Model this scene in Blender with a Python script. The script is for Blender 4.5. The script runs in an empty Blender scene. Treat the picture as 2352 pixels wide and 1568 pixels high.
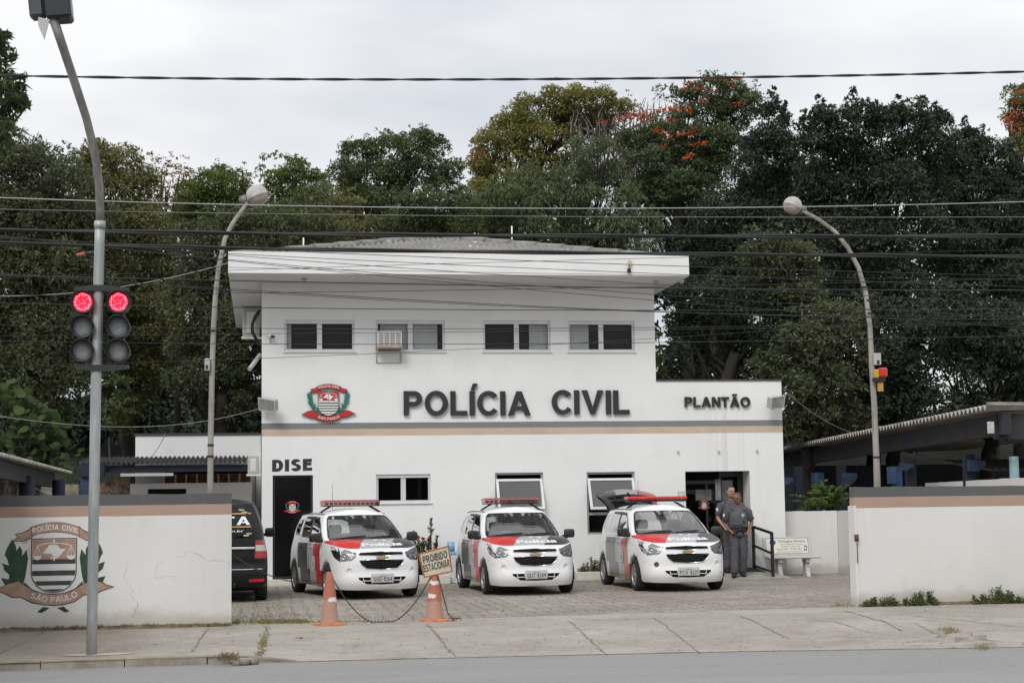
import bpy, math, random
import numpy as np
from mathutils import Vector, Matrix
from mathutils.geometry import tessellate_polygon, delaunay_2d_cdt
from math import radians as R, sin, cos, pi
random.seed(7); rng = np.random.default_rng(7)
scene = bpy.context.scene
COL = scene.collection
# ---------------------------------------------------------------- camera
YAW, PITCH, ROLL, FPX, CAMZ = R(8.643), R(5.572), R(0.802), 3800.0, 1.72
F_ = Vector((sin(YAW)*cos(PITCH), cos(YAW)*cos(PITCH), sin(PITCH)))
r_ = Vector((cos(YAW), -sin(YAW), 0)); u_ = r_.cross(F_)
R_ = r_*cos(ROLL) - u_*sin(ROLL); U_ = u_*cos(ROLL) + r_*sin(ROLL)
CP = Vector((0, 0, CAMZ))
cam = bpy.data.cameras.new("camera"); camo = bpy.data.objects.new("camera", cam); COL.objects.link(camo)
mw = Matrix.Identity(4)
for i in range(3):
    mw[i][0], mw[i][1], mw[i][2], mw[i][3] = R_[i], U_[i], -F_[i], CP[i]
camo.matrix_world = mw
cam.sensor_width = 36; cam.lens = 36*FPX/2352; cam.clip_end = 2000; cam.clip_start = .1
scene.camera = camo
# ---------------------------------------------------------------- world, sun, exposure
world = bpy.data.worlds.new("World"); scene.world = world; world.use_nodes = True
wn = world.node_tree; wn.nodes.clear()
def N(nt, t, **k):
    n = nt.nodes.new(t)
    for a, b in k.items(): setattr(n, a, b)
    return n
sky = N(wn, 'ShaderNodeTexSky', sky_type='NISHITA', sun_disc=False, sun_elevation=R(42), sun_rotation=R(205))
bg = N(wn, 'ShaderNodeBackground'); bg.inputs[1].default_value = 0.1
wo = N(wn, 'ShaderNodeOutputWorld'); tc = N(wn, 'ShaderNodeTexCoord')
sep = N(wn, 'ShaderNodeSeparateXYZ'); wn.links.new(tc.outputs['Generated'], sep.inputs[0])
mp = N(wn, 'ShaderNodeMapping'); mp.inputs['Scale'].default_value = (1.2, 1.2, 4.0); wn.links.new(tc.outputs['Generated'], mp.inputs[0])
nz = N(wn, 'ShaderNodeTexNoise'); nz.inputs['Scale'].default_value = 2.6; nz.inputs['Detail'].default_value = 5; nz.inputs['Roughness'].default_value = .5
wn.links.new(mp.outputs[0], nz.inputs[0])
cr = N(wn, 'ShaderNodeValToRGB'); cr.color_ramp.elements[0].position = .33; cr.color_ramp.elements[1].position = .60
cr.color_ramp.elements[0].color = (.68, .705, .76, 1); cr.color_ramp.elements[1].color = (.95, .95, .96, 1)
wn.links.new(nz.outputs[0], cr.inputs[0])
mr = N(wn, 'ShaderNodeMapRange'); mr.inputs[1].default_value = 0; mr.inputs[2].default_value = 1; mr.inputs[3].default_value = 8.0; mr.inputs[4].default_value = 14.5
wn.links.new(sep.outputs[2], mr.inputs[0])
vs = N(wn, 'ShaderNodeVectorMath', operation='SCALE'); wn.links.new(cr.outputs[0], vs.inputs[0]); wn.links.new(mr.outputs[0], vs.inputs['Scale'])
mx = N(wn, 'ShaderNodeMix', data_type='RGBA'); mx.inputs[0].default_value = .95
wn.links.new(sky.outputs[0], mx.inputs[6]); wn.links.new(vs.outputs[0], mx.inputs[7])
wn.links.new(mx.outputs[2], bg.inputs[0]); wn.links.new(bg.outputs[0], wo.inputs[0])
sl = bpy.data.lights.new("sun", 'SUN'); sl.energy = 1.5; sl.angle = R(22); sl.color = (1, .97, .93)
so = bpy.data.objects.new("sun", sl); COL.objects.link(so)
sd = Vector((-.45*cos(R(42)), -.9*cos(R(42)), sin(R(42)))).normalized()
so.rotation_euler = sd.to_track_quat('Z', 'Y').to_euler()
scene.view_settings.view_transform = 'Standard'; scene.view_settings.look = 'None'
scene.view_settings.exposure = 0.12; scene.view_settings.gamma = 1
scene.cycles.max_bounces = 8; scene.cycles.transparent_max_bounces = 16
scene.cycles.diffuse_bounces = 3; scene.cycles.glossy_bounces = 3
# ---------------------------------------------------------------- pixel -> world (photo measured at 2352 px wide)
def ray(x, y): return (F_ + R_*((x-1176)/FPX) - U_*((y-784)/FPX))
def at(x, y, Y):
    d = ray(x, y); return CP + d*(Y/d.y)
def gp(x, y, z=0.0):
    d = ray(x, y); return CP + d*((z-CAMZ)/d.z)
# ---------------------------------------------------------------- mesh builder
class MB:
    def __init__(s): s.v = []; s.f = []; s.m = []; s.s = []
    def add(s, vs, fs, m=0, sm=False):
        o = len(s.v); s.v += [tuple(p) for p in vs]
        for f in fs: s.f.append(tuple(i+o for i in f)); s.m.append(m); s.s.append(sm)
        return s
    def box(s, a, b, m=0, M=None, bev=0):
        x0, y0, z0 = a; x1, y1, z1 = b
        if bev > 0:
            c = bev; P = []
            # chamfered box: 24 verts
            for ix, x in ((0, x0), (1, x1)):
                for iy, y in ((0, y0), (1, y1)):
                    for iz, z in ((0, z0), (1, z1)):
                        sx, sy, sz = (1, -1)[ix], (1, -1)[iy], (1, -1)[iz]
                        P += [(x, y+sy*c, z+sz*c), (x+sx*c, y, z+sz*c), (x+sx*c, y+sy*c, z)]
            import itertools
            idx = lambda ix, iy, iz, k: ((ix*2+iy)*2+iz)*3+k
            F = []
            for ix in (0, 1):
                F.append([idx(ix, 0, 0, 0), idx(ix, 1, 0, 0), idx(ix, 1, 1, 0), idx(ix, 0, 1, 0)])
                F.append([idx(0, ix, 0, 1), idx(1, ix, 0, 1), idx(1, ix, 1, 1), idx(0, ix, 1, 1)])
                F.append([idx(0, 0, ix, 2), idx(1, 0, ix, 2), idx(1, 1, ix, 2), idx(0, 1, ix, 2)])
            for a_ in (0, 1):
                for b_ in (0, 1):
                    F.append([idx(a_, b_, 0, 0), idx(a_, b_, 0, 1), idx(a_, b_, 1, 1), idx(a_, b_, 1, 0)])
                    F.append([idx(a_, 0, b_, 0), idx(a_, 0, b_, 2), idx(a_, 1, b_, 2), idx(a_, 1, b_, 0)])
                    F.append([idx(0, a_, b_, 1), idx(0, a_, b_, 2), idx(1, a_, b_, 2), idx(1, a_, b_, 1)])
                    for c_ in (0, 1): F.append([idx(a_, b_, c_, k) for k in range(3)])
            cen = Vector(((x0+x1)/2, (y0+y1)/2, (z0+z1)/2)); G = []
            for f in F:
                p = [Vector(P[i]) for i in f]; n = (p[1]-p[0]).cross(p[2]-p[0]); c0 = sum(p, Vector())/len(p)
                G.append(f if n.dot(c0-cen) > 0 else f[::-1])
            F = G
        else:
            P = [(x0,y0,z0),(x1,y0,z0),(x1,y1,z0),(x0,y1,z0),(x0,y0,z1),(x1,y0,z1),(x1,y1,z1),(x0,y1,z1)]
            F = [(0,3,2,1),(4,5,6,7),(0,1,5,4),(1,2,6,5),(2,3,7,6),(3,0,4,7)]
        if M is not None: P = [M @ Vector(p) for p in P]
        return s.add(P, F, m)
    def cyl(s, p0, p1, r0, r1=None, n=12, m=0, cap=True, sm=True):
        r1 = r0 if r1 is None else r1
        return s.tube([p0, p1], [r0, r1], n, m, cap, sm)
    def tube(s, path, rad, n=8, m=0, cap=True, sm=True):
        path = [Vector(p) for p in path]
        if not hasattr(rad, '__len__'): rad = [rad]*len(path)
        vs, fs = [], []; up = None
        for i, p in enumerate(path):
            t = (path[min(i+1, len(path)-1)]-path[max(i-1, 0)]).normalized()
            if up is None: up = t.orthogonal().normalized()
            up = (up - t*up.dot(t)); up = up.normalized() if up.length > 1e-6 else t.orthogonal().normalized()
            w = t.cross(up)
            for k in range(n):
                a = 2*pi*k/n; vs.append(p + up*(cos(a)*rad[i]) + w*(sin(a)*rad[i]))
        for i in range(len(path)-1):
            for k in range(n):
                k2 = (k+1) % n; fs.append((i*n+k, i*n+k2, (i+1)*n+k2, (i+1)*n+k))
        s.add(vs, fs, m, sm)
        if cap:
            o = len(s.v)-len(vs); L = (len(path)-1)*n
            s.f.append(tuple(o+k for k in range(n))[::-1]); s.m.append(m); s.s.append(False)
            s.f.append(tuple(o+L+k for k in range(n))); s.m.append(m); s.s.append(False)
        return s
    def lathe(s, prof, M=None, n=24, m=0, sm=True):
        vs, fs = [], []
        for r, z in prof:
            for k in range(n): a = 2*pi*k/n; vs.append(Vector((r*cos(a), r*sin(a), z)))
        if M is not None: vs = [M @ p for p in vs]
        for i in range(len(prof)-1):
            for k in range(n):
                k2 = (k+1) % n; fs.append((i*n+k, i*n+k2, (i+1)*n+k2, (i+1)*n+k))
        return s.add(vs, fs, m, sm)
    def prism(s, poly, T, d, m=0, back=False):
        """2D polygon (list of (x,y)) -> front face at depth 0, extruded to depth d. T maps (x,y,depth) to a point."""
        n = len(poly); tri = tessellate_polygon([[Vector((p[0], p[1], 0)) for p in poly]])
        vs = [T(p[0], p[1], 0) for p in poly]
        def area(): return sum(poly[i][0]*poly[(i+1) % n][1]-poly[(i+1) % n][0]*poly[i][1] for i in range(n))
        fs = [tuple(t) for t in tri]
        if d:
            vs += [T(p[0], p[1], d) for p in poly]
            for i in range(n): j = (i+1) % n; fs.append((i, j, n+j, n+i))
            if back: fs += [tuple(n+i for i in t)[::-1] for t in tri]
        return s.add(vs, fs, m)
    def merge(s, o, off=0):
        b = len(s.v); s.v += o.v; s.f += [tuple(i+b for i in f) for f in o.f]; s.m += [i+off for i in o.m]; s.s += o.s; return s
    def build(s, name, mats, parent=None):
        me = bpy.data.meshes.new(name); me.from_pydata(s.v, [], s.f)
        if not isinstance(mats, (list, tuple)): mats = [mats]
        for x in mats: me.materials.append(x)
        me.polygons.foreach_set('material_index', s.m); me.polygons.foreach_set('use_smooth', s.s); me.update()
        o = bpy.data.objects.new(name, me); COL.objects.link(o)
        if parent is not None: o.parent = parent
        return o
def tag(o, label=None, cat=None, group=None, kind=None):
    if label: o['label'] = label
    if cat: o['category'] = cat
    if group: o['group'] = group
    if kind: o['kind'] = kind
    elif cat: o['kind'] = 'thing'
    return o
def empty(name, loc=(0, 0, 0), rz=0, parent=None):
    o = bpy.data.objects.new(name, None); COL.objects.link(o); o.location = loc; o.rotation_euler = (0, 0, rz)
    o.empty_display_size = .1
    if parent is not None: o.parent = parent
    return o
def kids(o): return [c for c in bpy.data.objects if c.parent == o]
def copy_tree(o, parent=None):
    c = o.copy(); COL.objects.link(c)
    if parent is not None: c.parent = parent
    for ch in kids(o): copy_tree(ch, c)
    return c
# ---------------------------------------------------------------- materials
def mat(name, col, rough=.6, metal=0, var=0., vscale=4., bump=0., bscale=30., spec=.5, col2=None, vdet=4, coat=0):
    m = bpy.data.materials.new(name); m.use_nodes = True; nt = m.node_tree; b = nt.nodes['Principled BSDF']
    b.inputs['Base Color'].default_value = (*col, 1); b.inputs['Roughness'].default_value = rough
    b.inputs['Metallic'].default_value = metal; b.inputs['Specular IOR Level'].default_value = spec
    b.inputs['Coat Weight'].default_value = coat
    if var or bump or col2:
        t = N(nt, 'ShaderNodeTexCoord')
        if var or col2:
            n = N(nt, 'ShaderNodeTexNoise'); n.inputs['Scale'].default_value = vscale; n.inputs['Detail'].default_value = vdet; n.inputs['Roughness'].default_value = .6
            nt.links.new(t.outputs['Object'], n.inputs[0])
            c = N(nt, 'ShaderNodeValToRGB'); nt.links.new(n.outputs[0], c.inputs[0])
            c.color_ramp.elements[0].position = .35; c.color_ramp.elements[1].position = .68
            a = col2 if col2 else tuple(x*(1-var) for x in col)
            c.color_ramp.elements[0].color = (*a, 1); c.color_ramp.elements[1].color = (*(col if col2 else tuple(min(1, x*(1+var)) for x in col)), 1)
            nt.links.new(c.outputs[0], b.inputs['Base Color'])
        if bump:
            n2 = N(nt, 'ShaderNodeTexNoise'); n2.inputs['Scale'].default_value = bscale; n2.inputs['Detail'].default_value = 5
            nt.links.new(t.outputs['Object'], n2.inputs[0])
            bm_ = N(nt, 'ShaderNodeBump'); bm_.inputs['Strength'].default_value = bump; bm_.inputs['Distance'].default_value = .02
            nt.links.new(n2.outputs[0], bm_.inputs['Height']); nt.links.new(bm_.outputs[0], b.inputs['Normal'])
    return m
class G:
    """tiny node-expression helper"""
    def __init__(s, m):
        s.nt = m.node_tree; s.b = s.nt.nodes['Principled BSDF']
        s.tc = N(s.nt, 'ShaderNodeTexCoord'); sp = N(s.nt, 'ShaderNodeSeparateXYZ'); s.nt.links.new(s.tc.outputs['Object'], sp.inputs[0])
        s.x, s.y, s.z = sp.outputs; s.obj = s.tc.outputs['Object']
    def setin(s, i, v):
        if isinstance(v, (int, float)): i.default_value = v
        elif isinstance(v, tuple): i.default_value = (*v, 1) if len(v) == 3 and i.type == 'RGBA' else v
        else: s.nt.links.new(v, i)
    def m(s, op, a, b=0., c=0.):
        n = N(s.nt, 'ShaderNodeMath', operation=op)
        for i, v in enumerate((a, b, c)): s.setin(n.inputs[i], v)
        return n.outputs[0]
    def mix(s, f, a, b):
        n = N(s.nt, 'ShaderNodeMix', data_type='RGBA'); s.setin(n.inputs[0], f); s.setin(n.inputs[6], a); s.setin(n.inputs[7], b); return n.outputs[2]
    def noise(s, scale, det=3, rough=.55, vec=None, dist=0):
        n = N(s.nt, 'ShaderNodeTexNoise'); n.inputs['Scale'].default_value = scale; n.inputs['Detail'].default_value = det; n.inputs['Roughness'].default_value = rough
        n.inputs['Distortion'].default_value = dist
        s.nt.links.new(vec if vec else s.obj, n.inputs[0]); return n.outputs[0]
    def vec(s, sc, loc=(0, 0, 0), rot=(0, 0, 0)):
        n = N(s.nt, 'ShaderNodeMapping'); n.inputs['Scale'].default_value = sc; n.inputs['Location'].default_value = loc; n.inputs['Rotation'].default_value = rot
        s.nt.links.new(s.obj, n.inputs[0]); return n.outputs[0]
    def ss(s, v, a, b, lo=0., hi=1.):
        n = N(s.nt, 'ShaderNodeMapRange', interpolation_type='SMOOTHSTEP'); n.inputs[1].default_value = a; n.inputs[2].default_value = b
        n.inputs[3].default_value = lo; n.inputs[4].default_value = hi; s.setin(n.inputs[0], v); return n.outputs[0]
    def band(s, v, a, b, e=.004): return s.m('MULTIPLY', s.ss(v, a-e, a+e), s.ss(v, b-e, b+e, 1., 0.))
    def bump(s, h, st=.4, d=.02):
        n = N(s.nt, 'ShaderNodeBump'); n.inputs['Strength'].default_value = st; n.inputs['Distance'].default_value = d
        s.setin(n.inputs['Height'], h); s.nt.links.new(n.outputs[0], s.b.inputs['Normal'])
    def base(s, c): s.setin(s.b.inputs['Base Color'], c)
_txt = {}
def text_mesh(t, bold=.02):
    """unit text: returns (verts[(x,y)], tris) scaled so that x in 0..w, cap height 1"""
    k = (t, bold)
    if k in _txt: return _txt[k]
    c = bpy.data.curves.new('t', 'FONT'); c.body = t; c.size = 1; c.offset = bold; c.resolution_u = 3
    o = bpy.data.objects.new('t', c); COL.objects.link(o)
    dg = bpy.context.evaluated_depsgraph_get(); me = bpy.data.meshes.new_from_object(o.evaluated_get(dg))
    v = [(p.co.x, p.co.y) for p in me.vertices]; f = [tuple(p.vertices) for p in me.polygons]
    ed = [tuple(e.vertices) for e in me.edges]
    cnt = {}
    for q in f:
        for i in range(len(q)):
            e = (q[i], q[(i+1) % len(q)]); cnt[tuple(sorted(e))] = cnt.get(tuple(sorted(e)), 0)+1
    edges = []
    for q in f:
        for i in range(len(q)):
            e = (q[i], q[(i+1) % len(q)])
            if cnt[tuple(sorted(e))] == 1: edges.append(e)
    bpy.data.objects.remove(o); bpy.data.meshes.remove(me); bpy.data.curves.remove(c)
    _txt[k] = (v, f, edges); return _txt[k]
def add_text(mb, t, T, w=None, h=None, bold=.02, d=0, m=0, ref=None, align='l'):
    """T(x,y,depth)->point; text fitted so that width is w and cap height h"""
    v, f, e = text_mesh(t, bold)
    x0 = min(p[0] for p in v); x1 = max(p[0] for p in v); y1 = .729; 
    sx = w/(x1-x0) if w else h/y1; sy = h/y1 if h else sx
    P = [((p[0]-x0)*sx, p[1]*sy) for p in v]
    W = (x1-x0)*sx
    if align == 'c': P = [(p[0]-W/2, p[1]) for p in P]
    vs = [T(p[0], p[1], 0) for p in P]; fs = list(f); n = len(P)
    if d:
        vs += [T(p[0], p[1], d) for p in P]; fs += [(a, n+a, n+b, b) for a, b in e]
    mb.add(vs, fs, m); return W
# ---------------------------------------------------------------- grotesque capitals and digits drawn as outlines
def _bar(x0, y0, x1, y1): return [(x0, y0), (x1, y0), (x1, y1), (x0, y1)]
def _arc(cx, cy, rx, ry, a0, a1, w, wv=None, n=14):
    wv = wv or w*.92; A = [a0+(a1-a0)*i/n for i in range(n+1)]
    return [(cx+rx*cos(R(a)), cy+ry*sin(R(a))) for a in A]+[(cx+(rx-w)*cos(R(a)), cy+(ry-wv)*sin(R(a))) for a in A[::-1]]
def glyph(ch, w):
    v = w*.88; h = 1
    if ch == ' ': return [], .32
    if ch == 'I': return [_bar(0, 0, w, 1)], w
    if ch == 'Í': return [_bar(0, 0, w, 1), [(w*.25, 1.06), (w*1.0, 1.04), (w*1.6, 1.32), (w*.7, 1.32)]], w
    if ch == 'L': return [_bar(0, 0, w, 1), _bar(w, 0, .68, v)], .68
    if ch == 'P': return [_bar(0, 0, w, 1), _bar(w, 1-v, .42, 1), _bar(w, .37, .42, .37+v), _arc(.42, .685, .33, .315, -90, 90, w, v)], .75
    if ch == 'R': return glyph('P', w)[0]+[[(.36, .37+v*.5), (.36+w, .37+v*.5), (.8, 0), (.8-w*1.15, 0)]], .8
    if ch == 'B': return [_bar(0, 0, w, 1), _bar(w, 1-v, .4, 1), _bar(w, .46, .42, .46+v), _bar(w, 0, .42, v), _arc(.4, .73, .3, .27, -90, 90, w, v), _arc(.42, .27+v*.2, .33, .27+v*.2, -90, 90, w, v)], .76
    if ch == 'O': return [_arc(.47, .5, .47, .515, 0, 180, w, v, 20), _arc(.47, .5, .47, .515, 180, 360, w, v, 20)], .94
    if ch == '0': return [_arc(.31, .5, .31, .51, 0, 180, w, v), _arc(.31, .5, .31, .51, 180, 360, w, v)], .62
    if ch == 'C': return [_arc(.46, .5, .46, .515, 38, 180, w, v, 16), _arc(.46, .5, .46, .515, 180, 322, w, v, 16)], .84
    if ch == 'G': return [_arc(.46, .5, .46, .515, 38, 180, w, v, 16), _arc(.46, .5, .46, .515, 180, 345, w, v, 16), _bar(.48, .38, .88, .38+v), _bar(.88-w, .05, .88, .38)], .9
    if ch == 'D': return [_bar(0, 0, w, 1), _bar(w, 1-v, .38, 1), _bar(w, 0, .38, v), _arc(.38, .5, .42, .5, -90, 90, w, v, 18)], .8
    if ch in 'AÃ':
        p = [[(0, 0), (w*1.1, 0), (.465+w*.18, .84), (.465+w*.5, 1), (.465-w*.5, 1)], [(.93, 0), (.93-w*1.1, 0), (.465-w*.18, .84), (.465-w*.5, 1), (.465+w*.5, 1)], _bar(.2, .22, .73, .22+v*.85)]
        if ch == 'Ã': p.append([(.25, 1.12), (.68, 1.12), (.68, 1.12+v), (.25, 1.12+v)])
        return p, .93
    if ch == 'V': return [[(0, 1), (w*1.12, 1), (.46+w*.15, .16), (.46+w*.45, 0), (.46-w*.45, 0)], [(.92, 1), (.92-w*1.12, 1), (.46-w*.15, .16), (.46-w*.45, 0), (.46+w*.45, 0)]], .92
    if ch == 'T': return [_bar(0, 1-v, .76, 1), _bar(.38-w/2, 0, .38+w/2, 1-v)], .76
    if ch == 'E': return [_bar(0, 0, w, 1), _bar(w, 1-v, .66, 1), _bar(w, .44, .62, .44+v), _bar(w, 0, .68, v)], .68
    if ch == 'F': return [_bar(0, 0, w, 1), _bar(w, 1-v, .66, 1), _bar(w, .44, .6, .44+v)], .66
    if ch == 'N': return [_bar(0, 0, w, 1), _bar(.8-w, 0, .8, 1), [(w*.2, 1), (w*1.15, 1), (.8-w*.2, 0), (.8-w*1.15, 0)]], .8
    if ch == 'M': return [_bar(0, 0, w, 1), _bar(.92-w, 0, .92, 1), [(0.02, 1), (w*1.2, 1), (.46+w*.4, 0), (.46-w*.4, 0)], [(.9, 1), (.92-w*1.2, 1), (.46-w*.4, 0), (.46+w*.4, 0)]], .92
    if ch == 'U': return [_bar(0, .35, w, 1), _bar(.78-w, .35, .78, 1), _arc(.39, .35, .39, .36, 180, 360, w, v, 18)], .78
    if ch == 'S': return [_arc(.37, .73, .35, .28, 15, 180, w, v), _arc(.37, .73, .35, .28, 180, 270, w, v, 8), _arc(.37, .27+v*.12, .37, .28+v*.12, -90, 90, w, v, 16), _arc(.37, .28, .37, .29, 195, 270, w, v, 8), _bar(.36, .73-.28, .38, .73-.28+v)], .74
    if ch == 'Z': return [_bar(0, 1-v, .68, 1), _bar(0, 0, .68, v), [(.0, v), (w*1.15, v), (.68, 1-v), (.68-w*1.15, 1-v)]], .68
    if ch == '1': return [_bar(.24, 0, .24+w, 1), [(.02, .74), (.24, .84), (.24, 1), (.02, .74+v)]], .24+w
    if ch == '2': return [_arc(.3, .7, .3, .31, -10, 170, w, v), [(.0, v), (.0, 0), (.12, 0), (.6, .62), (.6-w*.9, .68), (.1, v*1.1)], _bar(0, 0, .6, v)], .6
    if ch == '3': return [_arc(.29, .74, .28, .27, -90, 160, w, v), _arc(.29, .28, .31, .29, -160, 90, w, v), _bar(.2, .47, .32, .47+v)], .6
    if ch == '4': return [_bar(.42-w*.3, 0, .42+w*.7, 1), _bar(0, .22, .64, .22+v), [(0, .22+v), (w, .22+v), (.42, 1-v), (.42, 1), (.36, 1)]], .64
    if ch == '5': return [_bar(.06, 1-v, .56, 1), _bar(.06, .5, .06+w*.9, 1-v), _arc(.29, .31, .31, .32, -160, 120, w, v)], .6
    if ch == '6': return [_arc(.31, .31, .31, .32, 0, 180, w, v), _arc(.31, .31, .31, .32, 180, 360, w, v), _arc(.36, .45, .36, .56, 70, 190, w, v)], .62
    if ch == '7': return [_bar(0, 1-v, .6, 1), [(.12, 0), (.12+w, 0), (.6, 1-v), (.6-w, 1-v)]], .6
    if ch == '8': return [_arc(.31, .745, .27, .265, 0, 180, w, v), _arc(.31, .745, .27, .265, 180, 360, w, v), _arc(.31, .28, .31, .29, 0, 180, w, v), _arc(.31, .28, .31, .29, 180, 360, w, v)], .62
    if ch == '9': return [_arc(.31, .69, .31, .32, 0, 180, w, v), _arc(.31, .69, .31, .32, 180, 360, w, v), _arc(.26, .55, .36, .56, 250, 370, w, v)], .62
    if ch == '.': return [_bar(0, 0, w, w)], w
    if ch == '-': return [_bar(0, .4, .35, .4+v)], .35
    return None
def glyph_mesh(ch, w):
    P, gw = glyph(ch, w)
    if not P: return [], [], [], gw
    vs = []; fc = []
    for p in P:
        a = sum(p[i][0]*p[(i+1) % len(p)][1]-p[(i+1) % len(p)][0]*p[i][1] for i in range(len(p)))
        q = p if a > 0 else p[::-1]; fc.append(list(range(len(vs), len(vs)+len(q)))); vs += [Vector(c) for c in q]
    ed0 = [(f[i], f[(i+1) % len(f)]) for f in fc for i in range(len(f))]
    V, E, F, *_ = delaunay_2d_cdt(vs, ed0, [], 0, 1e-5)
    def inp(x, y):
        for f in fc:
            r = False
            for i in range(len(f)):
                a, b = vs[f[i]], vs[f[(i+1) % len(f)]]
                if (a.y > y) != (b.y > y) and x < (b.x-a.x)*(y-a.y)/(b.y-a.y)+a.x: r = not r
            if r: return True
        return False
    F = [f for f in F if len(f) == 3 and inp(sum(V[i].x for i in f)/3, sum(V[i].y for i in f)/3)]
    cnt = {}
    for f in F:
        for i in range(3): k = tuple(sorted((f[i], f[(i+1) % 3]))); cnt[k] = cnt.get(k, 0)+1
    ed = [(f[i], f[(i+1) % 3]) for f in F for i in range(3) if cnt[tuple(sorted((f[i], f[(i+1) % 3])))] == 1]
    return [(p.x, p.y) for p in V], [tuple(f) for f in F], ed, gw
_bf_text = text_mesh
def text_mesh(t, bold=.02):
    if not all(glyph(c, .1) for c in t): return _bf_text(t, bold)
    k = (t, bold)
    if k in _txt: return _txt[k]
    w = .13+bold*2; x = 0; V, F, E = [], [], []
    for ch in t:
        v, f, e, gw = glyph_mesh(ch, w); o = len(V)
        V += [((p[0]+x)*.729, p[1]*.729) for p in v]; F += [tuple(i+o for i in q) for q in f]; E += [(a+o, b+o) for a, b in e]; x += gw+.13
    _txt[k] = (V, F, E); return _txt[k]
# ================================================================ setting
def wallpaint(name, bands=(), dirt=(0, .5), stain=None, tint=(.785, .795, .785), axis='z', drip=.0, ztop=None):
    m = mat(name, tint, .75); g = G(m)
    c = g.mix(g.ss(g.noise(.7, 5, .65), .3, .75), tint, tuple(x*.93 for x in tint))
    vn = g.noise(2.0, 7, .75, g.vec((1, 1, .45)))
    c = g.mix(g.m('MULTIPLY', g.ss(vn, .5, .8), .16), c, (.45, .43, .38))
    for a, b, col in bands:
        w = g.m('ADD', g.z, g.m('MULTIPLY', g.m('SUBTRACT', g.noise(2.2, 2), .5), .014))
        fc = g.mix(g.ss(g.noise(1.6, 6, .7), .35, .75), col, tuple(x*.82+.02 for x in col))
        c = g.mix(g.band(w, a, b), c, fc)
    if dirt[1]:
        h = g.m('SUBTRACT', g.z, g.m('MULTIPLY', g.noise(1.8, 6, .7), dirt[1]))
        c = g.mix(g.ss(h, dirt[0]-.05, dirt[0]-dirt[1]*.55, 0., .55), c, (.36, .32, .25))
        sp = g.noise(14, 4, .7); c = g.mix(g.m('MULTIPLY', g.ss(sp, .66, .72), g.ss(g.z, .6, .1, 0., .5)), c, (.22, .2, .17))
    if drip:
        dn = g.noise(1.0, 3, .6, g.vec((9, 1, .04)))
        c = g.mix(g.m('MULTIPLY', g.ss(dn, .5, .72), drip), c, (.33, .31, .27))
    g.base(c); g.bump(g.noise(60, 3), .12, .01)
    return m
GREY = (.10, .10, .104); TAN = (.42, .29, .225)
# --- ground materials
m_asph = mat('asphalt', (.2, .2, .205), .85); g = G(m_asph)
c = g.mix(g.ss(g.noise(.35, 5, .6, g.vec((.25, 1, 1))), .3, .7), (.20, .20, .196), (.245, .245, .24))
c = g.mix(g.ss(g.noise(2.2, 6, .75, g.vec((.12, 1, 1), (2, 9, 0))), .55, .7, 0., .4), c, (.15, .15, .15)); c = g.mix(g.ss(g.noise(13, 6, .9), .5, .68, 0., .75), c, (.32, .32, .315)); c = g.mix(g.ss(g.noise(.5, 6, .7, g.vec((.5, 1, 1), (4, 4, 0))), .52, .6, 0., .3), c, (.16, .16, .162)); c = g.mix(g.ss(g.noise(95, 2, .8), .45, .7), c, (.29, .29, .29)); c = g.mix(g.ss(g.noise(70, 2, .8, g.vec((1, 1, 1), (5, 3, 0))), .56, .7), c, (.13, .13, .135))
g.base(c); g.bump(g.noise(120, 2), .35, .01)
m_conc = mat('pavement_concrete', (.4, .37, .33), .9); g = G(m_conc)
c = g.mix(g.ss(g.noise(.45, 6, .65, g.vec((.6, 1, 1))), .3, .7), (.285, .255, .222), (.38, .350, .312))
c = g.mix(g.ss(g.noise(1.3, 7, .8), .46, .72, 0., .7), c, (.20, .168, .13)); c = g.mix(g.ss(g.noise(.8, 7, .75, g.vec((.8, 1, 1), (6, 2, 1))), .55, .68, 0., .6), c, (.46, .425, .37))
c = g.mix(g.ss(g.noise(24, 5, .9), .52, .7, 0., .8), c, (.18, .162, .138)); c = g.mix(g.ss(g.noise(60, 2, .8, g.vec((1, 1, 1), (4, 1, 0))), .6, .72), c, (.45, .42, .38))
# the left stretch is browner with old dirt
c = g.mix(g.ss(g.m('ADD', g.x, g.noise(1.5, 3)), -.6, -1.6, 0., .5), c, (.22, .175, .13))
crk = g.m('ABSOLUTE', g.m('SUBTRACT', g.noise(.6, 6, .6, g.vec((.6, 1.1, 1), (3, 8, 0))), .5))
c = g.mix(g.m('MULTIPLY', g.ss(crk, .004, .0008, 0., .6), g.ss(g.noise(.7, 3, .5, g.vec((1, 1, 1), (1, 5, 2))), .45, .6)), c, (.16, .14, .11))
g.base(c); g.bump(g.m('ADD', g.noise(30, 5, .7), g.m('MULTIPLY', g.noise(2, 3), .8)), .45, .03)
m_pave = mat('lot_paving', (.35, .33, .3), .9); g = G(m_pave)
vo = N(g.nt, 'ShaderNodeTexVoronoi', feature='DISTANCE_TO_EDGE'); vo.inputs['Scale'].default_value = 4.6; vo.inputs['Randomness'].default_value = .5
wv = N(g.nt, 'ShaderNodeVectorMath', operation='ADD'); nn = N(g.nt, 'ShaderNodeTexNoise'); nn.inputs['Scale'].default_value = 2; sc_ = N(g.nt, 'ShaderNodeVectorMath', operation='SCALE'); sc_.inputs['Scale'].default_value = .12
g.nt.links.new(g.obj, nn.inputs[0]); g.nt.links.new(nn.outputs[1], sc_.inputs[0]); g.nt.links.new(g.obj, wv.inputs[0]); g.nt.links.new(sc_.outputs[0], wv.inputs[1]); g.nt.links.new(wv.outputs[0], vo.inputs[0])
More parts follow.
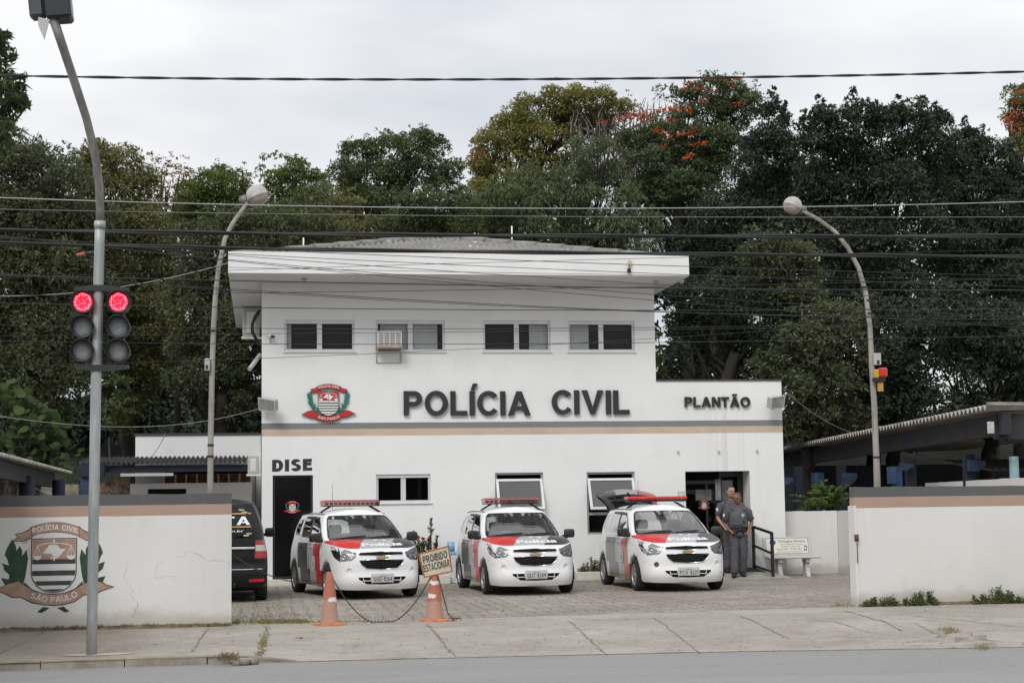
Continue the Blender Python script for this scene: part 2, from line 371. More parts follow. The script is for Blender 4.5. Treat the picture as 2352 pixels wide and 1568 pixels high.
vc = N(g.nt, 'ShaderNodeTexVoronoi'); vc.inputs['Scale'].default_value = 4.6; vc.inputs['Randomness'].default_value = .5; g.nt.links.new(wv.outputs[0], vc.inputs[0])
sr = N(g.nt, 'ShaderNodeSeparateColor'); g.nt.links.new(vc.outputs['Color'], sr.inputs[0])
c = g.mix(g.ss(g.noise(.5, 6, .65), .3, .7), (.262, .232, .195), (.385, .346, .298))
c = g.mix(g.m('MULTIPLY', sr.outputs[0], .5), c, (.16, .14, .115))
c = g.mix(g.ss(g.noise(22, 4, .85), .5, .7, 0., .75), c, (.17, .148, .118)); c = g.mix(g.ss(g.noise(30, 3, .8, g.vec((1, 1, 1), (7, 7, 7))), .58, .7, 0., .6), c, (.46, .42, .36))
jn = g.ss(vo.outputs[0], .09, .03, 0., .9); c = g.mix(g.m('MULTIPLY', jn, g.ss(g.noise(1.2, 4), .3, .55)), c, (.12, .10, .075))
c = g.mix(g.ss(g.noise(.8, 5, .7, g.vec((1, 1, 1), (9, 2, 0))), .62, .8, 0., .5), c, (.2, .21, .11))
g.base(c); g.bump(g.m('SUBTRACT', g.m('MULTIPLY', g.noise(25, 4, .7), .5), jn), .5, .03)
m_soil = mat('soil', (.16, .12, .08), .95, var=.4, vscale=3, bump=.6, bscale=18)
m_joint = mat('joint_dirt', (.225, .20, .165), .95, var=.4, vscale=8)
m_kerb = mat('kerb_stone', (.27, .245, .2), .9, var=.25, vscale=3, bump=.5, bscale=30); g = G(m_kerb)
c = g.mix(g.ss(g.noise(2.2, 6, .7), .3, .7), (.32, .29, .24), (.17, .15, .12))
c = g.mix(g.m('MULTIPLY', g.ss(g.z, -.075, -.06), g.ss(g.noise(2.4, 6, .8), .42, .62, 0., .55)), c, (.34, .28, .14)); g.base(c)

# road edge from the photograph, extended
RE = [gp(x, y, -.14) for x, y in ((0, 1540), (575, 1522), (1176, 1507), (1700, 1496), (2352, 1486))]
def yedge(X):
    if X <= RE[0].x: return RE[0].y + (X-RE[0].x)*(RE[1].y-RE[0].y)/(RE[1].x-RE[0].x)*.3
    for a, b in zip(RE, RE[1:]):
        if X <= b.x: return a.y+(X-a.x)*(b.y-a.y)/(b.x-a.x)
    return RE[-1].y
YWL = gp(531, 1436).y; YWR = gp(1970, 1392).y; XWL = gp(531, 1436).x; XWR = gp(1970, 1392).x
XK = gp(560, 1506, -.06).x
def ylot(X):
    t = min(1, max(0, (X-XWL)/(XWR-XWL))); return YWL+.02+(YWR-YWL)*t
def zside(X, Y):
    ye = yedge(X); t = (Y-ye)/(ylot(X)-ye)
    zl = -.055+.055*t; zr = -.134+.134*min(1, t*1.5)
    s = min(1, max(0, (X-XK+.15)/.7)); s = s*s*(3-2*s)
    z = zl*(1-s)+zr*s
    # heaved slabs by the right wall
    z += .05*math.exp(-((X-8.2)**2/.5+(Y-22.4)**2/.25))
    return z
xs = list(np.arange(-40, -3, 1.5))+list(np.arange(-3, 12, .15))+list(np.arange(12, 45, 1.5)); nt_ = 26
mb = MB(); vs = []
for X in xs:
    ye = yedge(X)+.012; yl = ylot(X)+.06
    for j in range(nt_): Y = ye+(yl-ye)*j/(nt_-1); vs.append((X, Y, zside(X, Y)+rng.normal()*.0015))
mb.add(vs, [(i*nt_+j, (i+1)*nt_+j, (i+1)*nt_+j+1, i*nt_+j+1) for i in range(len(xs)-1) for j in range(nt_-1)], 0, True)
# slab joints: thin wobbling dirt lines lying on the pavement
def ribbon(mb, pts, w, m=1, dz=.006):
    P = [];
    for a, b in zip(pts, pts[1:]):
        n = max(2, int((Vector(b)-Vector(a)).length/.12))
        for k in range(n): P.append(Vector(a).lerp(Vector(b), k/n))
    P.append(Vector(pts[-1])); vs = []
    for i, p in enumerate(P):
        t = (P[min(i+1, len(P)-1)]-P[max(i-1, 0)]); t.normalize(); n = Vector((-t.y, t.x, 0)); ww = w*random.uniform(.2, .95); o = n*random.gauss(0, w*.28)
        for s_ in (-1, 1):
            q = p+o+n*ww*.5*s_; vs.append((q.x, q.y, zside(q.x, q.y)+dz))
    mb.add(vs, [(2*i, 2*i+1, 2*i+3, 2*i+2) for i in range(len(P)-1)], m)
def sp(x, y):
    p = gp(x, y, -.05)
    for _ in range(4): p = gp(x, y, zside(p.x, p.y))
    return p
for pts, w in (([(614, 1440), (595, 1510)], .09), ([(980, 1434), (1046, 1506)], .05), ([(1302, 1424), (1392, 1502)], .035), ([(1500, 1418), (1610, 1500)], .03),
               ([(1700, 1414), (1812, 1466)], .035), ([(1940, 1402), (2070, 1448)], .06), ([(120, 1438), (60, 1472), (0, 1500)], .03), ([(478, 1442), (440, 1496)], .04),
               ([(2060, 1410), (2200, 1424), (2352, 1440)], .03), ([(2100, 1430), (2170, 1462), (2300, 1472)], .04), ([(700, 1452), (780, 1453)], .02), ([(740, 1466), (860, 1468)], .02),
               ([(1176, 1440), (1290, 1442)], .018), ([(620, 1503), (760, 1499), (900, 1492)], .015), ([(1850, 1420), (2000, 1452), (2110, 1462)], .02)):
    ribbon(mb, [tuple(sp(*p)) for p in pts], w)
sidewalk = mb.build('sidewalk', [m_conc, m_joint]); tag(sidewalk, kind='structure')
mb = MB(); vs = []; X = -45
rx = list(np.arange(-45, 46, .5))
for X in rx: vs += [(X, yedge(X)+.012, -.14), (X, -25, -.14)]
mb.add(vs, [(2*i, 2*i+1, 2*i+3, 2*i+2) for i in range(len(rx)-1)]); road = tag(mb.build('road', m_asph), kind='structure')
# dirt gathered along the road edge
mb = MB()
for i in range(60):
    x = rng.uniform(600, 2352); p = gp(x, 1520-(x-600)*.02, -.14); X = p.x; L = rng.uniform(.1, .6); vs = []
    for k in range(9):
        xx = X+L*k/8; e = yedge(xx)+.012; w = .03*sin(pi*k/8)*rng.uniform(.4, 1.3); vs += [(xx, e+.004, -.132), (xx, e-w, -.136)]
    mb.add(vs, [(2*k, 2*k+1, 2*k+3, 2*k+2) for k in range(8)])
tag(mb.build('gutter_dirt', m_joint), kind='structure')
mb = MB(); seg = list(np.arange(-40, XK-.3, .96))+[XK-.12, XK+.7]
for a, b in zip(seg, seg[1:]):
    e0, e1 = yedge(a)+.012, yedge(b)+.012; j = rng.normal()*.006; zt = -.044+rng.normal()*.005
    z1 = zt if b < XK else -.142
    P = [(a+.006, e0+j, -.16), (b-.006, e1+j, -.16), (b-.006, e1+.16, -.16), (a+.006, e0+.16, -.16), (a+.006, e0+j+.02, zt), (b-.006, e1+j+.02, z1), (b-.006, e1+.16, z1+.004), (a+.006, e0+.16, zt+.004)]
    mb.add(P, [(0,3,2,1),(4,5,6,7),(0,1,5,4),(1,2,6,5),(2,3,7,6),(3,0,4,7)])
tag(mb.build('kerb', m_kerb), kind='structure')
mb = MB(); lx = list(np.arange(-40, 45, 1.0)); vs = []
for X in lx: vs += [(X, ylot(X)+.03, .002), (X, 52, .002)]
mb.add(vs, [(2*i, 2*i+2, 2*i+3, 2*i+1) for i in range(len(lx)-1)]); tag(mb.build('paved_lot', m_pave), kind='structure')
mb = MB(); mb.add([(-700, -200, -.3), (700, -200, -.3), (700, 900, -.3), (-700, 900, -.3)], [(0, 1, 2, 3)]); tag(mb.build('ground', m_soil), kind='structure')
# wooded slope behind the station
m_slope = mat('slope_grass', (.010, .016, .007), .95, var=.5, vscale=2, bump=1, bscale=12)
def zhill(X, Y):
    t = min(1, max(0, (Y-49)/26)); b = 6.5*t*t*(3-2*t)
    return b*(1+.15*sin(X*.13+1))+.25*sin(X*.7)*t - .02
mb = MB(); hx = np.linspace(-60, 70, 90); hy = np.linspace(49, 110, 45)
vs = [(x, y, zhill(x, y)+rng.normal()*.08) for x in hx for y in hy]
mb.add(vs, [(i*45+j, (i+1)*45+j, (i+1)*45+j+1, i*45+j+1) for i in range(89) for j in range(44)], 0, True); tag(mb.build('hillside', m_slope), kind='structure')

# ================================================================ station building
YF = 36.6
def fx(x, y=900): return at(x, y, YF).x
def fz(x, y): return at(x, y, YF).z
Zg1, Zg0, Zt0 = fz(597, 971.8), fz(597, 986.2), fz(597, 1002.2)
m_wall = wallpaint('station_paint', [(Zg0, Zg1, (.2, .205, .215)), (Zt0, Zg0, (.55, .43, .33))], (.0, .35))
g = G(m_wall)  # extra: rain drips below the right-hand sign
old = m_wall.node_tree.nodes['Principled BSDF'].inputs['Base Color'].links[0].from_socket
dr = g.m('MULTIPLY', g.ss(g.noise(1, 3, .6, g.vec((7, 1, .03))), .48, .7), g.m('MULTIPLY', g.band(g.x, 10.0, 11.3, .3), g.band(g.z, 1.9, 4.0, .5)))
g.base(g.mix(g.m('MULTIPLY', dr, .24), old, (.35, .30, .2)))
m_trim = mat('white_trim', (.72, .725, .72), .6, var=.05, vscale=3)
m_frame = mat('aluminium_frame', (.62, .63, .64), .45, metal=.2, var=.06)
m_frame2 = mat('frame_shadow_grey', (.3, .31, .32), .5)
m_dark = mat('unlit_dark', (.012, .012, .013), .9)  # near-black colour standing in for the lack of light
m_blind = mat('blind_cloth', (.78, .79, .76), .8, var=.06, vscale=9)
m_black = mat('black_metal', (.014, .014, .015), .45)
m_grey = mat('grey_plastic', (.42, .42, .41), .5, var=.06)
m_white = mat('white_plastic', (.7, .7, .69), .45, var=.05)
def glassmat(name, tint=(.82, .84, .84), rough=.02, op=0.0, ior=1.5):
    m = bpy.data.materials.new(name); m.use_nodes = True; nt = m.node_tree; nt.nodes.clear()
    o = N(nt, 'ShaderNodeOutputMaterial'); t = N(nt, 'ShaderNodeBsdfTransparent'); t.inputs[0].default_value = (*tint, 1)
    g_ = N(nt, 'ShaderNodeBsdfGlossy'); g_.inputs['Roughness'].default_value = rough
    f = N(nt, 'ShaderNodeFresnel'); f.inputs[0].default_value = ior
    ad = N(nt, 'ShaderNodeMath', operation='ADD', use_clamp=True); ad.inputs[1].default_value = op; nt.links.new(f.outputs[0], ad.inputs[0])
    x = N(nt, 'ShaderNodeMixShader'); nt.links.new(ad.outputs[0], x.inputs[0]); nt.links.new(t.outputs[0], x.inputs[1]); nt.links.new(g_.outputs[0], x.inputs[2])
    nt.links.new(x.outputs[0], o.inputs[0]); return m
m_glass = glassmat('window_glass', ior=1.36); m_glasss = glassmat('sash_glass', (.6, .62, .62), ior=1.55, op=.10); m_glassd = glassmat('door_glass', (.4, .4, .4))

def holed_wall(mb, x0, x1, z0, z1, holes, Y, d=.18, m=0, mr=0, T=None):
    """wall front with real openings and reveals"""
    T = T or (lambda x, z, q: (x, Y+q, z))
    X = sorted({x0, x1, *[h[0] for h in holes], *[h[1] for h in holes]}); Z = sorted({z0, z1, *[h[2] for h in holes], *[h[3] for h in holes]})
    X = [x for x in X if x0 <= x <= x1]; Z = [z for z in Z if z0 <= z <= z1]
    vid = {}; vs = []; fs = []
    def vi(x, z):
        if (x, z) not in vid: vid[(x, z)] = len(vs); vs.append(T(x, z, 0))
        return vid[(x, z)]
    for a, b in zip(X, X[1:]):
        for c_, e in zip(Z, Z[1:]):
            mx_, mz = (a+b)/2, (c_+e)/2
            if any(h[0] < mx_ < h[1] and h[2] < mz < h[3] for h in holes): continue
            fs.append((vi(a, c_), vi(b, c_), vi(b, e), vi(a, e)))
    mb.add(vs, fs, m)
    for h in holes:
        a, b, c_, e = h[:4]; dd = h[4] if len(h) > 4 else d
        for (p, q) in (((a, c_), (a, e)), ((a, e), (b, e)), ((b, e), (b, c_)), ((b, c_), (a, c_))):
            mb.add([T(*p, 0), T(*q, 0), T(*q, dd), T(*p, dd)], [(0, 1, 2, 3)], mr)
def hole(x0, y0, x1, y1): # photo rectangle on the facade
    a, b = at(x0, (y0+y1)/2, YF).x, at(x1, (y0+y1)/2, YF).x; m_ = (x0+x1)/2
    return [a, b, at(m_, y1, YF).z, at(m_, y0, YF).z]
XR = fx(1798, 1000); XM = fx(1505, 800); ZT1 = (at(524, 628, 35.15).z+at(1583, 632.5, 35.15).z)/2-.002; ZL = fz(1650, 874.5)
W = [hole(653, 735, 814.5, 806.3), hole(863, 735.5, 1022, 806.8), hole(1109.5, 736, 1264.5, 807), hole(1305, 737, 1457.5, 807)]
WL = hole(864.2, 1088.7, 989.2, 1153.6); DI = hole(626.2, 1090.8, 719, 1329.4); W5 = hole(1138, 1085, 1248.5, 1226); W6 = hole(1348.5, 1083.5, 1459, 1226)
EN = hole(1576.5, 1081.5, 1725, 1322)+[.9]; EN[2] = .19
station = tag(empty('police_station', (0, YF, 0)), 'white two storey police station with grey and tan stripe, flat eaves and lower right wing', 'building')
def sp_(o): o.parent = station; o.location = (-0, -YF, 0); return o
mb = MB(); holed_wall(mb, 0, XM, Zg1-.9, ZT1, W, YF)
holed_wall(mb, 0, XR, 0, Zg1-.9, [WL, DI, W5, W6, EN], YF)
mb.add([(XM, YF, Zg1-.9), (XR, YF, Zg1-.9), (XR, YF, ZL), (XM, YF, ZL)], [(0, 1, 2, 3)])
YB = 49.5
mb.add([(0, YF, 0), (0, YF, ZT1), (0, YB, ZT1), (0, YB, 0)], [(0, 1, 2, 3)])
mb.add([(XR, YF, 0), (XR, YB, 0), (XR, YB, ZL), (XR, YF, ZL)], [(0, 1, 2, 3)])
mb.add([(XM, YF, ZL), (XM, YB, ZL), (XM, YB, ZT1), (XM, YF, ZT1)], [(0, 1, 2, 3)])
mb.add([(0, YB, 0), (XR, YB, 0), (XR, YB, ZL), (0, YB, ZL)], [(0, 1, 2, 3)]); mb.add([(0, YB, ZL), (XM, YB, ZL), (XM, YB, ZT1), (0, YB, ZT1)], [(0, 1, 2, 3)])
sp_(mb.build('wall', m_wall))
mb = MB(); mb.box((XM+.003, YF-.03, ZL), (XR+.03, YB, ZL+.035)); sp_(mb.build('parapet_cap', mat('slate_cap', (.05, .05, .055), .7)))
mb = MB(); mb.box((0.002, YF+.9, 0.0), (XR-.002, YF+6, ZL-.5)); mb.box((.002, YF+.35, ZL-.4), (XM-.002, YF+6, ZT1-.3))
mb.f = [f for f in mb.f]; sp_(mb.build('room_dark_block', m_dark))  # solid blocks, darkness of the unlit rooms put into their colour
# plinth
mb = MB(); pz = .17
for a, b in ((-.02, DI[0]-.06), (DI[1]+.1, EN[0]-.05), (EN[1]+.05, XR+.02)): mb.box((a, YF-.025, 0), (b, YF+.02, pz-.02))
mb.box((DI[0]-.06, YF-.12, 0), (DI[1]+.1, YF+.15, DI[2]-.003)); sp_(mb.build('plinth', wallpaint('plinth_paint', (), (.0, .2), tint=(.66, .64, .58))))
# eaves slab and roof
p0 = at(524, 628, 35.15); p1 = at(1583, 632.5, 35.15); EX0, EX1, EZ = p0.x, p1.x, (p0.z+p1.z)/2
EZT = (at(524, 577, 35.15).z+at(1583, 587, 35.15).z)/2
m_eave = mat('eave_paint', (.74, .745, .74), .75, var=.04, vscale=1.2)
mb = MB(); mb.box((EX0, 35.15, EZ), (EX1, 50.5, EZT)); sp_(mb.build('eaves', m_eave))
for x, y in ((700, 648), (1512, 641), (1570, 643)):
    p = at(x, y, 35.7); mb = MB(); mb.lathe([(.0, EZ-.07), (.03, EZ-.07), (.06, EZ-.03), (.07, EZ)], Matrix.Translation((p.x, 35.9, 0)), 10); sp_(mb.build('eave_downlight', m_grey))
m_tile = mat('fibre_cement_tile', (.19, .185, .175), .9); g = G(m_tile)
c = g.mix(g.ss(g.noise(1.6, 6, .7), .3, .7), (.15, .145, .14), (.27, .26, .24)); c = g.mix(g.ss(g.noise(7, 5, .75), .6, .72), c, (.06, .06, .055)); c = g.mix(g.ss(g.noise(1.1, 3, .6, g.vec((1, 1, 1), (4, 0, 7))), .66, .72), c, (.5, .5, .48)); g.base(c); g.bump(g.noise(30, 4), .4)
ap = at(1010, 548, 42.5); RZ = EZT-.06; RX0, RX1, RY0, RY1 = EX0+.12, EX1-.12, 35.3, 50.4
mb = MB(); nx = 380; ny = 14; vs = []
def roofz(x, y): # hip roof height
    a = min((y-RY0)/(ap.y-RY0), (RY1-y)/(RY1-ap.y), (x-RX0)/(ap.x-RX0), (RX1-x)/(RX1-ap.x)); return RZ+max(0, a)*(ap.z-RZ)
for j in range(ny+1):
    for row in (0, 1):
        t = min(1, (j+row*.96)/(ny)); y = RY0+(ap.y-RY0)*t
        for i in range(nx+1):
            x = RX0+(RX1-RX0)*i/nx
            lim = min((x-RX0)/(ap.x-RX0), (RX1-x)/(RX1-ap.x)); y2 = RY0+(ap.y-RY0)*min(t, lim)
            z = roofz(x, y2)+.035*(cos(2*pi*x/.155))*(.2 if t > lim else 1) + (0.035 if row == 0 else 0)
            vs.append((x, y2, z))
w = nx+1
mb.add(vs, [(r*w+i, r*w+i+1, (r+1)*w+i+1, (r+1)*w+i) for r in range(2*ny+1) for i in range(nx)], 0, True)
for a, b, c_ in (((RX0, RY0), (RX0, RY1), (ap.x, ap.y)), ((RX1, RY1), (RX1, RY0), (ap.x, ap.y)), ((RX0, RY1), (RX1, RY1), (ap.x, ap.y))):
    mb.add([(a[0], a[1], RZ), (b[0], b[1], RZ), (c_[0], c_[1], ap.z)], [(0, 1, 2)])
rf = sp_(mb.build('roof', m_tile))
mb = MB()
for s_, ex in ((0, RX0), (1, RX1)):
    n = 9; A = Vector((ex, RY0, RZ-.02)); B = Vector((ap.x, ap.y, ap.z+.02))
    for k in range(n):
        a = A.lerp(B, k/n); b = A.lerp(B, (k+1.06)/n); mb.cyl(a, b, .13, .10, 10)
o = mb.build('hip_tile', m_tile, rf)
mb = MB()
p = at(1176, 555, 40.5); mb.cyl((p.x, p.y, p.z-.5), (p.x, p.y, at(1176, 519, 40.5).z), .018); o = sp_(mb.build('roof_rod', m_trim))
mb = MB(); p = at(697, 561, 39); mb.cyl((p.x, p.y, p.z-.3), (p.x, p.y, at(697, 546, 39).z), .018); o = sp_(mb.build('roof_rod', m_trim))

# windows ---------------------------------------------------------
def frame_bar(mb, a, b, c_, e, y0, y1, m=0): mb.box((a, y0, c_), (b, y1, e), m)
def slider(h, y=YF+.1, blinds=(), split=.5, name='window', y1=None):
    a, b, c_, e = h[:4]; f = .05; Y0, Y1 = y-.045, y+.03; mb = MB()
    frame_bar(mb, a, b, e-.075, e, Y0-.02, Y1); frame_bar(mb, a, b, c_, c_+f, Y0-.01, Y1)
    frame_bar(mb, a, a+f, c_+f, e-.075, Y0, Y1); frame_bar(mb, b-f, b, c_+f, e-.075, Y0, Y1)
    xm = a+(b-a)*split; frame_bar(mb, xm-.055, xm+.055, c_+f, e-.075, Y0+.005, Y1)
    fr = mb.build('window', m_frame); sp_(fr)
    for (p, q) in ((a+f, xm-.055), (xm+.055, b-f)):
        g_ = MB(); g_.add([(p, y, c_+f), (q, y, c_+f), (q, y, e-.075), (p, y, e-.075)], [(0, 1, 2, 3)]); o = g_.build('pane', m_glass, fr)
    mb = MB(); frame_bar(mb, a-.03, b+.03, c_-.03, c_-.002, YF-.035, YF+.05); mb.build('sill', m_trim, fr)
    for (t0, t1) in blinds:
        mb = MB(); x0, x1 = a+(b-a)*t0, a+(b-a)*t1; n = 14
        for k in range(n):
            zz = c_+.04+(e-c_-.1)*k/n; mb.add([(x0, y+.09, zz), (x1, y+.09, zz), (x1, y+.075, zz+(e-c_-.1)/n*.97), (x0, y+.075, zz+(e-c_-.1)/n*.97)], [(0, 1, 2, 3)])
        mb.build('blind', m_blind, fr)
    return fr
w1 = slider(W[0], blinds=((.03, .1),)); w2 = slider(W[1], blinds=((.07, .46), (.53, .9))); w3 = slider(W[2], blinds=((.7, .97),)); w4 = slider(W[3], blinds=((.03, .33),)); w5 = slider(WL)
def awning(h):
    a, b, c_, e = h; f = .045; y = YF+.08; zm = c_+(e-c_)*.33; mb = MB()
    frame_bar(mb, a, b, e-f, e, y-.04, y+.04); frame_bar(mb, a, b, c_, c_+f, y-.04, y+.04); frame_bar(mb, a, a+f, c_+f, e-f, y-.04, y+.04); frame_bar(mb, b-f, b, c_+f, e-f, y-.04, y+.04); frame_bar(mb, a+f, b-f, zm-.03, zm+.03, y-.04, y+.04)
    fr = sp_(mb.build('window', m_frame2))
    g_ = MB(); g_.add([(a+f, y, c_+f), (b-f, y, c_+f), (b-f, y, zm-.03), (a+f, y, zm-.03)], [(0, 1, 2, 3)]); g_.build('pane', m_glass, fr)
    # tilted sash, hinged at the top, swung outward
    L = e-f-.1-(zm+.02); M = Matrix.Translation((0, y-.05, e-f-.1)) @ Matrix.Rotation(R(-26), 4, 'X')
    mb = MB(); x0, x1 = a+f*.4, b-f*.4; fw = .055
    for q in (((x0, -.02, -L), (x0+fw, .02, 0)), ((x1-fw, -.02, -L), (x1, .02, 0)), ((x0+fw, -.02, -fw), (x1-fw, .02, 0)), ((x0+fw, -.02, -L), (x1-fw, .02, -L+fw))): mb.box(*q, M=M)
    mb.build('sash', m_frame, fr)
    g_ = MB(); g_.add([M @ Vector(q_) for q_ in ((x0+fw, 0, -L+fw), (x1-fw, 0, -L+fw), (x1-fw, 0, -fw), (x0+fw, 0, -fw))], [(0, 1, 2, 3)]); g_.build('pane', m_glasss, fr)
awning(W5); awning(W6)
# notice by the entrance

# houses and garden walls on the near side of the street, seen only as reflections
m_opp = mat('opposite_facade', (.10, .09, .075), .9, var=.5, vscale=.25)
mb = MB(); x = -45
while x < 50:
    w_ = rng.uniform(5, 11); h_ = rng.uniform(2.6, 5.5); mb.box((x, -19, -.3), (x+w_-.3, -17.0+rng.uniform(-.5, .5), h_)); x += w_
tag(mb.build('opposite_street_front', m_opp), kind='structure')

# heaved slab pieces in front of the right wall
m_rub = mat('broken_concrete', (.40, .37, .33), .9, var=.2, vscale=5, bump=.5)
mb = MB()
for x, y, w_, tl in ((2150, 1456, .42, .05), (2190, 1450, .3, .07), (2215, 1462, .38, .03), (2120, 1462, .3, .02), (2235, 1452, .22, .05)):
    p = gp(x, y, -.02); z = zside(p.x, p.y); n = 7; P = []
    for k in range(n): a = 2*pi*k/n; P.append((p.x+w_*cos(a)*random.uniform(.7, 1.1), p.y+w_*.55*sin(a)*random.uniform(.7, 1.1), z+.012+tl*(.5+.5*cos(a+1))))
    mb.add(P+[(q[0], q[1], z-.05) for q in P], [tuple(range(n))]+[(k, n+k, n+(k+1) % n, (k+1) % n) for k in range(n)])
tag(mb.build('broken_slab', m_rub), kind='structure')
# ================================================================ crest and lettering
m_red = mat('sign_red', (.5, .02, .018), .5, var=.08); m_teal = mat('sign_teal', (.02, .2, .16), .55, var=.15, vscale=8)
m_sblack = mat('sign_black', (.012, .012, .013), .5); m_swhite = mat('sign_white', (.75, .75, .75), .5); m_sgrey = mat('sign_grey', (.35, .36, .37), .5)
m_ptan = mat('painted_tan', (.39, .255, .19), .8, var=.2, vscale=6); m_pgreen = mat('painted_green', (.03, .068, .04), .8, var=.35, vscale=6); m_pblack = mat('painted_black', (.055, .055, .057), .8, var=.3, vscale=6); m_pwhite = mat('painted_white', (.68, .68, .66), .8, var=.06)
m_letter = mat('letter_black', (.022, .023, .024), .6, var=.2, vscale=5)
def cres(pal, tex1, tex2, T, stripes, th=.03, dd=1., red=685, painted=False):
    """crest in crest units (crop px of the photograph, origin at its centre). T(x, y, depth in front) -> point"""
    out = {}
    def mbx(k): return out.setdefault(k, MB())
    def P(k, pts, d, mi, t=None): mbx(k).prism([(x-905, 760-y) for x, y in pts], lambda x, y, q: T(x, y, d*dd-q), (th if t is None else t)*dd, mi)
    def arc(x0, x1, f, n=12): return [(x0+(x1-x0)*i/n, f(x0+(x1-x0)*i/n)) for i in range(n+1)]
    # palette: 0 red,1 white,2 black,3 teal,4 grey
    bord = .004
    ft = lambda x: 192+.00062*(x-905)**2; fb = lambda x: 312+.00055*(x-905)**2
    mid = arc(605, 1240, ft)+arc(1240, 605, fb)
    P('top_ribbon', [(x+(-14 if x < 905 else 14)*0, y) for x, y in mid], .05, 0)
    P('top_ribbon', [(607, 252), (560, 295), (480, 325), (390, 340), (432, 378), (355, 432), (500, 430), (585, 392), (640, 350)], .035, 0)
    P('top_ribbon', [(1238, 252), (1285, 300), (1360, 335), (1452, 348), (1425, 380), (1475, 412), (1400, 435), (1330, 428), (1205, 355)], .035, 0)
    k = 14
    P('top_ribbon', [(x, y-8) for x, y in arc(598, 1247, ft)]+[(x, y+8) for x, y in arc(1247, 598, fb)], .043, 2, .03)
    P('top_ribbon', [(600, 240), (550, 285), (478, 315), (375, 335), (415, 376), (335, 440), (505, 440), (595, 400), (650, 350)], .028, 2, .03)
    P('top_ribbon', [(1240, 240), (1290, 290), (1365, 325), (1470, 343), (1442, 380), (1495, 415), (1400, 445), (1325, 438), (1195, 355)], .028, 2, .03)
    sh = lambda g_: [(610-g_, 415-g_), (1200+g_, 415-g_), (1200+g_, 870), (1180+g_, 950+g_*.4), (1120+g_*.8, 1040+g_*.7), (1030+g_*.4, 1100+g_), (905, 1125+g_), (780-g_*.4, 1100+g_), (690-g_*.8, 1040+g_*.7), (630-g_, 950+g_*.4), (610-g_, 870)]
    P('shield', sh(14), .045, 2); P('shield', sh(0), .05, 1, .006)
    P('shield', [(614, 418), (1196, 418), (1196, red), (614, red)], .056, 0, .006)
    def clipx(y):
        S = sh(-4); xsr = []
        for i in range(len(S)):
            (xa, ya), (xb, yb) = S[i], S[(i+1) % len(S)]
            if (ya-y)*(yb-y) <= 0 and ya != yb: xsr.append(xa+(xb-xa)*(y-ya)/(yb-ya))
        return (min(xsr), max(xsr)) if xsr else (905, 905)
    for a, b in stripes:
        b = min(b, 1118); n = 4; L_ = []; R2 = []
        for i in range(n+1):
            yy = a+(b-a)*i/n; l, r = clipx(yy); L_.append((l, yy)); R2.append((r, yy))
        P('shield', L_+R2[::-1], .056, 2, .006)
    P('shield', [(840, 490), (945, 490), (990, 545), (1065, 545), (960, 665), (890, 640), (860, 605), (750, 605)], .061, 1, .005)
    P('shield', [(896, 418), (916, 418), (918, 700), (896, 700)], .066, 4, .005); P('shield', [(862, 655), (950, 655), (950, 672), (862, 672)], .068, 4, .005)
    P('shield', arc(690, 1135, lambda x: 458+.0007*(x-905)**2)+arc(1135, 690, lambda x: 470+.0007*(x-905)**2), .066, 1, .005)
    for cx in (682, 1135):
        P('shield', [(cx-58, 635), (cx+58, 635), (cx+45, 672), (cx+20, 690), (cx-20, 690), (cx-45, 672)], .066, 1, .005)
        for q in (-50, 0, 50): P('shield', [(cx-3, 485), (cx+3, 485), (cx+q+4, 636), (cx+q-4, 636)], .063, 1, .004)
    def leaf(x, y, a, L, w, k, d):
        ca, sa = cos(a), sin(a); pts = [(0, 0), (.3, .42), (.6, .4), (1, 0), (.6, -.4), (.3, -.42)]
        for g_, mi, dz in ((1.14, 2, -.004), (1, 3, 0)):
            P(k, [(x+(u*L*g_-(g_-1)*L*.5)*ca-v*w*g_*sa, y-((u*L*g_-(g_-1)*L*.5)*sa+v*w*g_*ca)) for u, v in pts], d+dz, mi, .02)
    if painted:
        LP = [(95, 525), (120, 572), (124, 606), (102, 640), (147, 572), (163, 605), (163, 642), (193, 600), (204, 660), (196, 722), (186, 790), (166, 860), (118, 866), (65, 855), (40, 825), (24, 790), (75, 802), (78, 770), (45, 740), (30, 690), (75, 706), (62, 660), (44, 630), (58, 590)]
        cv = lambda x, y, s_: (905-s_*(x-379)*2.034*.97, 415+(y-530)*1.945)
        for s_ in (-1, 1):
            P('laurel', [cv(x, y, -s_) for x, y in LP], .02, 3, .004)
            P('laurel', [cv(x, y, -s_) for x, y in ((180, 820), (240, 880), (245, 890), (185, 885))], .02, 3, .004)
            P('laurel', [cv(x, y, -s_) for x, y in ((310, 995), (355, 1003), (300, 1036), (268, 1030))], .015, 3, .004)
            for a_, b_ in (((100, 850), (128, 690)), ((120, 860), (165, 720)), ((85, 840), (80, 720)), ((128, 700), (108, 600))):
                (x0, y0), (x1, y1) = cv(*a_, -s_), cv(*b_, -s_); P('laurel', [(x0-3, y0), (x0+3, y0), (x1+3, y1), (x1-3, y1)], .03, 2, .004)
    for s_, k in (() if painted else ((-1, 'laurel_branch'), (1, 'laurel_branch_'))):
        c0 = [(905+s_*215, 1105), (905+s_*330, 1020), (905+s_*440, 900), (905+s_*510, 780), (905+s_*545, 660), (905+s_*560, 560)]
        for i, (x, y) in enumerate(c0):
            base = pi/2-s_*(.55 if i < 2 else .3 if i < 4 else .0)
            for j, da in enumerate((-.55, .55, .0)):
                if i == 0 and j == 0 and s_ < 0: pass
                leaf(x, y, base+da, 165-8*i, 70, k, .03+.004*j+.002*i)
        P(k, [(905+s_*215, 1085), (905+s_*100, 1300), (905+s_*150, 1320), (905+s_*245, 1120)], .02, 3, .02)
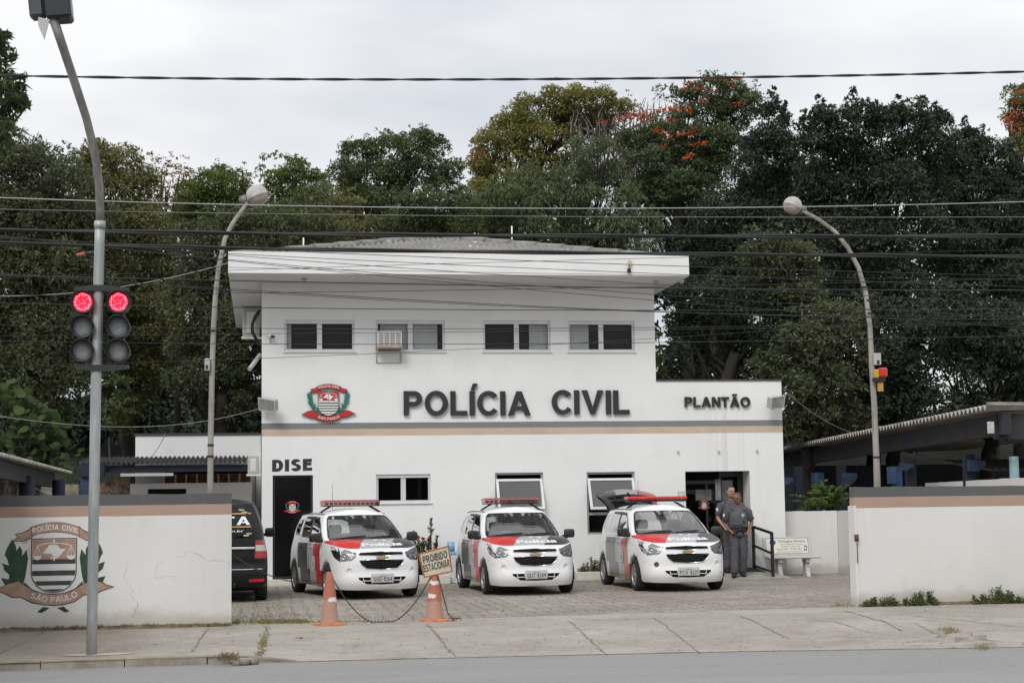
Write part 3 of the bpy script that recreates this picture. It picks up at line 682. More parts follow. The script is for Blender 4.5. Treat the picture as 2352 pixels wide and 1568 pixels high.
    P('bottom_ribbon', [(905, 1296), (780, 1285), (620, 1252), (480, 1180), (360, 1178), (250, 1118), (130, 1090), (300, 1005), (430, 975), (520, 1030), (620, 1095), (760, 1145), (905, 1160), (1060, 1145), (1190, 1095), (1300, 1030), (1430, 975), (1560, 1010), (1605, 1048), (1700, 1072), (1560, 1110), (1440, 1168), (1310, 1162), (1190, 1250), (1040, 1288)], .05, 0)
    P('bottom_ribbon', [(905, 1310), (780, 1298), (612, 1266), (476, 1192), (350, 1190), (240, 1128), (105, 1094), (296, 992), (436, 962), (530, 1020), (626, 1083), (760, 1133), (905, 1148), (1060, 1133), (1186, 1083), (1290, 1020), (1424, 962), (1566, 998), (1612, 1036), (1730, 1070), (1566, 1122), (1444, 1180), (1314, 1174), (1196, 1263), (1040, 1302)], .043, 2, .03)
    def arctext(t, xa, xb, f, h, k, bold):
        v, fcs, e = text_mesh(t, bold); x0 = min(p[0] for p in v); x1 = max(p[0] for p in v); s_ = (xb-xa)/(x1-x0)
        vs = []
        for p in v:
            X = xa+(p[0]-x0)*s_; dy = f(X+1)-f(X-1); n = math.hypot(2, dy); tx, ty = 2/n, dy/n
            yy = f(X); H = p[1]/.729*h; vs.append(T(X+ty*H-905, 760-(yy-tx*H), .058*dd))
        mbx(k).add(vs, fcs, 1)
    arctext(tex1, 622, 1222, lambda x: 288+.00052*(x-905)**2, 68, 'top_ribbon', .035)
    arctext(tex2, 590, 1235, lambda x: 1262-.00072*(x-905)**2, 78, 'bottom_ribbon', .02)
    return out
def crest(parts_parent, T, pal, t1='POLICIA CIVIL', t2='SAO PAULO', stripes=((742, 770), (822, 850), (902, 930), (982, 1006), (1062, 1080)), one=None, th=.03, dd=1., red=685, loc=None):
    o = cres(pal, t1, t2, T, stripes, th, dd, red, one == 'painted_crest'); R_o = []
    if one:
        mb = MB()
        for k in o: mb.merge(o[k])
        b = mb.build(one, pal, parts_parent); R_o.append(b)
    else:
        for k in o: R_o.append(o[k].build(k.rstrip('_'), pal, parts_parent))
    if loc is not None:
        for b in R_o: b.location = loc
    return R_o
PAL = [m_red, m_swhite, m_sblack, m_teal, m_sgrey]; PPAL = [m_ptan, m_pwhite, m_pblack, m_pgreen, m_pwhite]
U = at(1, 900, YF).x-at(0, 900, YF).x; U = U*.91875/11.2  # metres per crest unit
ccx, ccy = (740+905/11.2)*.91875, (940+760/11.2)*.91875
pc = at(ccx, ccy, YF)
t = tag(empty('wall_crest', tuple(pc)), 'round red, white and teal crest with laurels and ribbons left of the big black lettering', 'emblem')
crest(t, lambda x, y, d: (x*U, -.02-d, y*U), PAL)
# raised lettering
def raised(words, name, label, hgt=None, depth=.05, bold=.03):
    p = at(words[0][1], words[0][3], YF); t = tag(empty(name, tuple(p)), label, 'sign')
    for w_, x0, x1, yb, yt in words:
        a = at(x0, yb, YF); b = at(x1, yb, YF); h = at(x0, yt, YF).z-a.z; W_ = b.x-a.x
        sw = .21; gap = .105; L_ = []; x = 0
        for ch in w_:
            gm = glyph_mesh(ch, sw); L_.append((x, gm)); x += gm[3]+gap
        X1 = x-gap
        for xo, (v, f, e, gw) in L_:
            n = len(v); mb = MB(); zz = lambda q: (b.z-a.z)*((q[0]+xo)/X1)
            vs = [((q[0]+xo)/X1*W_+a.x-p.x, -.03-depth, q[1]*h+a.z+zz(q)-p.z) for q in v]; vs += [(q[0], -.008, q[2]) for q in vs]
            mb.add(vs, list(f)+[(i, n+i, n+j, j) for i, j in e]); mb.build('letter', m_letter, t)
    return t
raised([('POLÍCIA', 927, 1218, 953.5, 898), ('CIVIL', 1267, 1445, 951, 896)], 'wall_lettering', 'large raised black letters reading POLÍCIA CIVIL above the stripe')
raised([('PLANTÃO', 1572, 1722, 934.5, 911.5)], 'wall_lettering', 'small raised black letters reading PLANTÃO on the lower right wing', depth=.04, bold=.03)
# painted DISE over the left door
mb = MB(); a = at(625, 1083, YF); b = at(717, 1081, YF); hh = at(625, 1055.5, YF).z-a.z
add_text(mb, 'DISE', lambda x, y, d: (a.x+x, YF-.004, a.z+y+.02*x), w=b.x-a.x, h=hh, bold=.085)
sp_(mb.build('painted_lettering', mat('faded_black_paint', (.03, .031, .034), .8, var=.5, vscale=5)))
# left door: dark glass with crest sticker
a_, b_, c_, e_ = DI[:4]
mb = MB(); mb.box((a_, YF+.08, c_), (b_, YF+.12, e_)); dr_ = sp_(mb.build('door', mat('dark_tinted_glass', (.004, .004, .0045), .12, spec=.22)))
mb = MB()
for q in (((a_, YF+.06, c_), (a_+.05, YF+.079, e_)), ((b_-.05, YF+.06, c_), (b_, YF+.079, e_)), ((a_+.05, YF+.06, e_-.05), (b_-.05, YF+.079, e_)), ((a_+.05, YF+.06, c_), (b_-.05, YF+.079, c_+.06))): mb.box(*q)
mb.build('door_frame', m_black, dr_)
pd = at(671.5, 1164.5, YF+.07); U2 = .38/1570
crest(dr_, lambda x, y, d: (pd.x+x*U2, YF+.075-d*.1, pd.z+y*U2), PAL, one='crest_sticker', th=.01, t2='SÃO PAULO', loc=(0, 0, 0))
# entrance recess
a_, b_, c_, e_ = EN[:4]; ye = YF+.55
m_ddark = mat('dark_frame', (.02, .022, .022), .4)
mb = MB(); xa = a_+(b_-a_)*.66
mb.box((a_, ye, c_), (a_+.1, ye+.06, e_)); mb.box((xa-.06, ye, c_), (xa, ye+.06, e_)); mb.box((a_+.1, ye, e_-.28), (xa-.06, ye+.06, e_-.2)); mb.box((a_+.1, ye, c_), (xa-.06, ye+.06, c_+.1)); mb.box((b_-.12, ye, c_), (b_, ye+.06, e_))
mb.box((a_+(xa-a_)*.62, ye, c_+.1), (a_+(xa-a_)*.62+.05, ye+.06, e_-.28)); mb.box((xa, ye, e_-.12), (b_-.12, ye+.06, e_))
en = sp_(mb.build('entrance', m_ddark))
mb = MB(); mb.box((a_+.1, ye+.02, c_+.1), (xa-.06, ye+.03, e_-.28)); mb.build('door_glass', m_glassd, en)
q0, q1 = at(1597, 1124, ye), at(1634, 1148, ye); mb = MB(); mb.box((q0.x, ye-.012, q1.z), (q1.x, ye-.004, q0.z)); mb.build('poster', mat('faded_poster', (.12, .13, .13), .5, var=.3, vscale=6), en)
q0, q1 = at(1642, 1100, ye), at(1656, 1148, ye); mb = MB(); mb.box((q0.x, ye-.012, q1.z), (q1.x, ye-.004, q0.z)); mb.build('poster', mat('pale_poster', (.3, .31, .3), .5, var=.5, vscale=4), en)
pd = at(1617, 1159, ye); U3 = .3/1570
crest(en, lambda x, y, d: (pd.x+x*U3, ye-.006-d*.1, pd.z+y*U3), PAL, one='crest_sticker', th=.01, t2='SÃO PAULO', loc=(0, 0, 0))
mb = MB(); mb.box((xa+.05, YF+.87, c_+1.1), (xa+.36, YF+.89, e_-.2)); mb.build('back_window_light', mat('pale_window_light', (.5, .52, .5), .8, var=.3, vscale=3), en)  # pale board, its colour stands in for window light inside
mb = MB(); mb.box((a_+.002, YF, c_-.19), (b_-.002, YF+.9, c_)); sp_(mb.build('entrance_floor', mat('dark_tile', (.05, .05, .05), .5)))
mb = MB(); q0 = at(1557, 1128, YF); q1 = at(1575, 1150, YF); mb.box((q0.x, YF-.012, q1.z), (q1.x-.02, YF-.003, q0.z), 0); mb.box((q0.x+.02, YF-.016, q1.z+.02), (q1.x-.04, YF-.0125, q0.z-.02), 1)
tag(mb.build('wall_notice', [m_grey, mat('notice_paper', (.62, .62, .6), .6, var=.2, vscale=20)]), 'small framed paper notice on the wall left of the entrance', 'notice')
for i, (x, y) in enumerate(((1557, 1036), (1650.5, 1036), (1738, 1034))):
    p = at(x, y, YF); mb = MB(); mb.cyl(p, p+Vector((0, -.05, 0)), .02, n=8); mb.box((p.x-.018, YF-.07, p.z-.03), (p.x+.018, YF-.03, p.z-.005))
    tag(mb.build('wall_spotlight', m_grey), ['tiny wall spotlight above the entrance, nearest the letter P', 'tiny wall spotlight above the middle of the entrance', 'tiny wall spotlight above the right end of the entrance'][i], 'light', 'tiny spotlights above the entrance')
# floodlights, camera, cooling units ---------------------------------
def flood(p, rz, tilt, label):
    t = tag(empty('floodlight', tuple(p), 0), label, 'floodlight', 'floodlights on the facade'); M = Matrix.Rotation(R(rz), 4, 'Z') @ Matrix.Rotation(R(tilt), 4, 'X') @ Matrix.Rotation(R(12 if rz < 0 else -8), 4, 'Y')
    mb = MB(); mb.box((-.2, -.09, -.13), (.2, .06, .13), M=M, bev=.02); mb.build('housing', m_grey, t)
    mb = MB(); mb.box((-.22, -.11, -.15), (.22, -.092, -.125), M=M); mb.box((-.22, -.11, .125), (.22, -.092, .15), M=M); mb.box((-.22, -.11, -.125), (-.19, -.092, .125), M=M); mb.box((.19, -.11, -.125), (.22, -.092, .125), M=M); mb.build('rim', mat('rim_alu', (.5, .5, .49), .4), t)
    mb = MB(); mb.box((-.188, -.1, -.123), (.188, -.094, .123), M=M); mb.build('lens', mat('dusty_lens', (.33, .33, .31), .25, var=.25, vscale=9), t)
    mb = MB(); mb.tube([(0, .28, -.02), (0, .12, -.02), M @ Vector((0, .06, -.02))], .025); mb.build('bracket', m_grey, t)
flood(at(619, 927, YF-.28), -38, 22, 'grey floodlight tilted on the facade left of the crest'); flood(at(1779, 922, YF-.28), 30, 18, 'pale floodlight at the right end of the wing beside PLANTÃO')
p = at(621, 770, YF-.1); t = tag(empty('security_camera', tuple(p)), 'small white security camera left of the upper windows', 'camera')
mb = MB(); mb.lathe([(.0, .05), (.05, .05), (.06, 0), (.055, -.05), (0, -.06)], Matrix.Translation((0, .02, 0)), 14); mb.build('housing', m_white, t)
mb = MB(); mb.cyl((.0, 0, -.02), (.08, -.06, -.04), .028); mb.build('lens', m_black, t)
mb = MB(); mb.tube([(0, .03, -.03), (0, .05, -.12), (0, .09, -.15)], .012); mb.build('bracket', m_grey, t)
# window air conditioner
q0 = at(867, 760, YF-.35); q1 = at(923, 795, YF-.35); t = tag(empty('window_air_conditioner', (q0.x, q0.y, q1.z)), 'white window air conditioner with slatted front on a metal bracket', 'air conditioner')
w_, h_ = q1.x-q0.x, q0.z-q1.z
mb = MB(); mb.box((0, .01, 0), (w_, .5, h_), bev=.008); mb.build('casing', m_white, t)
mb = MB(); mb.box((.02, -.0, .02), (w_-.02, .008, h_-.02)); mb.build('grille_back', mat('grille_dark', (.05, .045, .04), .8), t)
mb = MB()
for k in range(5): x = .015+(w_-.03)*k/4; mb.box((x-.009, -.02, .01), (x+.009, -.001, h_-.01))
for k in range(9): z = .015+(h_-.03)*k/8; mb.box((.0, -.014, z-.009), (w_, -.0015, z+.009))
mb.build('grille', m_white, t)
mb = MB(); mb.box((-.02, -.03, -.04), (w_+.02, .34, -.004)); mb.build('tray', mat('rusty_tray', (.34, .25, .17), .8, var=.3), t)
zb = at(895, 834, YF).z-q1.z; mb = MB()
for x in (.0, w_): mb.box((x-.012, .33, zb), (x+.012, .35, -.04)); mb.cyl((x, .34, zb+.02), (x, -.02, -.05), .012)
mb.box((0, .33, zb), (w_, .35, zb+.02)); mb.build('bracket', m_grey, t)
def condenser(p, w, h, d, label):
    t = tag(empty('condenser_unit', tuple(p)), label, 'air conditioner', 'outdoor cooling units')
    mb = MB(); mb.box((0, 0, 0), (w, d, h), bev=.015); mb.build('casing', m_grey, t)
    mb = MB(); mb.box((w*.25, -.008, h*.15), (w*.75, -.001, h*.85)); 
    for k in range(6): mb.box((w*.3, -.016, h*(.2+.1*k)), (w*.7, -.0085, h*(.2+.1*k)+.02))
    mb.build('grille', m_white, t); mb = MB(); mb.box((-.03, -.02, -.04), (w+.05, d, -.004)); mb.build('shelf', m_trim, t)
p = at(557, 773, 41.0); condenser((p.x, 41.0, p.z), .42, .72, .3, 'grey outdoor cooling unit under the eaves on the left side wall')
p = at(569, 1088, 37.3); condenser((p.x, 37.3, p.z), .24, .4, .3, 'grey outdoor cooling unit low on the left side wall above the black van')
mb = MB()
for k in range(5):
    s_ = random.uniform(.6, 1.1); pts = []
    for i in range(13):
        a = pi*i/12; q = at(594-20*s_*sin(a)+k*1.2, 712+80*(i/12)+random.uniform(-2, 2), 40.2-.1*k); pts.append(q)
    mb.tube(pts, .02, 6)
tag(mb.build('cable_coil', m_black), 'loose bundle of black cables on the left side wall under the eaves', 'cables')
mb = MB(); a = at(597, 815, 37.5); b = at(573, 848, 37.0); mb.cyl(a, b, .05, n=10); tag(mb.build('drain_pipe', m_grey), 'short grey pipe sticking out of the left side wall', 'pipe')
# ================================================================ front walls, annexes, shelters
def frontwall(x0, x1, Y0, Y1, zt0, zt1, th, name, label, end=None):
    """free-standing wall from (x0,Y0) to (x1,Y1); object origin at its left end, x along the wall"""
    L = math.hypot(x1-x0, Y1-Y0); a = math.atan2(Y1-Y0, x1-x0); o = empty(name, (x0, Y0, 0), a); tag(o, label, 'wall')
    mb = MB(); n = 60; vs = []
    for i in range(n+1):
        x = L*i/n; zt = zt0+(zt1-zt0)*i/n+rng.normal()*.003
        vs += [(x, 0, -.25), (x, 0, zt), (x, th, zt), (x, th, -.25)]
    fs = []
    for i in range(n):
        for k in range(3): fs.append((i*4+k, (i+1)*4+k, (i+1)*4+k+1, i*4+k+1))
    fs += [(0, 1, 2, 3), (n*4+3, n*4+2, n*4+1, n*4)]
    mb.add(vs, fs); return o, mb, L
ztL = at(531, 1131.5, YWL).z; gL = at(531, 1157, YWL).z; tL = at(531, 1181, YWL).z
m_fw = wallpaint('boundary_paint', [(gL, 3, GREY), (tL, gL, TAN)], (.12, .5), tint=(.70, .70, .68), drip=.05)
g = G(m_fw); old = g.b.inputs['Base Color'].links[0].from_socket
ck = g.m('ABSOLUTE', g.m('SUBTRACT', g.noise(.8, 4, .5, g.vec((.8, 1, 1.1), (2, 0, 5))), .5)); ck = g.m('MULTIPLY', g.ss(ck, .003, .0006), g.ss(g.noise(.9, 2, .5, g.vec((1, 1, 1), (9, 3, 1))), .5, .6, 0., .55))
g.base(g.mix(ck, old, (.25, .22, .19)))
o, mb, L = frontwall(-12, XWL, YWL, YWL, ztL, ztL, .18, 'boundary_wall', 'white boundary wall left of the gateway with grey and tan bands and a painted crest')
mb.build('wall', m_fw, o)
pl = at(379/2.8147*.91875, (1150+735/2.8147)*.91875, YWL); U4 = (at(231, 1250, YWL).x-at(0, 1250, YWL).x)/1350
cr1 = crest(o, lambda x, y, d: (pl.x+12+x*U4, -.001-d*.06, pl.z+y*U4*1.02), PPAL, t1='POLÍCIA CIVIL', t2='SÃO PAULO', stripes=((685, 748), (835, 905), (975, 1035), (1085, 1300)), one='painted_crest', th=.01)
ztR = at(1963, 1118, YWR).z; gR = at(1963, 1142, YWR).z; tR = at(1963, 1166.5, YWR).z
m_fw2 = wallpaint('boundary_paint_right', [(gR, 3, GREY), (tR, gR, TAN)], (.1, .45), tint=(.70, .70, .68), drip=.04)
o, mb, L = frontwall(XWR, 24, YWR, YWR+.35, ztR, ztR-.05, .2, 'boundary_wall', 'white boundary wall right of the gateway with grey and tan bands above weeds')
mb.build('wall', m_fw2, o)
mb = MB(); mb.box((-.02, -.03, -.15), (.02, .23, ztR-.3)); mb.build('corner_strip', wallpaint('corner_paint', (), (.1, .4), tint=(.72, .71, .69)), o)
# latch and chain end on the right wall
p = at(1967, 1238, YWR-.02); mb = MB(); mb.box((p.x-.03, YWR-.05, p.z-.03), (p.x+.03, YWR-.004, p.z+.08)); mb.cyl((p.x-.01, YWR-.05, p.z+.02), (p.x-.01, YWR-.12, p.z+.03), .02)
for k in range(9): mb.cyl((p.x-.01+(k % 2)*.01, YWR-.06, p.z-.05-k*.035), (p.x+.0-(k % 2)*.01, YWR-.06, p.z-.05-k*.035-.045), .008, n=6)
tag(mb.build('gate_latch', mat('rusty_iron', (.16, .075, .05), .85, var=.4, vscale=30)), 'rusty latch with a hanging chain end on the corner of the right wall', 'latch')
# low wall between station and right boundary
m_low = wallpaint('low_wall_paint', (), (.1, .4), tint=(.70, .695, .67), drip=.08)
zl = at(1880, 1173, 37.2).z; xa_ = at(1803, 1250, 37.2).x; xb_ = at(1925, 1250, 37.2).x
o, mb, L = frontwall(XR+.04, xb_, 37.2, 37.2, zl, zl, .15, 'yard_wall', 'low white wall behind the bench joining the right side of the station'); mb.build('wall', m_low, o)
p2 = at(1990, 1250, 35.2)
o, mb, L = frontwall(xb_+.003, p2.x, 37.19, 35.2, zl, zl-.0, .15, 'yard_wall', 'low white stained wall bending forward right of the bench'); mb.build('wall', m_low, o)
a = gp(2125, 1108.9, 2.05); b = gp(2352, 1096.7, 2.05); c2 = b+(b-a)*1.2
o, mb, L = frontwall(a.x, c2.x, a.y, c2.y, 2.05, 2.05, .15, 'yard_wall', 'white wall rising behind the right boundary wall under the carport'); mb.build('wall', m_low, o)

# white annex left of the station
YA = 43.0
ax0 = at(302.8, 1030, YA).x; ax1 = -.02; aT = at(450, 995, YA).z; aM = at(450, 1062, YA).z
m_ann = wallpaint('annex_paint', (), (0, 0), tint=(.74, .745, .74))
an = tag(empty('annex_building', (0, 0, 0)), 'low white annex left of the station behind the street lamp', 'building')
mb = MB(); mb.box((ax0, YA+1.2, 0), (ax1, YA+6, aT)); mb.build('upper_wall', m_ann, an)
mb = MB(); mb.box((ax0-.03, YA+1.17, aT), (ax1, YA+6, aT+.06)); mb.build('parapet_cap', m_dark if False else mat('cap_dark', (.04, .04, .045), .7), an)
lwT = at(450, 1108.5, YA).z; sl0, sl1 = at(338.5, 1130, YA).x, at(427.6, 1130, YA).x; st_, sb_ = at(380, 1122, YA).z, at(380, 1134, YA).z
mb = MB(); lx0 = at(299, 1110, YA).x; lx1 = at(579, 1110, YA).x
holed_wall(mb, lx0, lx1, 1.3, lwT, [[sl0, sl1, sb_-.1, st_, .3]], YA, .2)
mb.add([(lx0, YA, 0), (lx0, YA+1.2, 0), (lx0, YA+1.2, lwT), (lx0, YA, lwT)], [(0, 1, 2, 3)])
mb.add([(lx0, YA, lwT), (lx1, YA, lwT), (lx1, YA+1.2, lwT), (lx0, YA+1.2, lwT)], [(0, 1, 2, 3)])
holed_wall(mb, lx0, lx1, 0, 1.3, [[at(532, 1135, YA).x-1.0, lx1-.06, 0, 1.2, .3]], YA, .2)
mb.build('wall', m_ann, an)
mb = MB(); mb.box((lx0+.05, YA+.31, .0), (lx1-.005, YA+1.1, lwT-.02)); mb.build('room_dark_block', m_dark, an)  # near-black block painting the darkness behind the wall openings
m_brick = mat('hollow_brick', (.24, .085, .055), .9, var=.3, vscale=10)
mb = MB(); bx0 = at(378, 1100, YA).x; bx1 = lx1-.05; nb = 44; z0b, z1b = lwT+.01, at(450, 1088, YA).z
for r in range(3):
    for k in range(nb):
        x = bx0+(bx1-bx0)*k/nb; w_ = (bx1-bx0)/nb; z = z0b+(z1b-z0b)*r/3; h_ = (z1b-z0b)/3
        mb.box((x+.004, YA+.1, z+.003), (x+w_*.35, YA+.2, z+h_-.003)); mb.box((x+w_*.35, YA+.12, z+h_*.6), (x+w_-.004, YA+.2, z+h_-.003))
mb.build('brick_lattice', m_brick, an)
mb = MB()
for k in range(1, 8): x = bx0+(bx1-bx0)*k/8; mb.box((x-.02, YA+.07, z0b), (x+.02, YA+.098, z1b))
mb.build('mortar_pier', mat('mortar', (.4, .36, .3), .9), an)
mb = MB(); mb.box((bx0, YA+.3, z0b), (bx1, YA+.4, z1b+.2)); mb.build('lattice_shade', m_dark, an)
def corrugated(mb, A, B, C, D, n, amp=.03, th=.012, sub=8, m=0):
    """sheet spanned by edge A->B (waves run along it) and towards D->C"""
    A, B, C, D = map(Vector, (A, B, C, D)); k = n*sub; nr = (B-A).cross(D-A).normalized()
    if nr.z < 0: nr = -nr
    vs = []
    for i in range(k+1):
        t = i/k; o = nr*(amp*cos(2*pi*n*t))
        vs += [A.lerp(B, t)+o, D.lerp(C, t)+o, A.lerp(B, t)+o-nr*th, D.lerp(C, t)+o-nr*th]
    fs = []
    for i in range(k): j = i*4; fs += [(j, j+4, j+5, j+1), (j+2, j+3, j+7, j+6), (j, j+2, j+6, j+4), (j+1, j+5, j+7, j+3)]
    mb.add(vs, fs, m, False)
m_sheet = mat('weathered_sheet', (.05, .05, .05), .9, var=.4, vscale=3); m_sheetp = mat('pale_sheet', (.30, .28, .25), .9, var=.3, vscale=3)
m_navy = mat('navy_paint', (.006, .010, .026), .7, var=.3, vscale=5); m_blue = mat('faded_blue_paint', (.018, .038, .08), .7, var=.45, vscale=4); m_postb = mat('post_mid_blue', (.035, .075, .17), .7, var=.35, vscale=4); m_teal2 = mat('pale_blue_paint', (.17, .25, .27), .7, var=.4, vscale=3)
cs = tag(empty('covered_passage', (0, 0, 0)), 'dark corrugated canopy in front of the white annex', 'canopy')
ca, cb = at(181, 1064, 41.2), at(568, 1064, 41.2); zc = ca.z
mb = MB(); corrugated(mb, (ca.x, 41.2, zc), (cb.x, 41.2, zc), (cb.x, 44.1, zc+.22), (ca.x, 44.1, zc+.22), 34, .035); mb.build('roof_sheet', m_sheet, cs)
mb = MB(); mb.box((ca.x+.05, 41.35, at(300, 1084, 41.3).z), (cb.x+.25, 41.45, zc-.06)); mb.build('beam', m_navy, cs)
mb = MB(); mb.box((at(552-7, 1135, 41.3).x+.45, 41.35, 0), (at(585, 1135, 41.3).x, 41.55, zc-.08)); mb.build('post', m_navy, cs)
mb = MB(); q = at(277, 1085, 41.1); mb.box((q.x, 41.05, q.z-.09), (at(398, 1085, 41.1).x, 41.2, q.z-.02)); mb.build('lamp_tube', m_grey, cs)
for xx in (190, ):
    mb = MB(); x_ = at(195, 1100, 40.9).x; mb.box((x_-.1, 40.9, 0), (x_+.1, 41.1, at(195, 1084, 40.9).z-.1)); mb.build('post', mat('post_blue', (.02, .04, .09), .7, var=.3), cs)
mb = MB(); x0_, x1_ = at(187, 1080, 40.9).x, at(240, 1080, 40.9).x; mb.box((x0_, 40.8, at(200, 1094, 40.8).z), (x1_, 41.2, at(200, 1064, 40.8).z)); mb.build('beam_end', m_navy, cs)
# left carport: sheet edge running back from the street
A = gp(0, 1042, 2.5); B = gp(166, 1085, 2.5); d = (A-B).normalized(); A2 = A+d*6; nrm = Vector((-1, .0, 0))
lc = tag(empty('left_carport', (0, 0, 0)), 'dark corrugated carport with navy posts behind the left boundary wall', 'carport')
mb = MB(); corrugated(mb, A2, B, B+nrm*7+Vector((0, 0, .5)), A2+nrm*7+Vector((0, 0, .5)), int((A2-B).length/.17), .028); mb.build('roof_sheet', m_sheetp, lc)
mb = MB()
def slab(mb, P, Q, h, t, dz=0, m=0):
    P = Vector(P); Q = Vector(Q); n = (Q-P).cross(Vector((0, 0, 1))).normalized()*t
    v = [P, Q, Q+n, P+n]; mb.add([p+Vector((0, 0, dz-h)) for p in v]+[p+Vector((0, 0, dz)) for p in v], [(0, 3, 2, 1), (4, 5, 6, 7), (0, 1, 5, 4), (1, 2, 6, 5), (2, 3, 7, 6), (3, 0, 4, 7)], m)
slab(mb, A2+Vector((-.12, 0, 0)), B+Vector((-.5, .0, 0)), .25, .15, -.06); mb.build('beam', mat('dark_beam', (.018, .02, .026), .8, var=.3), lc)
for px, Y in ((61, 29.5), (135, 34.0)):
    p = at(px, 1100, Y); mb = MB(); mb.cyl((p.x, Y, 0), (p.x, Y, 2.3), .13, n=14); mb.build('post', m_navy, lc)
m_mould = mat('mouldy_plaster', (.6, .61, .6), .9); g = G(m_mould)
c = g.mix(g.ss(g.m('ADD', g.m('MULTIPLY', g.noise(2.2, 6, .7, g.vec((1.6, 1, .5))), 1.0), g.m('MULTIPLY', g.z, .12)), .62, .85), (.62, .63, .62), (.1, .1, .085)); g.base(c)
def polywall(name, pts, Y, th, m, label, cat='wall'):
    P = [at(x, y, Y) for x, y in pts]; mb = MB(); mb.prism([(p.x, p.z) for p in P], lambda x, z, q: (x, Y+q, z), th, 0, True); return tag(mb.build(name, m), label, cat)
polywall('plastered_wall', [(-60, 1080), (0, 1094), (30, 1098), (52, 1112), (52, 1175), (-60, 1175)], 33, .2, m_mould, 'bright mould streaked plaster wall under the left carport')
polywall('plastered_wall', [(62, 1113), (95, 1128), (122, 1138), (122, 1175), (62, 1175)], 36.5, .2, m_mould, 'sloping mouldy white wall between the two navy carport posts')
m_stone = mat('mossy_blocks', (.2, .18, .14), .9, var=.5, vscale=4, bump=.6, bscale=12)
polywall('block_wall', [(95, 1110), (180, 1112), (180, 1140), (95, 1140)], 40, .2, m_stone, 'mossy stone steps seen between the left carport posts')
polywall('plastered_wall', [(196, 1112), (212, 1113), (212, 1150), (196, 1150)], 42.5, .1, m_mould, 'narrow white mouldy pillar just left of the traffic light pole')
m_rust = mat('rust_streaked_plaster', (.3, .27, .22), .9); g = G(m_rust)
g.base(g.mix(g.ss(g.noise(1.2, 5, .7, g.vec((2, 1, .3))), .42, .6), g.mix(g.ss(g.noise(6, 5, .7), .4, .6), (.3, .27, .21), (.07, .065, .05)), (.3, .13, .06)))
polywall('plastered_wall', [(212, 1118), (236, 1108), (280, 1097), (299, 1094), (299, 1150), (212, 1150)], 43.4, .2, m_rust, 'rust streaked grey retaining wall left of the annex')
# right carport
A = gp(1800.5, 1029, 3.25); B = gp(2266.7, 934.5, 3.45); Cx = B+Vector((9, .2, 0)); 
rc = tag(empty('right_carport', (0, 0, 0)), 'long carport with corrugated roof and blue posts behind the right boundary wall', 'carport')
dirv = (B-A).normalized(); A0 = A-dirv*5; back = Vector((9, 3.5, 0))
mb = MB(); corrugated(mb, B, A0, A0+back+Vector((0, 0, .25)), B+back*.98+Vector((0, 0, .25)), int((B-A0).length/.25), .055); mb.build('roof_sheet', m_sheetp, rc)
mb = MB(); E = B+Vector((9, .3, -.03)); mb.add([B+Vector((0, 0, .04)), E, E+Vector((0, 0, .07)), B+Vector((0, 0, .1))], [(0, 1, 2, 3)]); mb.build('roof_edge', m_sheetp, rc)
mb = MB(); off = Vector((.35, .1, 0)); slab(mb, A0+off, B+off+Vector((.1, .25, 0)), .42, -.2, -.1); slab(mb, B+off+Vector((.1, .45, 0)), E+Vector((0, .45, 0)), .5, -.2, -.1); mb.build('beam', mat('beam_blue_grey', (.014, .022, .045), .8, col2=(.045, .038, .03), vscale=1.3), rc)
def onedge(px):
    best = None
    for i in range(400):
        t = i/399; P = A0.lerp(B, t)+off; rr = P-CP; sx = 1176+FPX*(rr.dot(R_))/rr.dot(F_)
        if best is None or abs(sx-px) < best[0]: best = (abs(sx-px), P)
    return best[1]
for px, m_, wd in ((1885, m_postb, .17), (2063, m_postb, .17)):
    P = onedge(px); mb = MB(); mb.box((P.x-wd*.5, P.y+.05, 0), (P.x+wd*.5, P.y+.3, 2.46)); mb.build('post', m_, rc)
    mb = MB(); mb.box((P.x-wd*.5-.12, P.y+.0, 2.05), (P.x-wd*.5-.003, P.y+.3, 2.45)); mb.build('bracket', m_, rc)
P = at(2326, 1000, B.y+.6); mb = MB(); mb.cyl((P.x, P.y, 0), (P.x, P.y, 2.5), .092, n=16); mb.build('post', m_teal2, rc)
# rows of inner posts with brackets, deep in the shade
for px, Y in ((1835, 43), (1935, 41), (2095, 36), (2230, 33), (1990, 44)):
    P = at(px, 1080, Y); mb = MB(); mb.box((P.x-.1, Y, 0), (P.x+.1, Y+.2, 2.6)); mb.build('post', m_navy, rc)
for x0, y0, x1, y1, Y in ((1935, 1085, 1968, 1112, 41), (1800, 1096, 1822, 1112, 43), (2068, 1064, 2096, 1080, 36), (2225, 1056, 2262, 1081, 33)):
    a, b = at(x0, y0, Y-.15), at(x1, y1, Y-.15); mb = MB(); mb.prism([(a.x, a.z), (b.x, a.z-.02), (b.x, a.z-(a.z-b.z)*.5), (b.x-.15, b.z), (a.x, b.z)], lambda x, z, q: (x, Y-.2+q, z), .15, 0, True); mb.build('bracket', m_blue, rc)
for x0, y0, x1, y1, Y in ((2267, 968, 2283, 995, 26.2),):
    a, b = at(x0, y0, Y), at(x1, y1, Y); mb = MB(); mb.box((a.x, Y-.02, b.z), (b.x, Y, a.z)); mb.build('notice_plate', mat('plate_grey', (.45, .44, .42), .6, var=.3, vscale=20), rc)
a = at(2272, 1078, 38); mb = MB(); corrugated(mb, (a.x, 38, a.z), (a.x+9, 38, a.z), (a.x+9, 41, a.z+.3), (a.x, 41, a.z+.3), 50, .03); tag(mb.build('far_roof', m_sheetp), 'pale corrugated roof edge glimpsed far behind the right carport post', 'roof')
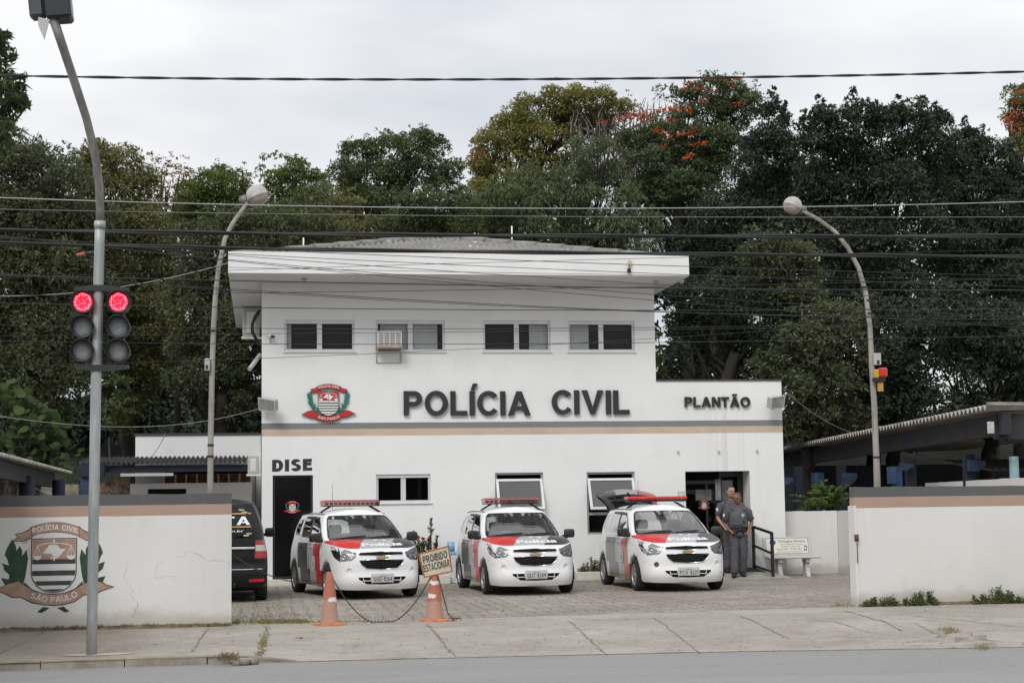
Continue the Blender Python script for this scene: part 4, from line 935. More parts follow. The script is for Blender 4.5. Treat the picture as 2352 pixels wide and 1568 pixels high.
a = at(1803, 1100, 47.5); mb = MB(); mb.box((XR+.3, 47.5, 0), (32, 47.7, 2.7)); tag(mb.build('shelter_shade_board', mat('shade_back', (.03, .035, .045), .9, var=.4, vscale=1)), 'dark board standing in for the shade under the right carport', 'wall')  # dark board added, shade under the carport put into its colour

# ---- bench
m_cbench = mat('bench_concrete', (.52, .51, .49), .8, var=.1, vscale=5, bump=.2)
bp = gp(1815, 1324, 0); by = 36.05; bx = at(1815, 1324, by).x
t = tag(empty('bench', (bx, by, 0)), 'pale concrete bench with painted advertising backrest against the low wall', 'bench')
xl, xr = at(1757, 1290, by).x-bx, at(1880, 1290, by).x-bx; zs = .45
mb = MB(); mb.box((xl+.05, -.2, zs-.05), (xr, .22, zs), bev=.015); mb.build('seat', m_cbench, t)
Mb = Matrix.Translation((0, .2, zs+.02)) @ Matrix.Rotation(R(-13), 4, 'X')
xbl, xbr = at(1752, 1260, by+.3).x-bx, at(1862, 1260, by+.3).x-bx
mb = MB(); mb.box((xbl, 0, -.02), (xbr, .045, .42), M=Mb, bev=.012); br = mb.build('backrest', m_cbench, t)
mb = MB(); rr = []
def rrect(x0, z0, x1, z1, r, n=5):
    o = []
    for cx, cz, a0 in ((x1-r, z1-r, 0), (x0+r, z1-r, 90), (x0+r, z0+r, 180), (x1-r, z0+r, 270)):
        for i in range(n+1): a = R(a0+90*i/n); o.append((cx+r*cos(a), cz+r*sin(a)))
    return o
TB = lambda x, z, q: Mb @ Vector((x, -.003+q, z))
mb.prism(rrect(xbl+.05, .03, xbr-.07, .39, .03), TB, 0, 1); mb.prism(rrect(xbl+.06, .04, xbr-.08, .38, .025), lambda x, z, q: Mb @ Vector((x, -.005, z)), 0, 0)
W_ = xbr-xbl; T2 = lambda x, y, d: Mb @ Vector((x, -.008, y))
add_text(mb, 'Cirúrgica Oliveira', lambda x, y, d: T2(xbl+.36+x, .29+y, d), w=W_*.55, h=.055, bold=.01, m=1)
add_text(mb, 'Produtos Hospitalares e Domésticos', lambda x, y, d: T2(xbl+.4+x, .235+y, d), w=W_*.48, h=.018, m=1)
add_text(mb, 'Vendas e Aluguel', lambda x, y, d: T2(xbl+.4+x, .18+y, d), w=W_*.4, h=.028, m=2)
add_text(mb, '3404-3036  97128-7961', lambda x, y, d: T2(xbl+.3+x, .115+y, d), w=W_*.52, h=.034, bold=.0, m=1)
mb.prism([(xbl+.3, .07), (xbr-.2, .07), (xbr-.2, .078), (xbl+.3, .078)], lambda x, z, q: T2(x, z, q), 0, 1)
mb.prism([(xbl+.22+.075*cos(a*pi/8), .29+.06*sin(a*pi/8)) for a in range(16)], lambda x, z, q: T2(x, z, q), 0, 3)
mb.prism([(xbr-.19, .1), (xbr-.12, .09), (xbr-.1, .2), (xbr-.17, .22)], lambda x, z, q: T2(x, z, q), 0, 1); mb.prism([(xbr-.175, .13), (xbr-.13, .125), (xbr-.12, .18), (xbr-.16, .19)], lambda x, z, q: Mb @ Vector((x, -.011, z)), 0, 0)
mb.build('advert_panel', [mat('ad_cream', (.66, .67, .60), .6), mat('ad_dark', (.1, .1, .1), .6), mat('ad_red', (.5, .16, .12), .6), mat('ad_blue', (.06, .08, .28), .5)], br)
for px in (1790, 1853):
    lx_ = at(px, 1310, by).x-bx; mb = MB(); prof = [(-.13, zs-.051), (.17, zs-.051), (.17, zs-.13), (.12, zs-.15), (.1, .22), (.15, .07), (.2, 0), (-.17, 0), (-.12, .07), (-.06, .2), (-.07, .3), (-.12, zs-.14), (-.13, zs-.13)]
    mb.prism([(y, z) for y, z in prof], lambda y, z, q: (lx_-.045+q, y, z), .09, 0, True); mb.build('leg', m_cbench, t)
# ---- ramp and handrail
r0 = at(1665, 1331, 35.15); rx1 = at(1778, 1328, 35.15).x
mb = MB(); x0, x1 = EN[0]-.05, EN[1]+.12; ys, ye = 34.9, YF-.03
mb.add([(x0, ys, .0), (x1+.25, ys, .0), (x1, ye, .0), (x0, ye, .0), (x0, ys, .03), (x1+.25, ys, .03), (x1, ye, .188), (x0, ye, .188)], [(4, 5, 6, 7), (0, 1, 5, 4), (1, 2, 6, 5), (3, 0, 4, 7)])
mb.add([(x0+.2, ye-.68, .126), (x1-.02, ye-.68, .126), (x1-.06, ye-.01, .193), (x0+.2, ye-.01, .193)], [(0, 1, 2, 3)], 1)
tag(mb.build('ramp', [mat('ramp_concrete', (.3, .285, .25), .9, var=.2, vscale=4, bump=.3), mat('rubber_mat', (.03, .03, .033), .9)]), 'short concrete ramp with dark mat leading to the entrance', 'ramp')
ha = at(1729.5, 1210, YF-.12); hb = at(1772.5, 1222, 35.1); hz0, hz1 = at(1730, 1208, YF-.12).z, at(1773, 1222, 35.1).z
t = tag(empty('handrail', (hb.x, hb.y, 0)), 'black steel handrail with two sloping bars beside the entrance ramp', 'railing')
O = Vector((hb.x, hb.y, 0)); w_ = .03
def bar(mb, a, b, r): mb.tube([a, b], [r*1.35, r*1.35], 4, 0, True, False)
for nm, x, y, z in (('post', ha.x, YF-.12, hz0), ('post', hb.x, 35.1, hz1)):
    mb = MB(); mb.box((x-O.x-w_, y-O.y-w_, .02), (x-O.x+w_, y-O.y+w_, z)); mb.build(nm, m_black, t)
for f0, f1, r in ((1, 1, .028), (.58, .56, .022), (.13, .16, .022)):
    mb = MB(); z0 = .12+(hz0-.12)*f0-.01; z1 = hz1*f1-.01; bar(mb, Vector((ha.x, YF-.155, z0))-O, Vector((hb.x, 35.135, z1))-O, r); mb.build('rail', m_black, t)
# ---- planters along the wall
m_kerbw = wallpaint('planter_paint', (), (.02, .2), tint=(.62, .60, .54))
p0 = gp(1322, 1332); p1 = gp(1590, 1330)
mb = MB(); yk = 35.85
for (xa_, xb2, lab) in ((at(1325, 1320, yk).x, at(1575, 1320, yk).x, 'low white kerbed planter under the two tilting windows'), (at(720, 1320, yk).x, at(1035, 1330, yk).x, 'low white kerbed planter behind the left police car')):
    mb = MB(); h_ = .2; mb.box((xa_, yk, 0), (xb2, yk+.12, h_), bev=.01); mb.box((xa_, yk+.121, 0), (xa_+.12, YF-.03, h_), bev=.01); mb.box((xb2-.12, yk+.121, 0), (xb2, YF-.03, h_), bev=.01)
    mb.box((xa_+.121, yk+.121, 0), (xb2-.121, YF-.03, h_-.06), 1); tag(mb.build('planter', [m_kerbw, m_soil]), lab, 'planter')
# ================================================================ poles, signals, lamps, wires
m_galv = mat('galvanised_steel', (.36, .385, .385), .5, metal=.35); g = G(m_galv)
g.base(g.mix(g.ss(g.noise(2.5, 6, .7, g.vec((3, 3, .35))), .35, .68), (.26, .28, .28), (.44, .46, .455)))
m_conp = mat('concrete_pole', (.33, .315, .29), .85); g = G(m_conp); g.base(g.mix(g.ss(g.noise(1.6, 6, .7, g.vec((3, 3, .5))), .35, .65), (.20, .18, .155), (.36, .345, .32)))
m_arm = mat('grey_brown_steel', (.2, .19, .175), .6, metal=.2); g = G(m_arm); g.base(g.mix(g.ss(g.noise(2, 5, .7, g.vec((2, 2, .5))), .4, .65), (.14, .13, .12), (.26, .255, .24)))
b0 = sp(210, 1503); YP = b0.y
tp = tag(empty('traffic_signal_pole', tuple(b0)), 'tall galvanised steel pole curving up left from the pavement in front of the painted crest', 'pole'); O = Vector(b0)
def pp(x, y, Y=None): return at(x, y, Y or YP)-O
mb = MB(); path = [(210.5, 1504), (212, 1400), (215, 1200), (220, 900), (225, 700), (228.5, 560), (229.5, 512)]
mb.tube([pp(*q) for q in path], [.064]*4+[.063, .062, .062], 20); mb.build('lower_tube', m_galv, tp)
path = [(229.5, 520), (230, 480), (228, 430), (222, 378), (214, 335), (198, 270), (170, 185), (145, 110), (122, 42)]
pts = [pp(x, y, YP-max(0, (500-y))*.0018) for x, y in path]; mb = MB(); mb.tube(pts, [.052, .051, .051, .05, .05, .05, .052, .054, .056], 18); mb.build('curved_arm', m_arm, tp)
mb = MB(); a = pp(229.5, 526); b = pp(229.5, 508); mb.cyl(a, b, .07, n=18); mb.build('collar', m_galv, tp)
mb = MB(); v = [(O.x+.42*cos(a)*random.uniform(.8, 1.2)+.08-O.x, .16*sin(a)*random.uniform(.8, 1.2), .006-.0) for a in np.linspace(0, 2*pi, 18)[:-1]]; mb.add(v, [tuple(range(17))]); mb.build('mortar_pad', mat('mortar_pad', (.42, .38, .33), .9, var=.15), tp)
# two signal heads
m_sig = mat('signal_black', (.018, .019, .02), .5, var=.2); m_lensoff = mat('lens_off', (.27, .28, .29), .35, var=.1, vscale=20)
m_led = bpy.data.materials.new('red_led'); m_led.use_nodes = True; nb_ = m_led.node_tree.nodes['Principled BSDF']; nb_.inputs['Base Color'].default_value = (.5, .01, .03, 1)
g = G(m_led); vo = N(g.nt, 'ShaderNodeTexVoronoi'); vo.inputs['Scale'].default_value = 46; vo.inputs['Randomness'].default_value = .35; g.nt.links.new(g.obj, vo.inputs[0])
nb_.inputs['Emission Color'].default_value = (1, .035, .09, 1); g.nt.links.new(g.ss(vo.outputs[0], .62, .38, .55, 2.6), nb_.inputs['Emission Strength'])
g.nt.links.new(g.mix(g.ss(vo.outputs[0], .55, .2), (1, .015, .05), (1, .2, .27)), nb_.inputs['Emission Color'])
def signal_head(x, lab):
    c0 = at(x, 693, YP-.1); t = tag(empty('traffic_light', (c0.x, c0.y, c0.z)), lab, 'traffic light', 'traffic lights clamped to the galvanised pole')
    ys = (693, 750, 804); zz = [at(x, y, YP-.1).z-c0.z for y in ys]
    mb = MB(); mb.box((-.07, .07, zz[2]-.1), (.07, .2, zz[0]+.1), bev=.02)
    for z in zz: mb.lathe([(.0005, -.2), (.11, -.19), (.14, -.15), (.14, -.035)], Matrix.Translation((0, .02, z)) @ Matrix.Rotation(R(90), 4, 'X'), 28)
    mb.build('housing', m_sig, t)
    for i, z in enumerate(zz):
        M = Matrix.Translation((0, .02, z)) @ Matrix.Rotation(R(90), 4, 'X')
        mb = MB(); mb.lathe([(.118, -.003), (.14, .01), (.14, .04)], M, 28); mb.lathe([(.118, .0), (.118, .04), (.14, .04)], M, 28); mb.build('bezel', m_sig, t)
        mb = MB(); mb.lathe([(0.0005, .03), (.05, .028), (.09, .02), (.116, .004)], M, 28); l = mb.build('lens', m_led if i == 0 else m_lensoff, t)
        if i == 0: l['label'] = 'lit red lens'
        # visor: open-bottomed hood
        mb = MB(); n = 20; vs = []
        for j in range(n+1):
            a = R(-35+250*j/n); Lg = .16*(.35+.65*max(0, sin(a))**.6 if sin(a) > 0 else .35)
            for r in (.142, .132): vs += [M @ Vector((r*cos(a), r*sin(a), .03)), M @ Vector((r*cos(a), r*sin(a)-(.01), .03+Lg))]
        fs = []
        for j in range(n): o = j*4; fs += [(o, o+1, o+5, o+4), (o+2, o+6, o+7, o+3), (o+1, o+3, o+7, o+5)]
        mb.add(vs, fs, 0, True); mb.build('visor', m_sig, t)
    return c0
cA = signal_head(190, 'black three lamp traffic light left of the pole, red lit'); cB = signal_head(272, 'black three lamp traffic light right of the pole, red lit')
for y, n_ in ((664, 1), (844, 2)):
    mb = MB(); c = at(228, y, YP-.0); w0 = at(172, y, YP).x-c.x; w1 = at(296, y, YP).x-c.x
    mb.prism([(w0, -.03), (w1, -.03), (w1, .01), (.09, .045), (-.09, .045), (w0, .01)] if n_ == 1 else [(w0, .03), (w1, .03), (w1, -.01), (.09, -.045), (-.09, -.045), (w0, -.01)], lambda x, z, q: (c.x-O.x+x, -.08+q, c.z-O.z+z), .15, 0, True); mb.build('clamp_bracket', m_sig, tp)
# head at the top of the arm, seen from behind
pe = pts[-1]+O; t = tag(empty('traffic_light', tuple(pe)), 'traffic light at the top end of the curved arm, cut by the picture edge', 'traffic light')
a = at(68, 42, pe.y); b = at(172, 45, pe.y)
mb = MB(); Mh = Matrix.Rotation(R(-6), 4, 'Y'); mb.box((a.x-pe.x+.2, -.1, -.02), (b.x-pe.x-.03, .25, 1.1), M=Mh, bev=.03); mb.build('housing', mat('signal_blueblack', (.012, .014, .02), .35), t)
mb = MB(); mb.box((a.x-pe.x, -.02, .02), (a.x-pe.x+.19, .18, 1.1), M=Mh, bev=.04); mb.build('visor', mat('visor_grey', (.045, .05, .055), .4), t)
mb = MB(); q = [at(x, y, pe.y-.15)-pe for x, y in ((88, 40), (114, 46), (102, 92), (88, 60))]; mb.prism([(p.x, p.z) for p in q], lambda x, z, q_: (x, -.16+q_, z), .02, 0, True); mb.build('plate_fin', m_grey, t)
# street lamps
def lamp(base, path, rad, hx, hy, sgn, Y, label, extras=None):
    b = at(*base, Y); b.z = 0; t = tag(empty('street_lamp', tuple(b)), label, 'street lamp', 'street lamps behind the boundary walls')
    P = [Vector((at(path[0][0], path[0][1], Y).x, Y, 0))-b]+[at(x, y, Y)-b for x, y in path]
    mb = MB(); mb.tube(P, rad, 14); mb.build('pole', m_conp, t)
    e = at(hx, hy, Y)-b; d = Vector((sgn*.86, -.1, .25)).normalized()
    M = Matrix.Translation(e) @ d.to_track_quat('Z', 'Y').to_matrix().to_4x4()
    mb = MB(); mb.lathe([(.03, -.34), (.075, -.3), (.085, -.22), (.07, -.2)], M, 16); mb.build('socket', m_arm, t)
    mb = MB(); Mo = Matrix.Translation(e) @ Matrix.Rotation(R(-sgn*22), 4, 'Y'); vs = []; n = 24
    prof = [(0.001, .2), (.08, .19), (.145, .15), (.19, .085), (.208, .0), (.212, -.03), (.2, -.034)]
    mb.lathe([(r, z) for r, z in prof], Mo, n); mb.build('shade', m_shade, t)
    mb = MB(); mb.lathe([(.2, -.03), (.187, -.085), (.136, -.145), (.07, -.17), (0.001, -.175)], Mo, n); mb.build('globe', m_globe, t)
    return t, b
m_shade = mat('lamp_enamel', (.40, .385, .36), .5, var=.2, vscale=6); m_globe = mat('lamp_globe', (.33, .28, .24), .3, var=.3, vscale=6)
YL1, YL2 = 30.0, 34.0
t, b = lamp((483, 1130), [(483, 1132), (484, 1000), (487, 850), (491, 740), (495, 680), (503, 610), (516, 550), (533, 515), (552, 488), (572, 462)], [.053]+[.053, .052, .049, .047, .045, .043, .041, .039, .038, .036], 591, 450, 1, YL1, 'weathered street lamp curving right, left of the station roof')
def onlamp(mbf, name, mats, parent): o = mbf.build(name, mats, parent); return o
q0, q1 = at(470, 823, YL1-.1)-b, at(482, 851, YL1-.1)-b
mb = MB(); mb.box((q0.x, -.12, q1.z), (q1.x, -.02, q0.z), bev=.008); mb.box((q0.x+.02, -.135, q1.z+.03), (q0.x+.06, -.1225, q1.z+.1), 1); o = mb.build('meter_box', [m_grey, m_black], t)
for y in (760, 1022, 1048): c = at(489 if y < 800 else 484, y, YL1)-b; mb = MB(); mb.lathe([(.057, -.02), (.057, .02)], Matrix.Translation((c.x, 0, c.z)), 12); mb.build('strap', m_black, t)
t, b = lamp((2014, 1115), [(2015, 1118), (2013, 1050), (2011, 1010), (2008, 930), (2003, 850), (1998, 750), (1988, 670), (1972, 615), (1948, 570), (1918, 532), (1880, 504), (1843, 484)], [.074, .074, .07, .066, .063, .06, .055, .052, .049, .046, .044, .042, .04], 1820, 473, -1, YL2, 'weathered street lamp curving left, right of the station roof')
q0, q1 = at(2006, 811, YL2-.1)-b, at(2023, 838, YL2-.1)-b
mb = MB(); mb.box((q0.x, -.14, q1.z), (q1.x, -.03, q0.z), bev=.008); mb.box((q0.x+.06, -.155, q1.z+.02), (q0.x+.11, -.1425, q1.z+.1), 1); mb.build('meter_box', [m_grey, m_black], t)
for y in (660, 690, 720, 1050): c = at({660: 1986, 690: 1993, 720: 1996, 1050: 2013}[y], y, YL2)-b; mb = MB(); mb.lathe([(.068 if y < 1000 else .074, -.02), (.068 if y < 1000 else .074, .02)], Matrix.Translation((c.x, 0, c.z)), 12); mb.build('strap', m_black, t)
q = at(2008, 858, YL2-.15); t2 = tag(empty('warning_beacon', tuple(q)), 'yellow and red warning beacon with an orange tag on the right street lamp', 'warning light')
def bxp(x0, y0, x1, y1, d0, d1, name, m_, bev=.01):
    a, b_ = at(x0, y0, YL2-.2)-q, at(x1, y1, YL2-.2)-q; mb = MB(); mb.box((a.x, d0, b_.z), (b_.x, d1, a.z), bev=bev); return mb.build(name, m_, t2)
bxp(2019, 844, 2038, 866, -.1, .06, 'red_lens', mat('beacon_red', (.5, .03, .02), .3), .03); bxp(2008, 848, 2019.5, 868, -.08, .05, 'yellow_lens', mat('beacon_yellow', (.5, .32, .03), .3), .02)
bxp(2006, 867, 2034, 876, -.06, .04, 'holder', m_black); bxp(2017, 877, 2031, 898, -.01, .005, 'tag_plate', mat('tag_orange', (.5, .26, .06), .6, var=.2), .001)
# wires -----------------------------------------------------------
m_wire = mat('black_cable', (.02, .02, .02), .6); m_wires = mat('silver_cable', (.4, .4, .4), .5, metal=.5); m_wireg = mat('grey_cable', (.16, .16, .155), .6)
def wire(pts, r, label, m=None, Y=22.0, twist=0, ext=True, Yend=None, name='overhead_wire', grp='overhead wires crossing the picture', n=60):
    xs_ = [p[0] for p in pts]; ys_ = [p[1] for p in pts]
    if ext:
        s0 = (ys_[1]-ys_[0])/(xs_[1]-xs_[0]); s1 = (ys_[-1]-ys_[-2])/(xs_[-1]-xs_[-2])
        xs_ = [-500]+xs_+[2850]; ys_ = [ys_[0]-s0*(xs_[1]+500)]+ys_+[ys_[-1]+s1*(2850-xs_[-2])]
    # smooth interpolation (quadratic/cubic fit)
    deg = min(3, len(pts)-1); co = np.polyfit(xs_, ys_, deg) if len(pts) > 2 else np.polyfit(xs_, ys_, 1); P = []
    X = np.linspace(xs_[0], xs_[-1], n)
    for i, x in enumerate(X):
        Yi = Y if Yend is None else Y+(Yend-Y)*(i/(n-1)); P.append(at(x, float(np.polyval(co, x)), Yi))
    mb = MB()
    if twist:
        for ph in (0, pi):
            Q = []; m2 = n*10; c_ = [Vector(p) for p in P]
            for i in range(m2):
                t_ = i/(m2-1)*(n-1); k = min(int(t_), n-2); p = c_[k].lerp(c_[k+1], t_-k); a = p.x*twist+ph
                Q.append(p+Vector((0, cos(a), sin(a)))*r*.85)
            mb.tube(Q, r, 5)
    else: mb.tube(P, r*.82, 6)
    o = mb.build(name, m or m_wire); tag(o, label, 'wire', grp); return o
wire([(0, 172), (400, 180), (1000, 184), (1600, 180), (2352, 163)], .011, 'topmost twisted cable against the sky', twist=5.2)
wire([(0, 451), (600, 472), (1176, 480), (1700, 478), (2352, 460)], .008, 'bright silver wire just below the two lamp heads', m_wires)
wire([(0, 479), (600, 491), (1176, 498), (2352, 497)], .006, 'thin dark wire directly below the silver wire', m_wireg)
wire([(0, 527), (600, 537), (1176, 541), (1760, 543), (2352, 541)], .019, 'thick black cable running just above the roof ridge', twist=1.1)
wire([(0, 557), (500, 570), (1176, 579), (1700, 584), (2352, 589)], .017, 'thick black cable lying along the top edge of the eaves', twist=1.3)
W_L = [([(524, 581), (1066, 612), (1583, 629.5)], .005, 'thin wire crossing the white fascia, middle of the three upper ones'), ([(524, 583.6), (1066, 629.5), (1554, 653)], .005, 'thin wire leaving the fascia at its right end'),
 ([(524, 593), (772, 621), (1066, 646), (1511, 674.7)], .005, 'thin wire falling from the fascia to the top right wall corner'), ([(524, 596), (1066, 656), (1501, 687)], .005, 'steepest thin wire falling across fascia and wall'),
 ([(675, 576.6), (1066, 596), (1583, 610)], .006, 'thin wire staying highest on the fascia'), ([(0, 632), (514, 642), (1066, 657), (1583, 663), (2352, 664)], .009, 'black wire running just under the eaves'),
 ([(528, 661), (1066, 698), (1354, 712), (1617, 715)], .006, 'upper of the two close wires above the upper windows'), ([(528, 664), (1066, 702), (1354, 715), (1617, 714)], .005, 'lower of the two close wires above the upper windows'),
 ([(0, 694), (514, 705), (1066, 713.5), (1617, 712), (2352, 708)], .007, 'nearly level wire a little above the upper windows'), ([(0, 742), (545, 753.6), (1066, 760), (1504, 749.5), (2352, 738)], .005, 'thin wire crossing the upper windows, higher one'),
 ([(0, 771), (514, 765), (1066, 765), (1504, 756.5), (2352, 742)], .004, 'thin wire crossing the upper windows, middle one'), ([(0, 779), (596, 788), (1066, 796), (1504, 784.5), (2352, 768)], .0055, 'thin wire crossing the lower edge of the upper windows'),
 ([(0, 640), (1176, 600), (2352, 575)], .004, 'faint wire rising to the right across the fascia'), ([(0, 600), (1176, 628), (2352, 640)], .004, 'faint wire sinking to the right across the fascia'), ([(1600, 655), (2000, 650), (2352, 640)], .005, 'thin wire against the dark trees right of the eaves')]
for i, (p_, r, l) in enumerate(W_L): wire(p_, r, l, Y=22+.15*(i % 5), ext=True)
wire([(0, 840), (300, 836), (480, 824)], .005, 'wire behind the traffic lights near the left meter box', m_wire, Y=29)
wire([(0, 680), (180, 671), (300, 655), (420, 631), (523, 604)], .008, 'pale service wire rising to the left end of the eaves', m_wires, Y=30, Yend=35.0, ext=False, grp=None)
wire([(0, 956), (205, 977), (369, 979), (480, 964), (596, 938)], .007, 'pale sagging service wire low left, ending at the station corner', m_wires, Y=31, Yend=36.5, ext=False, grp=None)
wire([(1798, 893), (1870, 950), (1970, 998)], .009, 'pale service wire from the right wing corner down to the carport roof', m_wireg, Y=36.7, Yend=37.5, ext=False, grp=None)
wire([(380, 995), (362, 1030), (333, 1060)], .012, 'grey cable hanging across the annex wall', m_wireg, Y=43.9, Yend=43.3, ext=False, grp=None, n=12)
# bracket and insulator on the fascia
p = at(1445, 620, 35.1); t = tag(empty('wire_insulator', tuple(p)), 'small black insulator with yellow tag on the fascia', 'insulator')
mb = MB(); mb.tube([(.02, .04, .22), (.0, 0, .1), (0, 0, .0)], .01, 6); mb.build('hook', m_black, t); mb = MB(); mb.lathe([(.02, .04), (.05, .02), (.03, 0), (.05, -.03), (.02, -.06)], None, 12); mb.build('insulator', m_black, t)
mb = MB(); mb.box((.0, -.02, .1), (.06, .0, .2)); mb.build('tag', mat('tag_yellow', (.6, .5, .08), .6), t)
# little red and black cable end left of the pole
p = at(175, 586, 23); mb = MB(); mb.tube([p, p+Vector((.12, 0, .02))], [.02, .03], 8); mb.tube([p+Vector((.13, 0, .02)), p+Vector((.26, 0, .03))], [.035, .03], 8, 1)
tag(mb.build('cable_marker', [mat('marker_red', (.4, .1, .08), .6), m_black]), 'small red and black cable end left of the pole top', 'marker')
# ================================================================ cars
def inside(P, poly):
    x, y = P[:, 0], P[:, 1]; r = np.zeros(len(P), bool); n = len(poly)
    for i in range(n):
        x0, y0 = poly[i]; x1, y1 = poly[(i+1) % n]
        if y0 == y1: continue
        c = ((y0 > y) != (y1 > y)) & (x < (x1-x0)*(y-y0)/(y1-y0)+x0); r ^= c
    return r
def dens(poly, st):
    o = []
    for i in range(len(poly)):
        a, b = poly[i], poly[(i+1) % len(poly)]; n = max(1, int(math.ceil(math.hypot(b[0]-a[0], b[1]-a[1])/st)))
        for k in range(n): o.append((a[0]+(b[0]-a[0])*k/n, a[1]+(b[1]-a[1])*k/n))
    return o
def patch(outer, holes=(), st=.05):
    """triangulated 2D region -> (pts Nx2, tris)"""
    loops = [dens(outer, st)]+[dens(h, st) for h in holes]; vs = []; ed = []
    for L_ in loops:
        b = len(vs); vs += L_; ed += [(b+i, b+(i+1) % len(L_)) for i in range(len(L_))]
    x0, x1 = min(p[0] for p in loops[0]), max(p[0] for p in loops[0]); y0, y1 = min(p[1] for p in loops[0]), max(p[1] for p in loops[0])
    gx, gy = np.meshgrid(np.arange(x0+st/2, x1, st), np.arange(y0+st/2, y1, st)); gx[::2] += st*.25
    Pn = np.stack([gx.ravel(), gy.ravel()], 1); ok = inside(Pn, loops[0])
    for h in loops[1:]: ok &= ~inside(Pn, h)
    Bd = np.array(vs); Pn = Pn[ok]
    if len(Pn):
        d = np.sqrt(((Pn[:, None]-Bd[None])**2).sum(2)).min(1); Pn = Pn[d > st*.45]
    allp = [Vector(p) for p in vs]+[Vector(p) for p in Pn]
    V, E, F, *_ = delaunay_2d_cdt(allp, ed, [], 0, 1e-6); V = np.array([(v.x, v.y) for v in V]); F = np.array([f for f in F if len(f) == 3])
    c = V[F].mean(1); ok = inside(c, loops[0])
    for h in loops[1:]: ok &= ~inside(c, h)
    return V, F[ok]
def interp(xs, ys): return lambda x: float(np.interp(x, xs, ys))
def smooth_curve(pts, n=400):
    """dense Catmull-Rom curve, returns arrays by arc length"""
    P = [np.array(p, float) for p in pts]; P = [2*P[0]-P[1]]+P+[2*P[-1]-P[-2]]; o = []
    for i in range(1, len(P)-2):
        for k in range(24):
            t = k/24; a, b, c, d = P[i-1:i+3]; o.append(.5*((2*b)+(-a+c)*t+(2*a-5*b+4*c-d)*t*t+(-a+3*b-3*c+d)*t**3))
    o.append(P[-2]); o = np.array(o); s = np.concatenate([[0], np.cumsum(np.linalg.norm(np.diff(o, axis=0), axis=1))]); return s, o
class Shell:
    def __init__(S, plan, fi, si, ri, zb, zbot, cowl, roof, qk, roofb=.05, ghb=.035, L=4.36):
        S.s, S.P = smooth_curve(plan); S.L = S.s[-1]; S.len = L
        d = np.gradient(S.P, S.s, axis=0); S.n = np.stack([d[:, 1], -d[:, 0]], 1)  # outward
        S.n /= np.linalg.norm(S.n, axis=1)[:, None]
        S.fi, S.si, S.ri, S.zb_, S.zbot_ = fi, si, ri, zb, zbot; S.roofb, S.ghb = roofb, ghb
        S.cowl = np.array(cowl); S.roof = np.array(roof); S.qk = qk
        S.sc = S.s_of_y(cowl[-1][1]); S.sq = None
    def s_of_y(S, y): return float(np.interp(y, S.P[:, 1], S.s))
    def yb(S, s): return float(np.interp(s, S.s, S.P[:, 1]))
    def zb(S, s): return float(np.interp(S.yb(s), *S.zb_))
    def zbot(S, s): return float(np.interp(S.yb(s), *S.zbot_))
    def low(S, s, z, off=0):
        x = np.interp(s, S.s, S.P[:, 0]); y = np.interp(s, S.s, S.P[:, 1]); nx = np.interp(s, S.s, S.n[:, 0]); ny = np.interp(s, S.s, S.n[:, 1])
        f = np.interp(z, *S.fi)*max(0, -ny)**1.5+np.interp(z, *S.si)*nx**2+np.interp(z, *S.ri)*max(0, ny)**1.5 - off
        return np.array([max(0, x-nx*f) if s > .02 else 0, y-ny*f, z])
    def hood(S, s, w, off=0):
        a = S.low(s, S.zb(s)); u = s/S.sc; b = np.array([np.interp(u, S.cu, S.cowl[:, k]) for k in range(3)])
        p = a+(b-a)*w; p[2] += .055*sin(pi*w)**.8*(1-.55*u**3)+off+.012*math.exp(-((p[0]-.42)/.12)**2)*sin(pi*w); return p
    def g0(S, q):
        if q <= S.qk[0]:
            u = q/S.qk[0]; return np.array([np.interp(u, S.cu, S.cowl[:, k]) for k in range(3)])
        s = float(np.interp(q, S.qk, S.qs)); return S.low(s, S.zb(s))
    def g1(S, q): return np.array([np.interp(q, S.rq, S.roof[:, k]) for k in range(3)])
    def up(S, q, v, off=0):
        a, b = S.g0(q), S.g1(q); p = a+(b-a)*v; e = .004; t = (S.g0(min(1, q+e))+0*a)-S.g0(max(0, q-e)); n = np.array([t[1], -t[0], 0]); n /= max(1e-6, np.linalg.norm(n))
        p = p+n*(S.ghb*4*v*(1-v)+off*.8); p[2] += off*.6
        if q < .005 or q > .995: p[0] = 0
        return p
    def top(S, q, w, off=0):
        a = S.up(q, 1); c = np.array([0, a[1]*.86+.14*2.7, a[2]]); p = a+(c-a)*w; p[2] += S.roofb*(1-(1-w)**2.2)+off; return p
def mesh_from(fn, V, F, mirror=True, m=0, mb=None, both=False):
    mb = mb or MB(); P = [fn(a, b) for a, b in V]
    if not both: mb.add(P if not mirror else [(-p[0], p[1], p[2]) for p in P], [tuple(f) for f in F], m, True); return mb
    mb.add(P, [tuple(f) for f in F], m, True); mb.add([(-p[0], p[1], p[2]) for p in P], [tuple(f)[::-1] for f in F], m, True); return mb
def sbox(mb, a, b, M=None, e=.45, n=20, k=10, m=0):
    c = [(p+q)/2 for p, q in zip(a, b)]; h = [(q-p)/2 for p, q in zip(a, b)]; f = lambda t: math.copysign(abs(t)**e, t); vs = []
    for i in range(k+1):
        ph = -pi/2+pi*i/k
        for j in range(n):
            th = 2*pi*j/n; p = Vector((c[0]+h[0]*f(cos(ph))*f(cos(th)), c[1]+h[1]*f(cos(ph))*f(sin(th)), c[2]+h[2]*f(sin(ph)))); vs.append(M @ p if M is not None else p)
    mb.add(vs, [(i*n+j, i*n+(j+1) % n, (i+1)*n+(j+1) % n, (i+1)*n+j) for i in range(k) for j in range(n)], m, True)
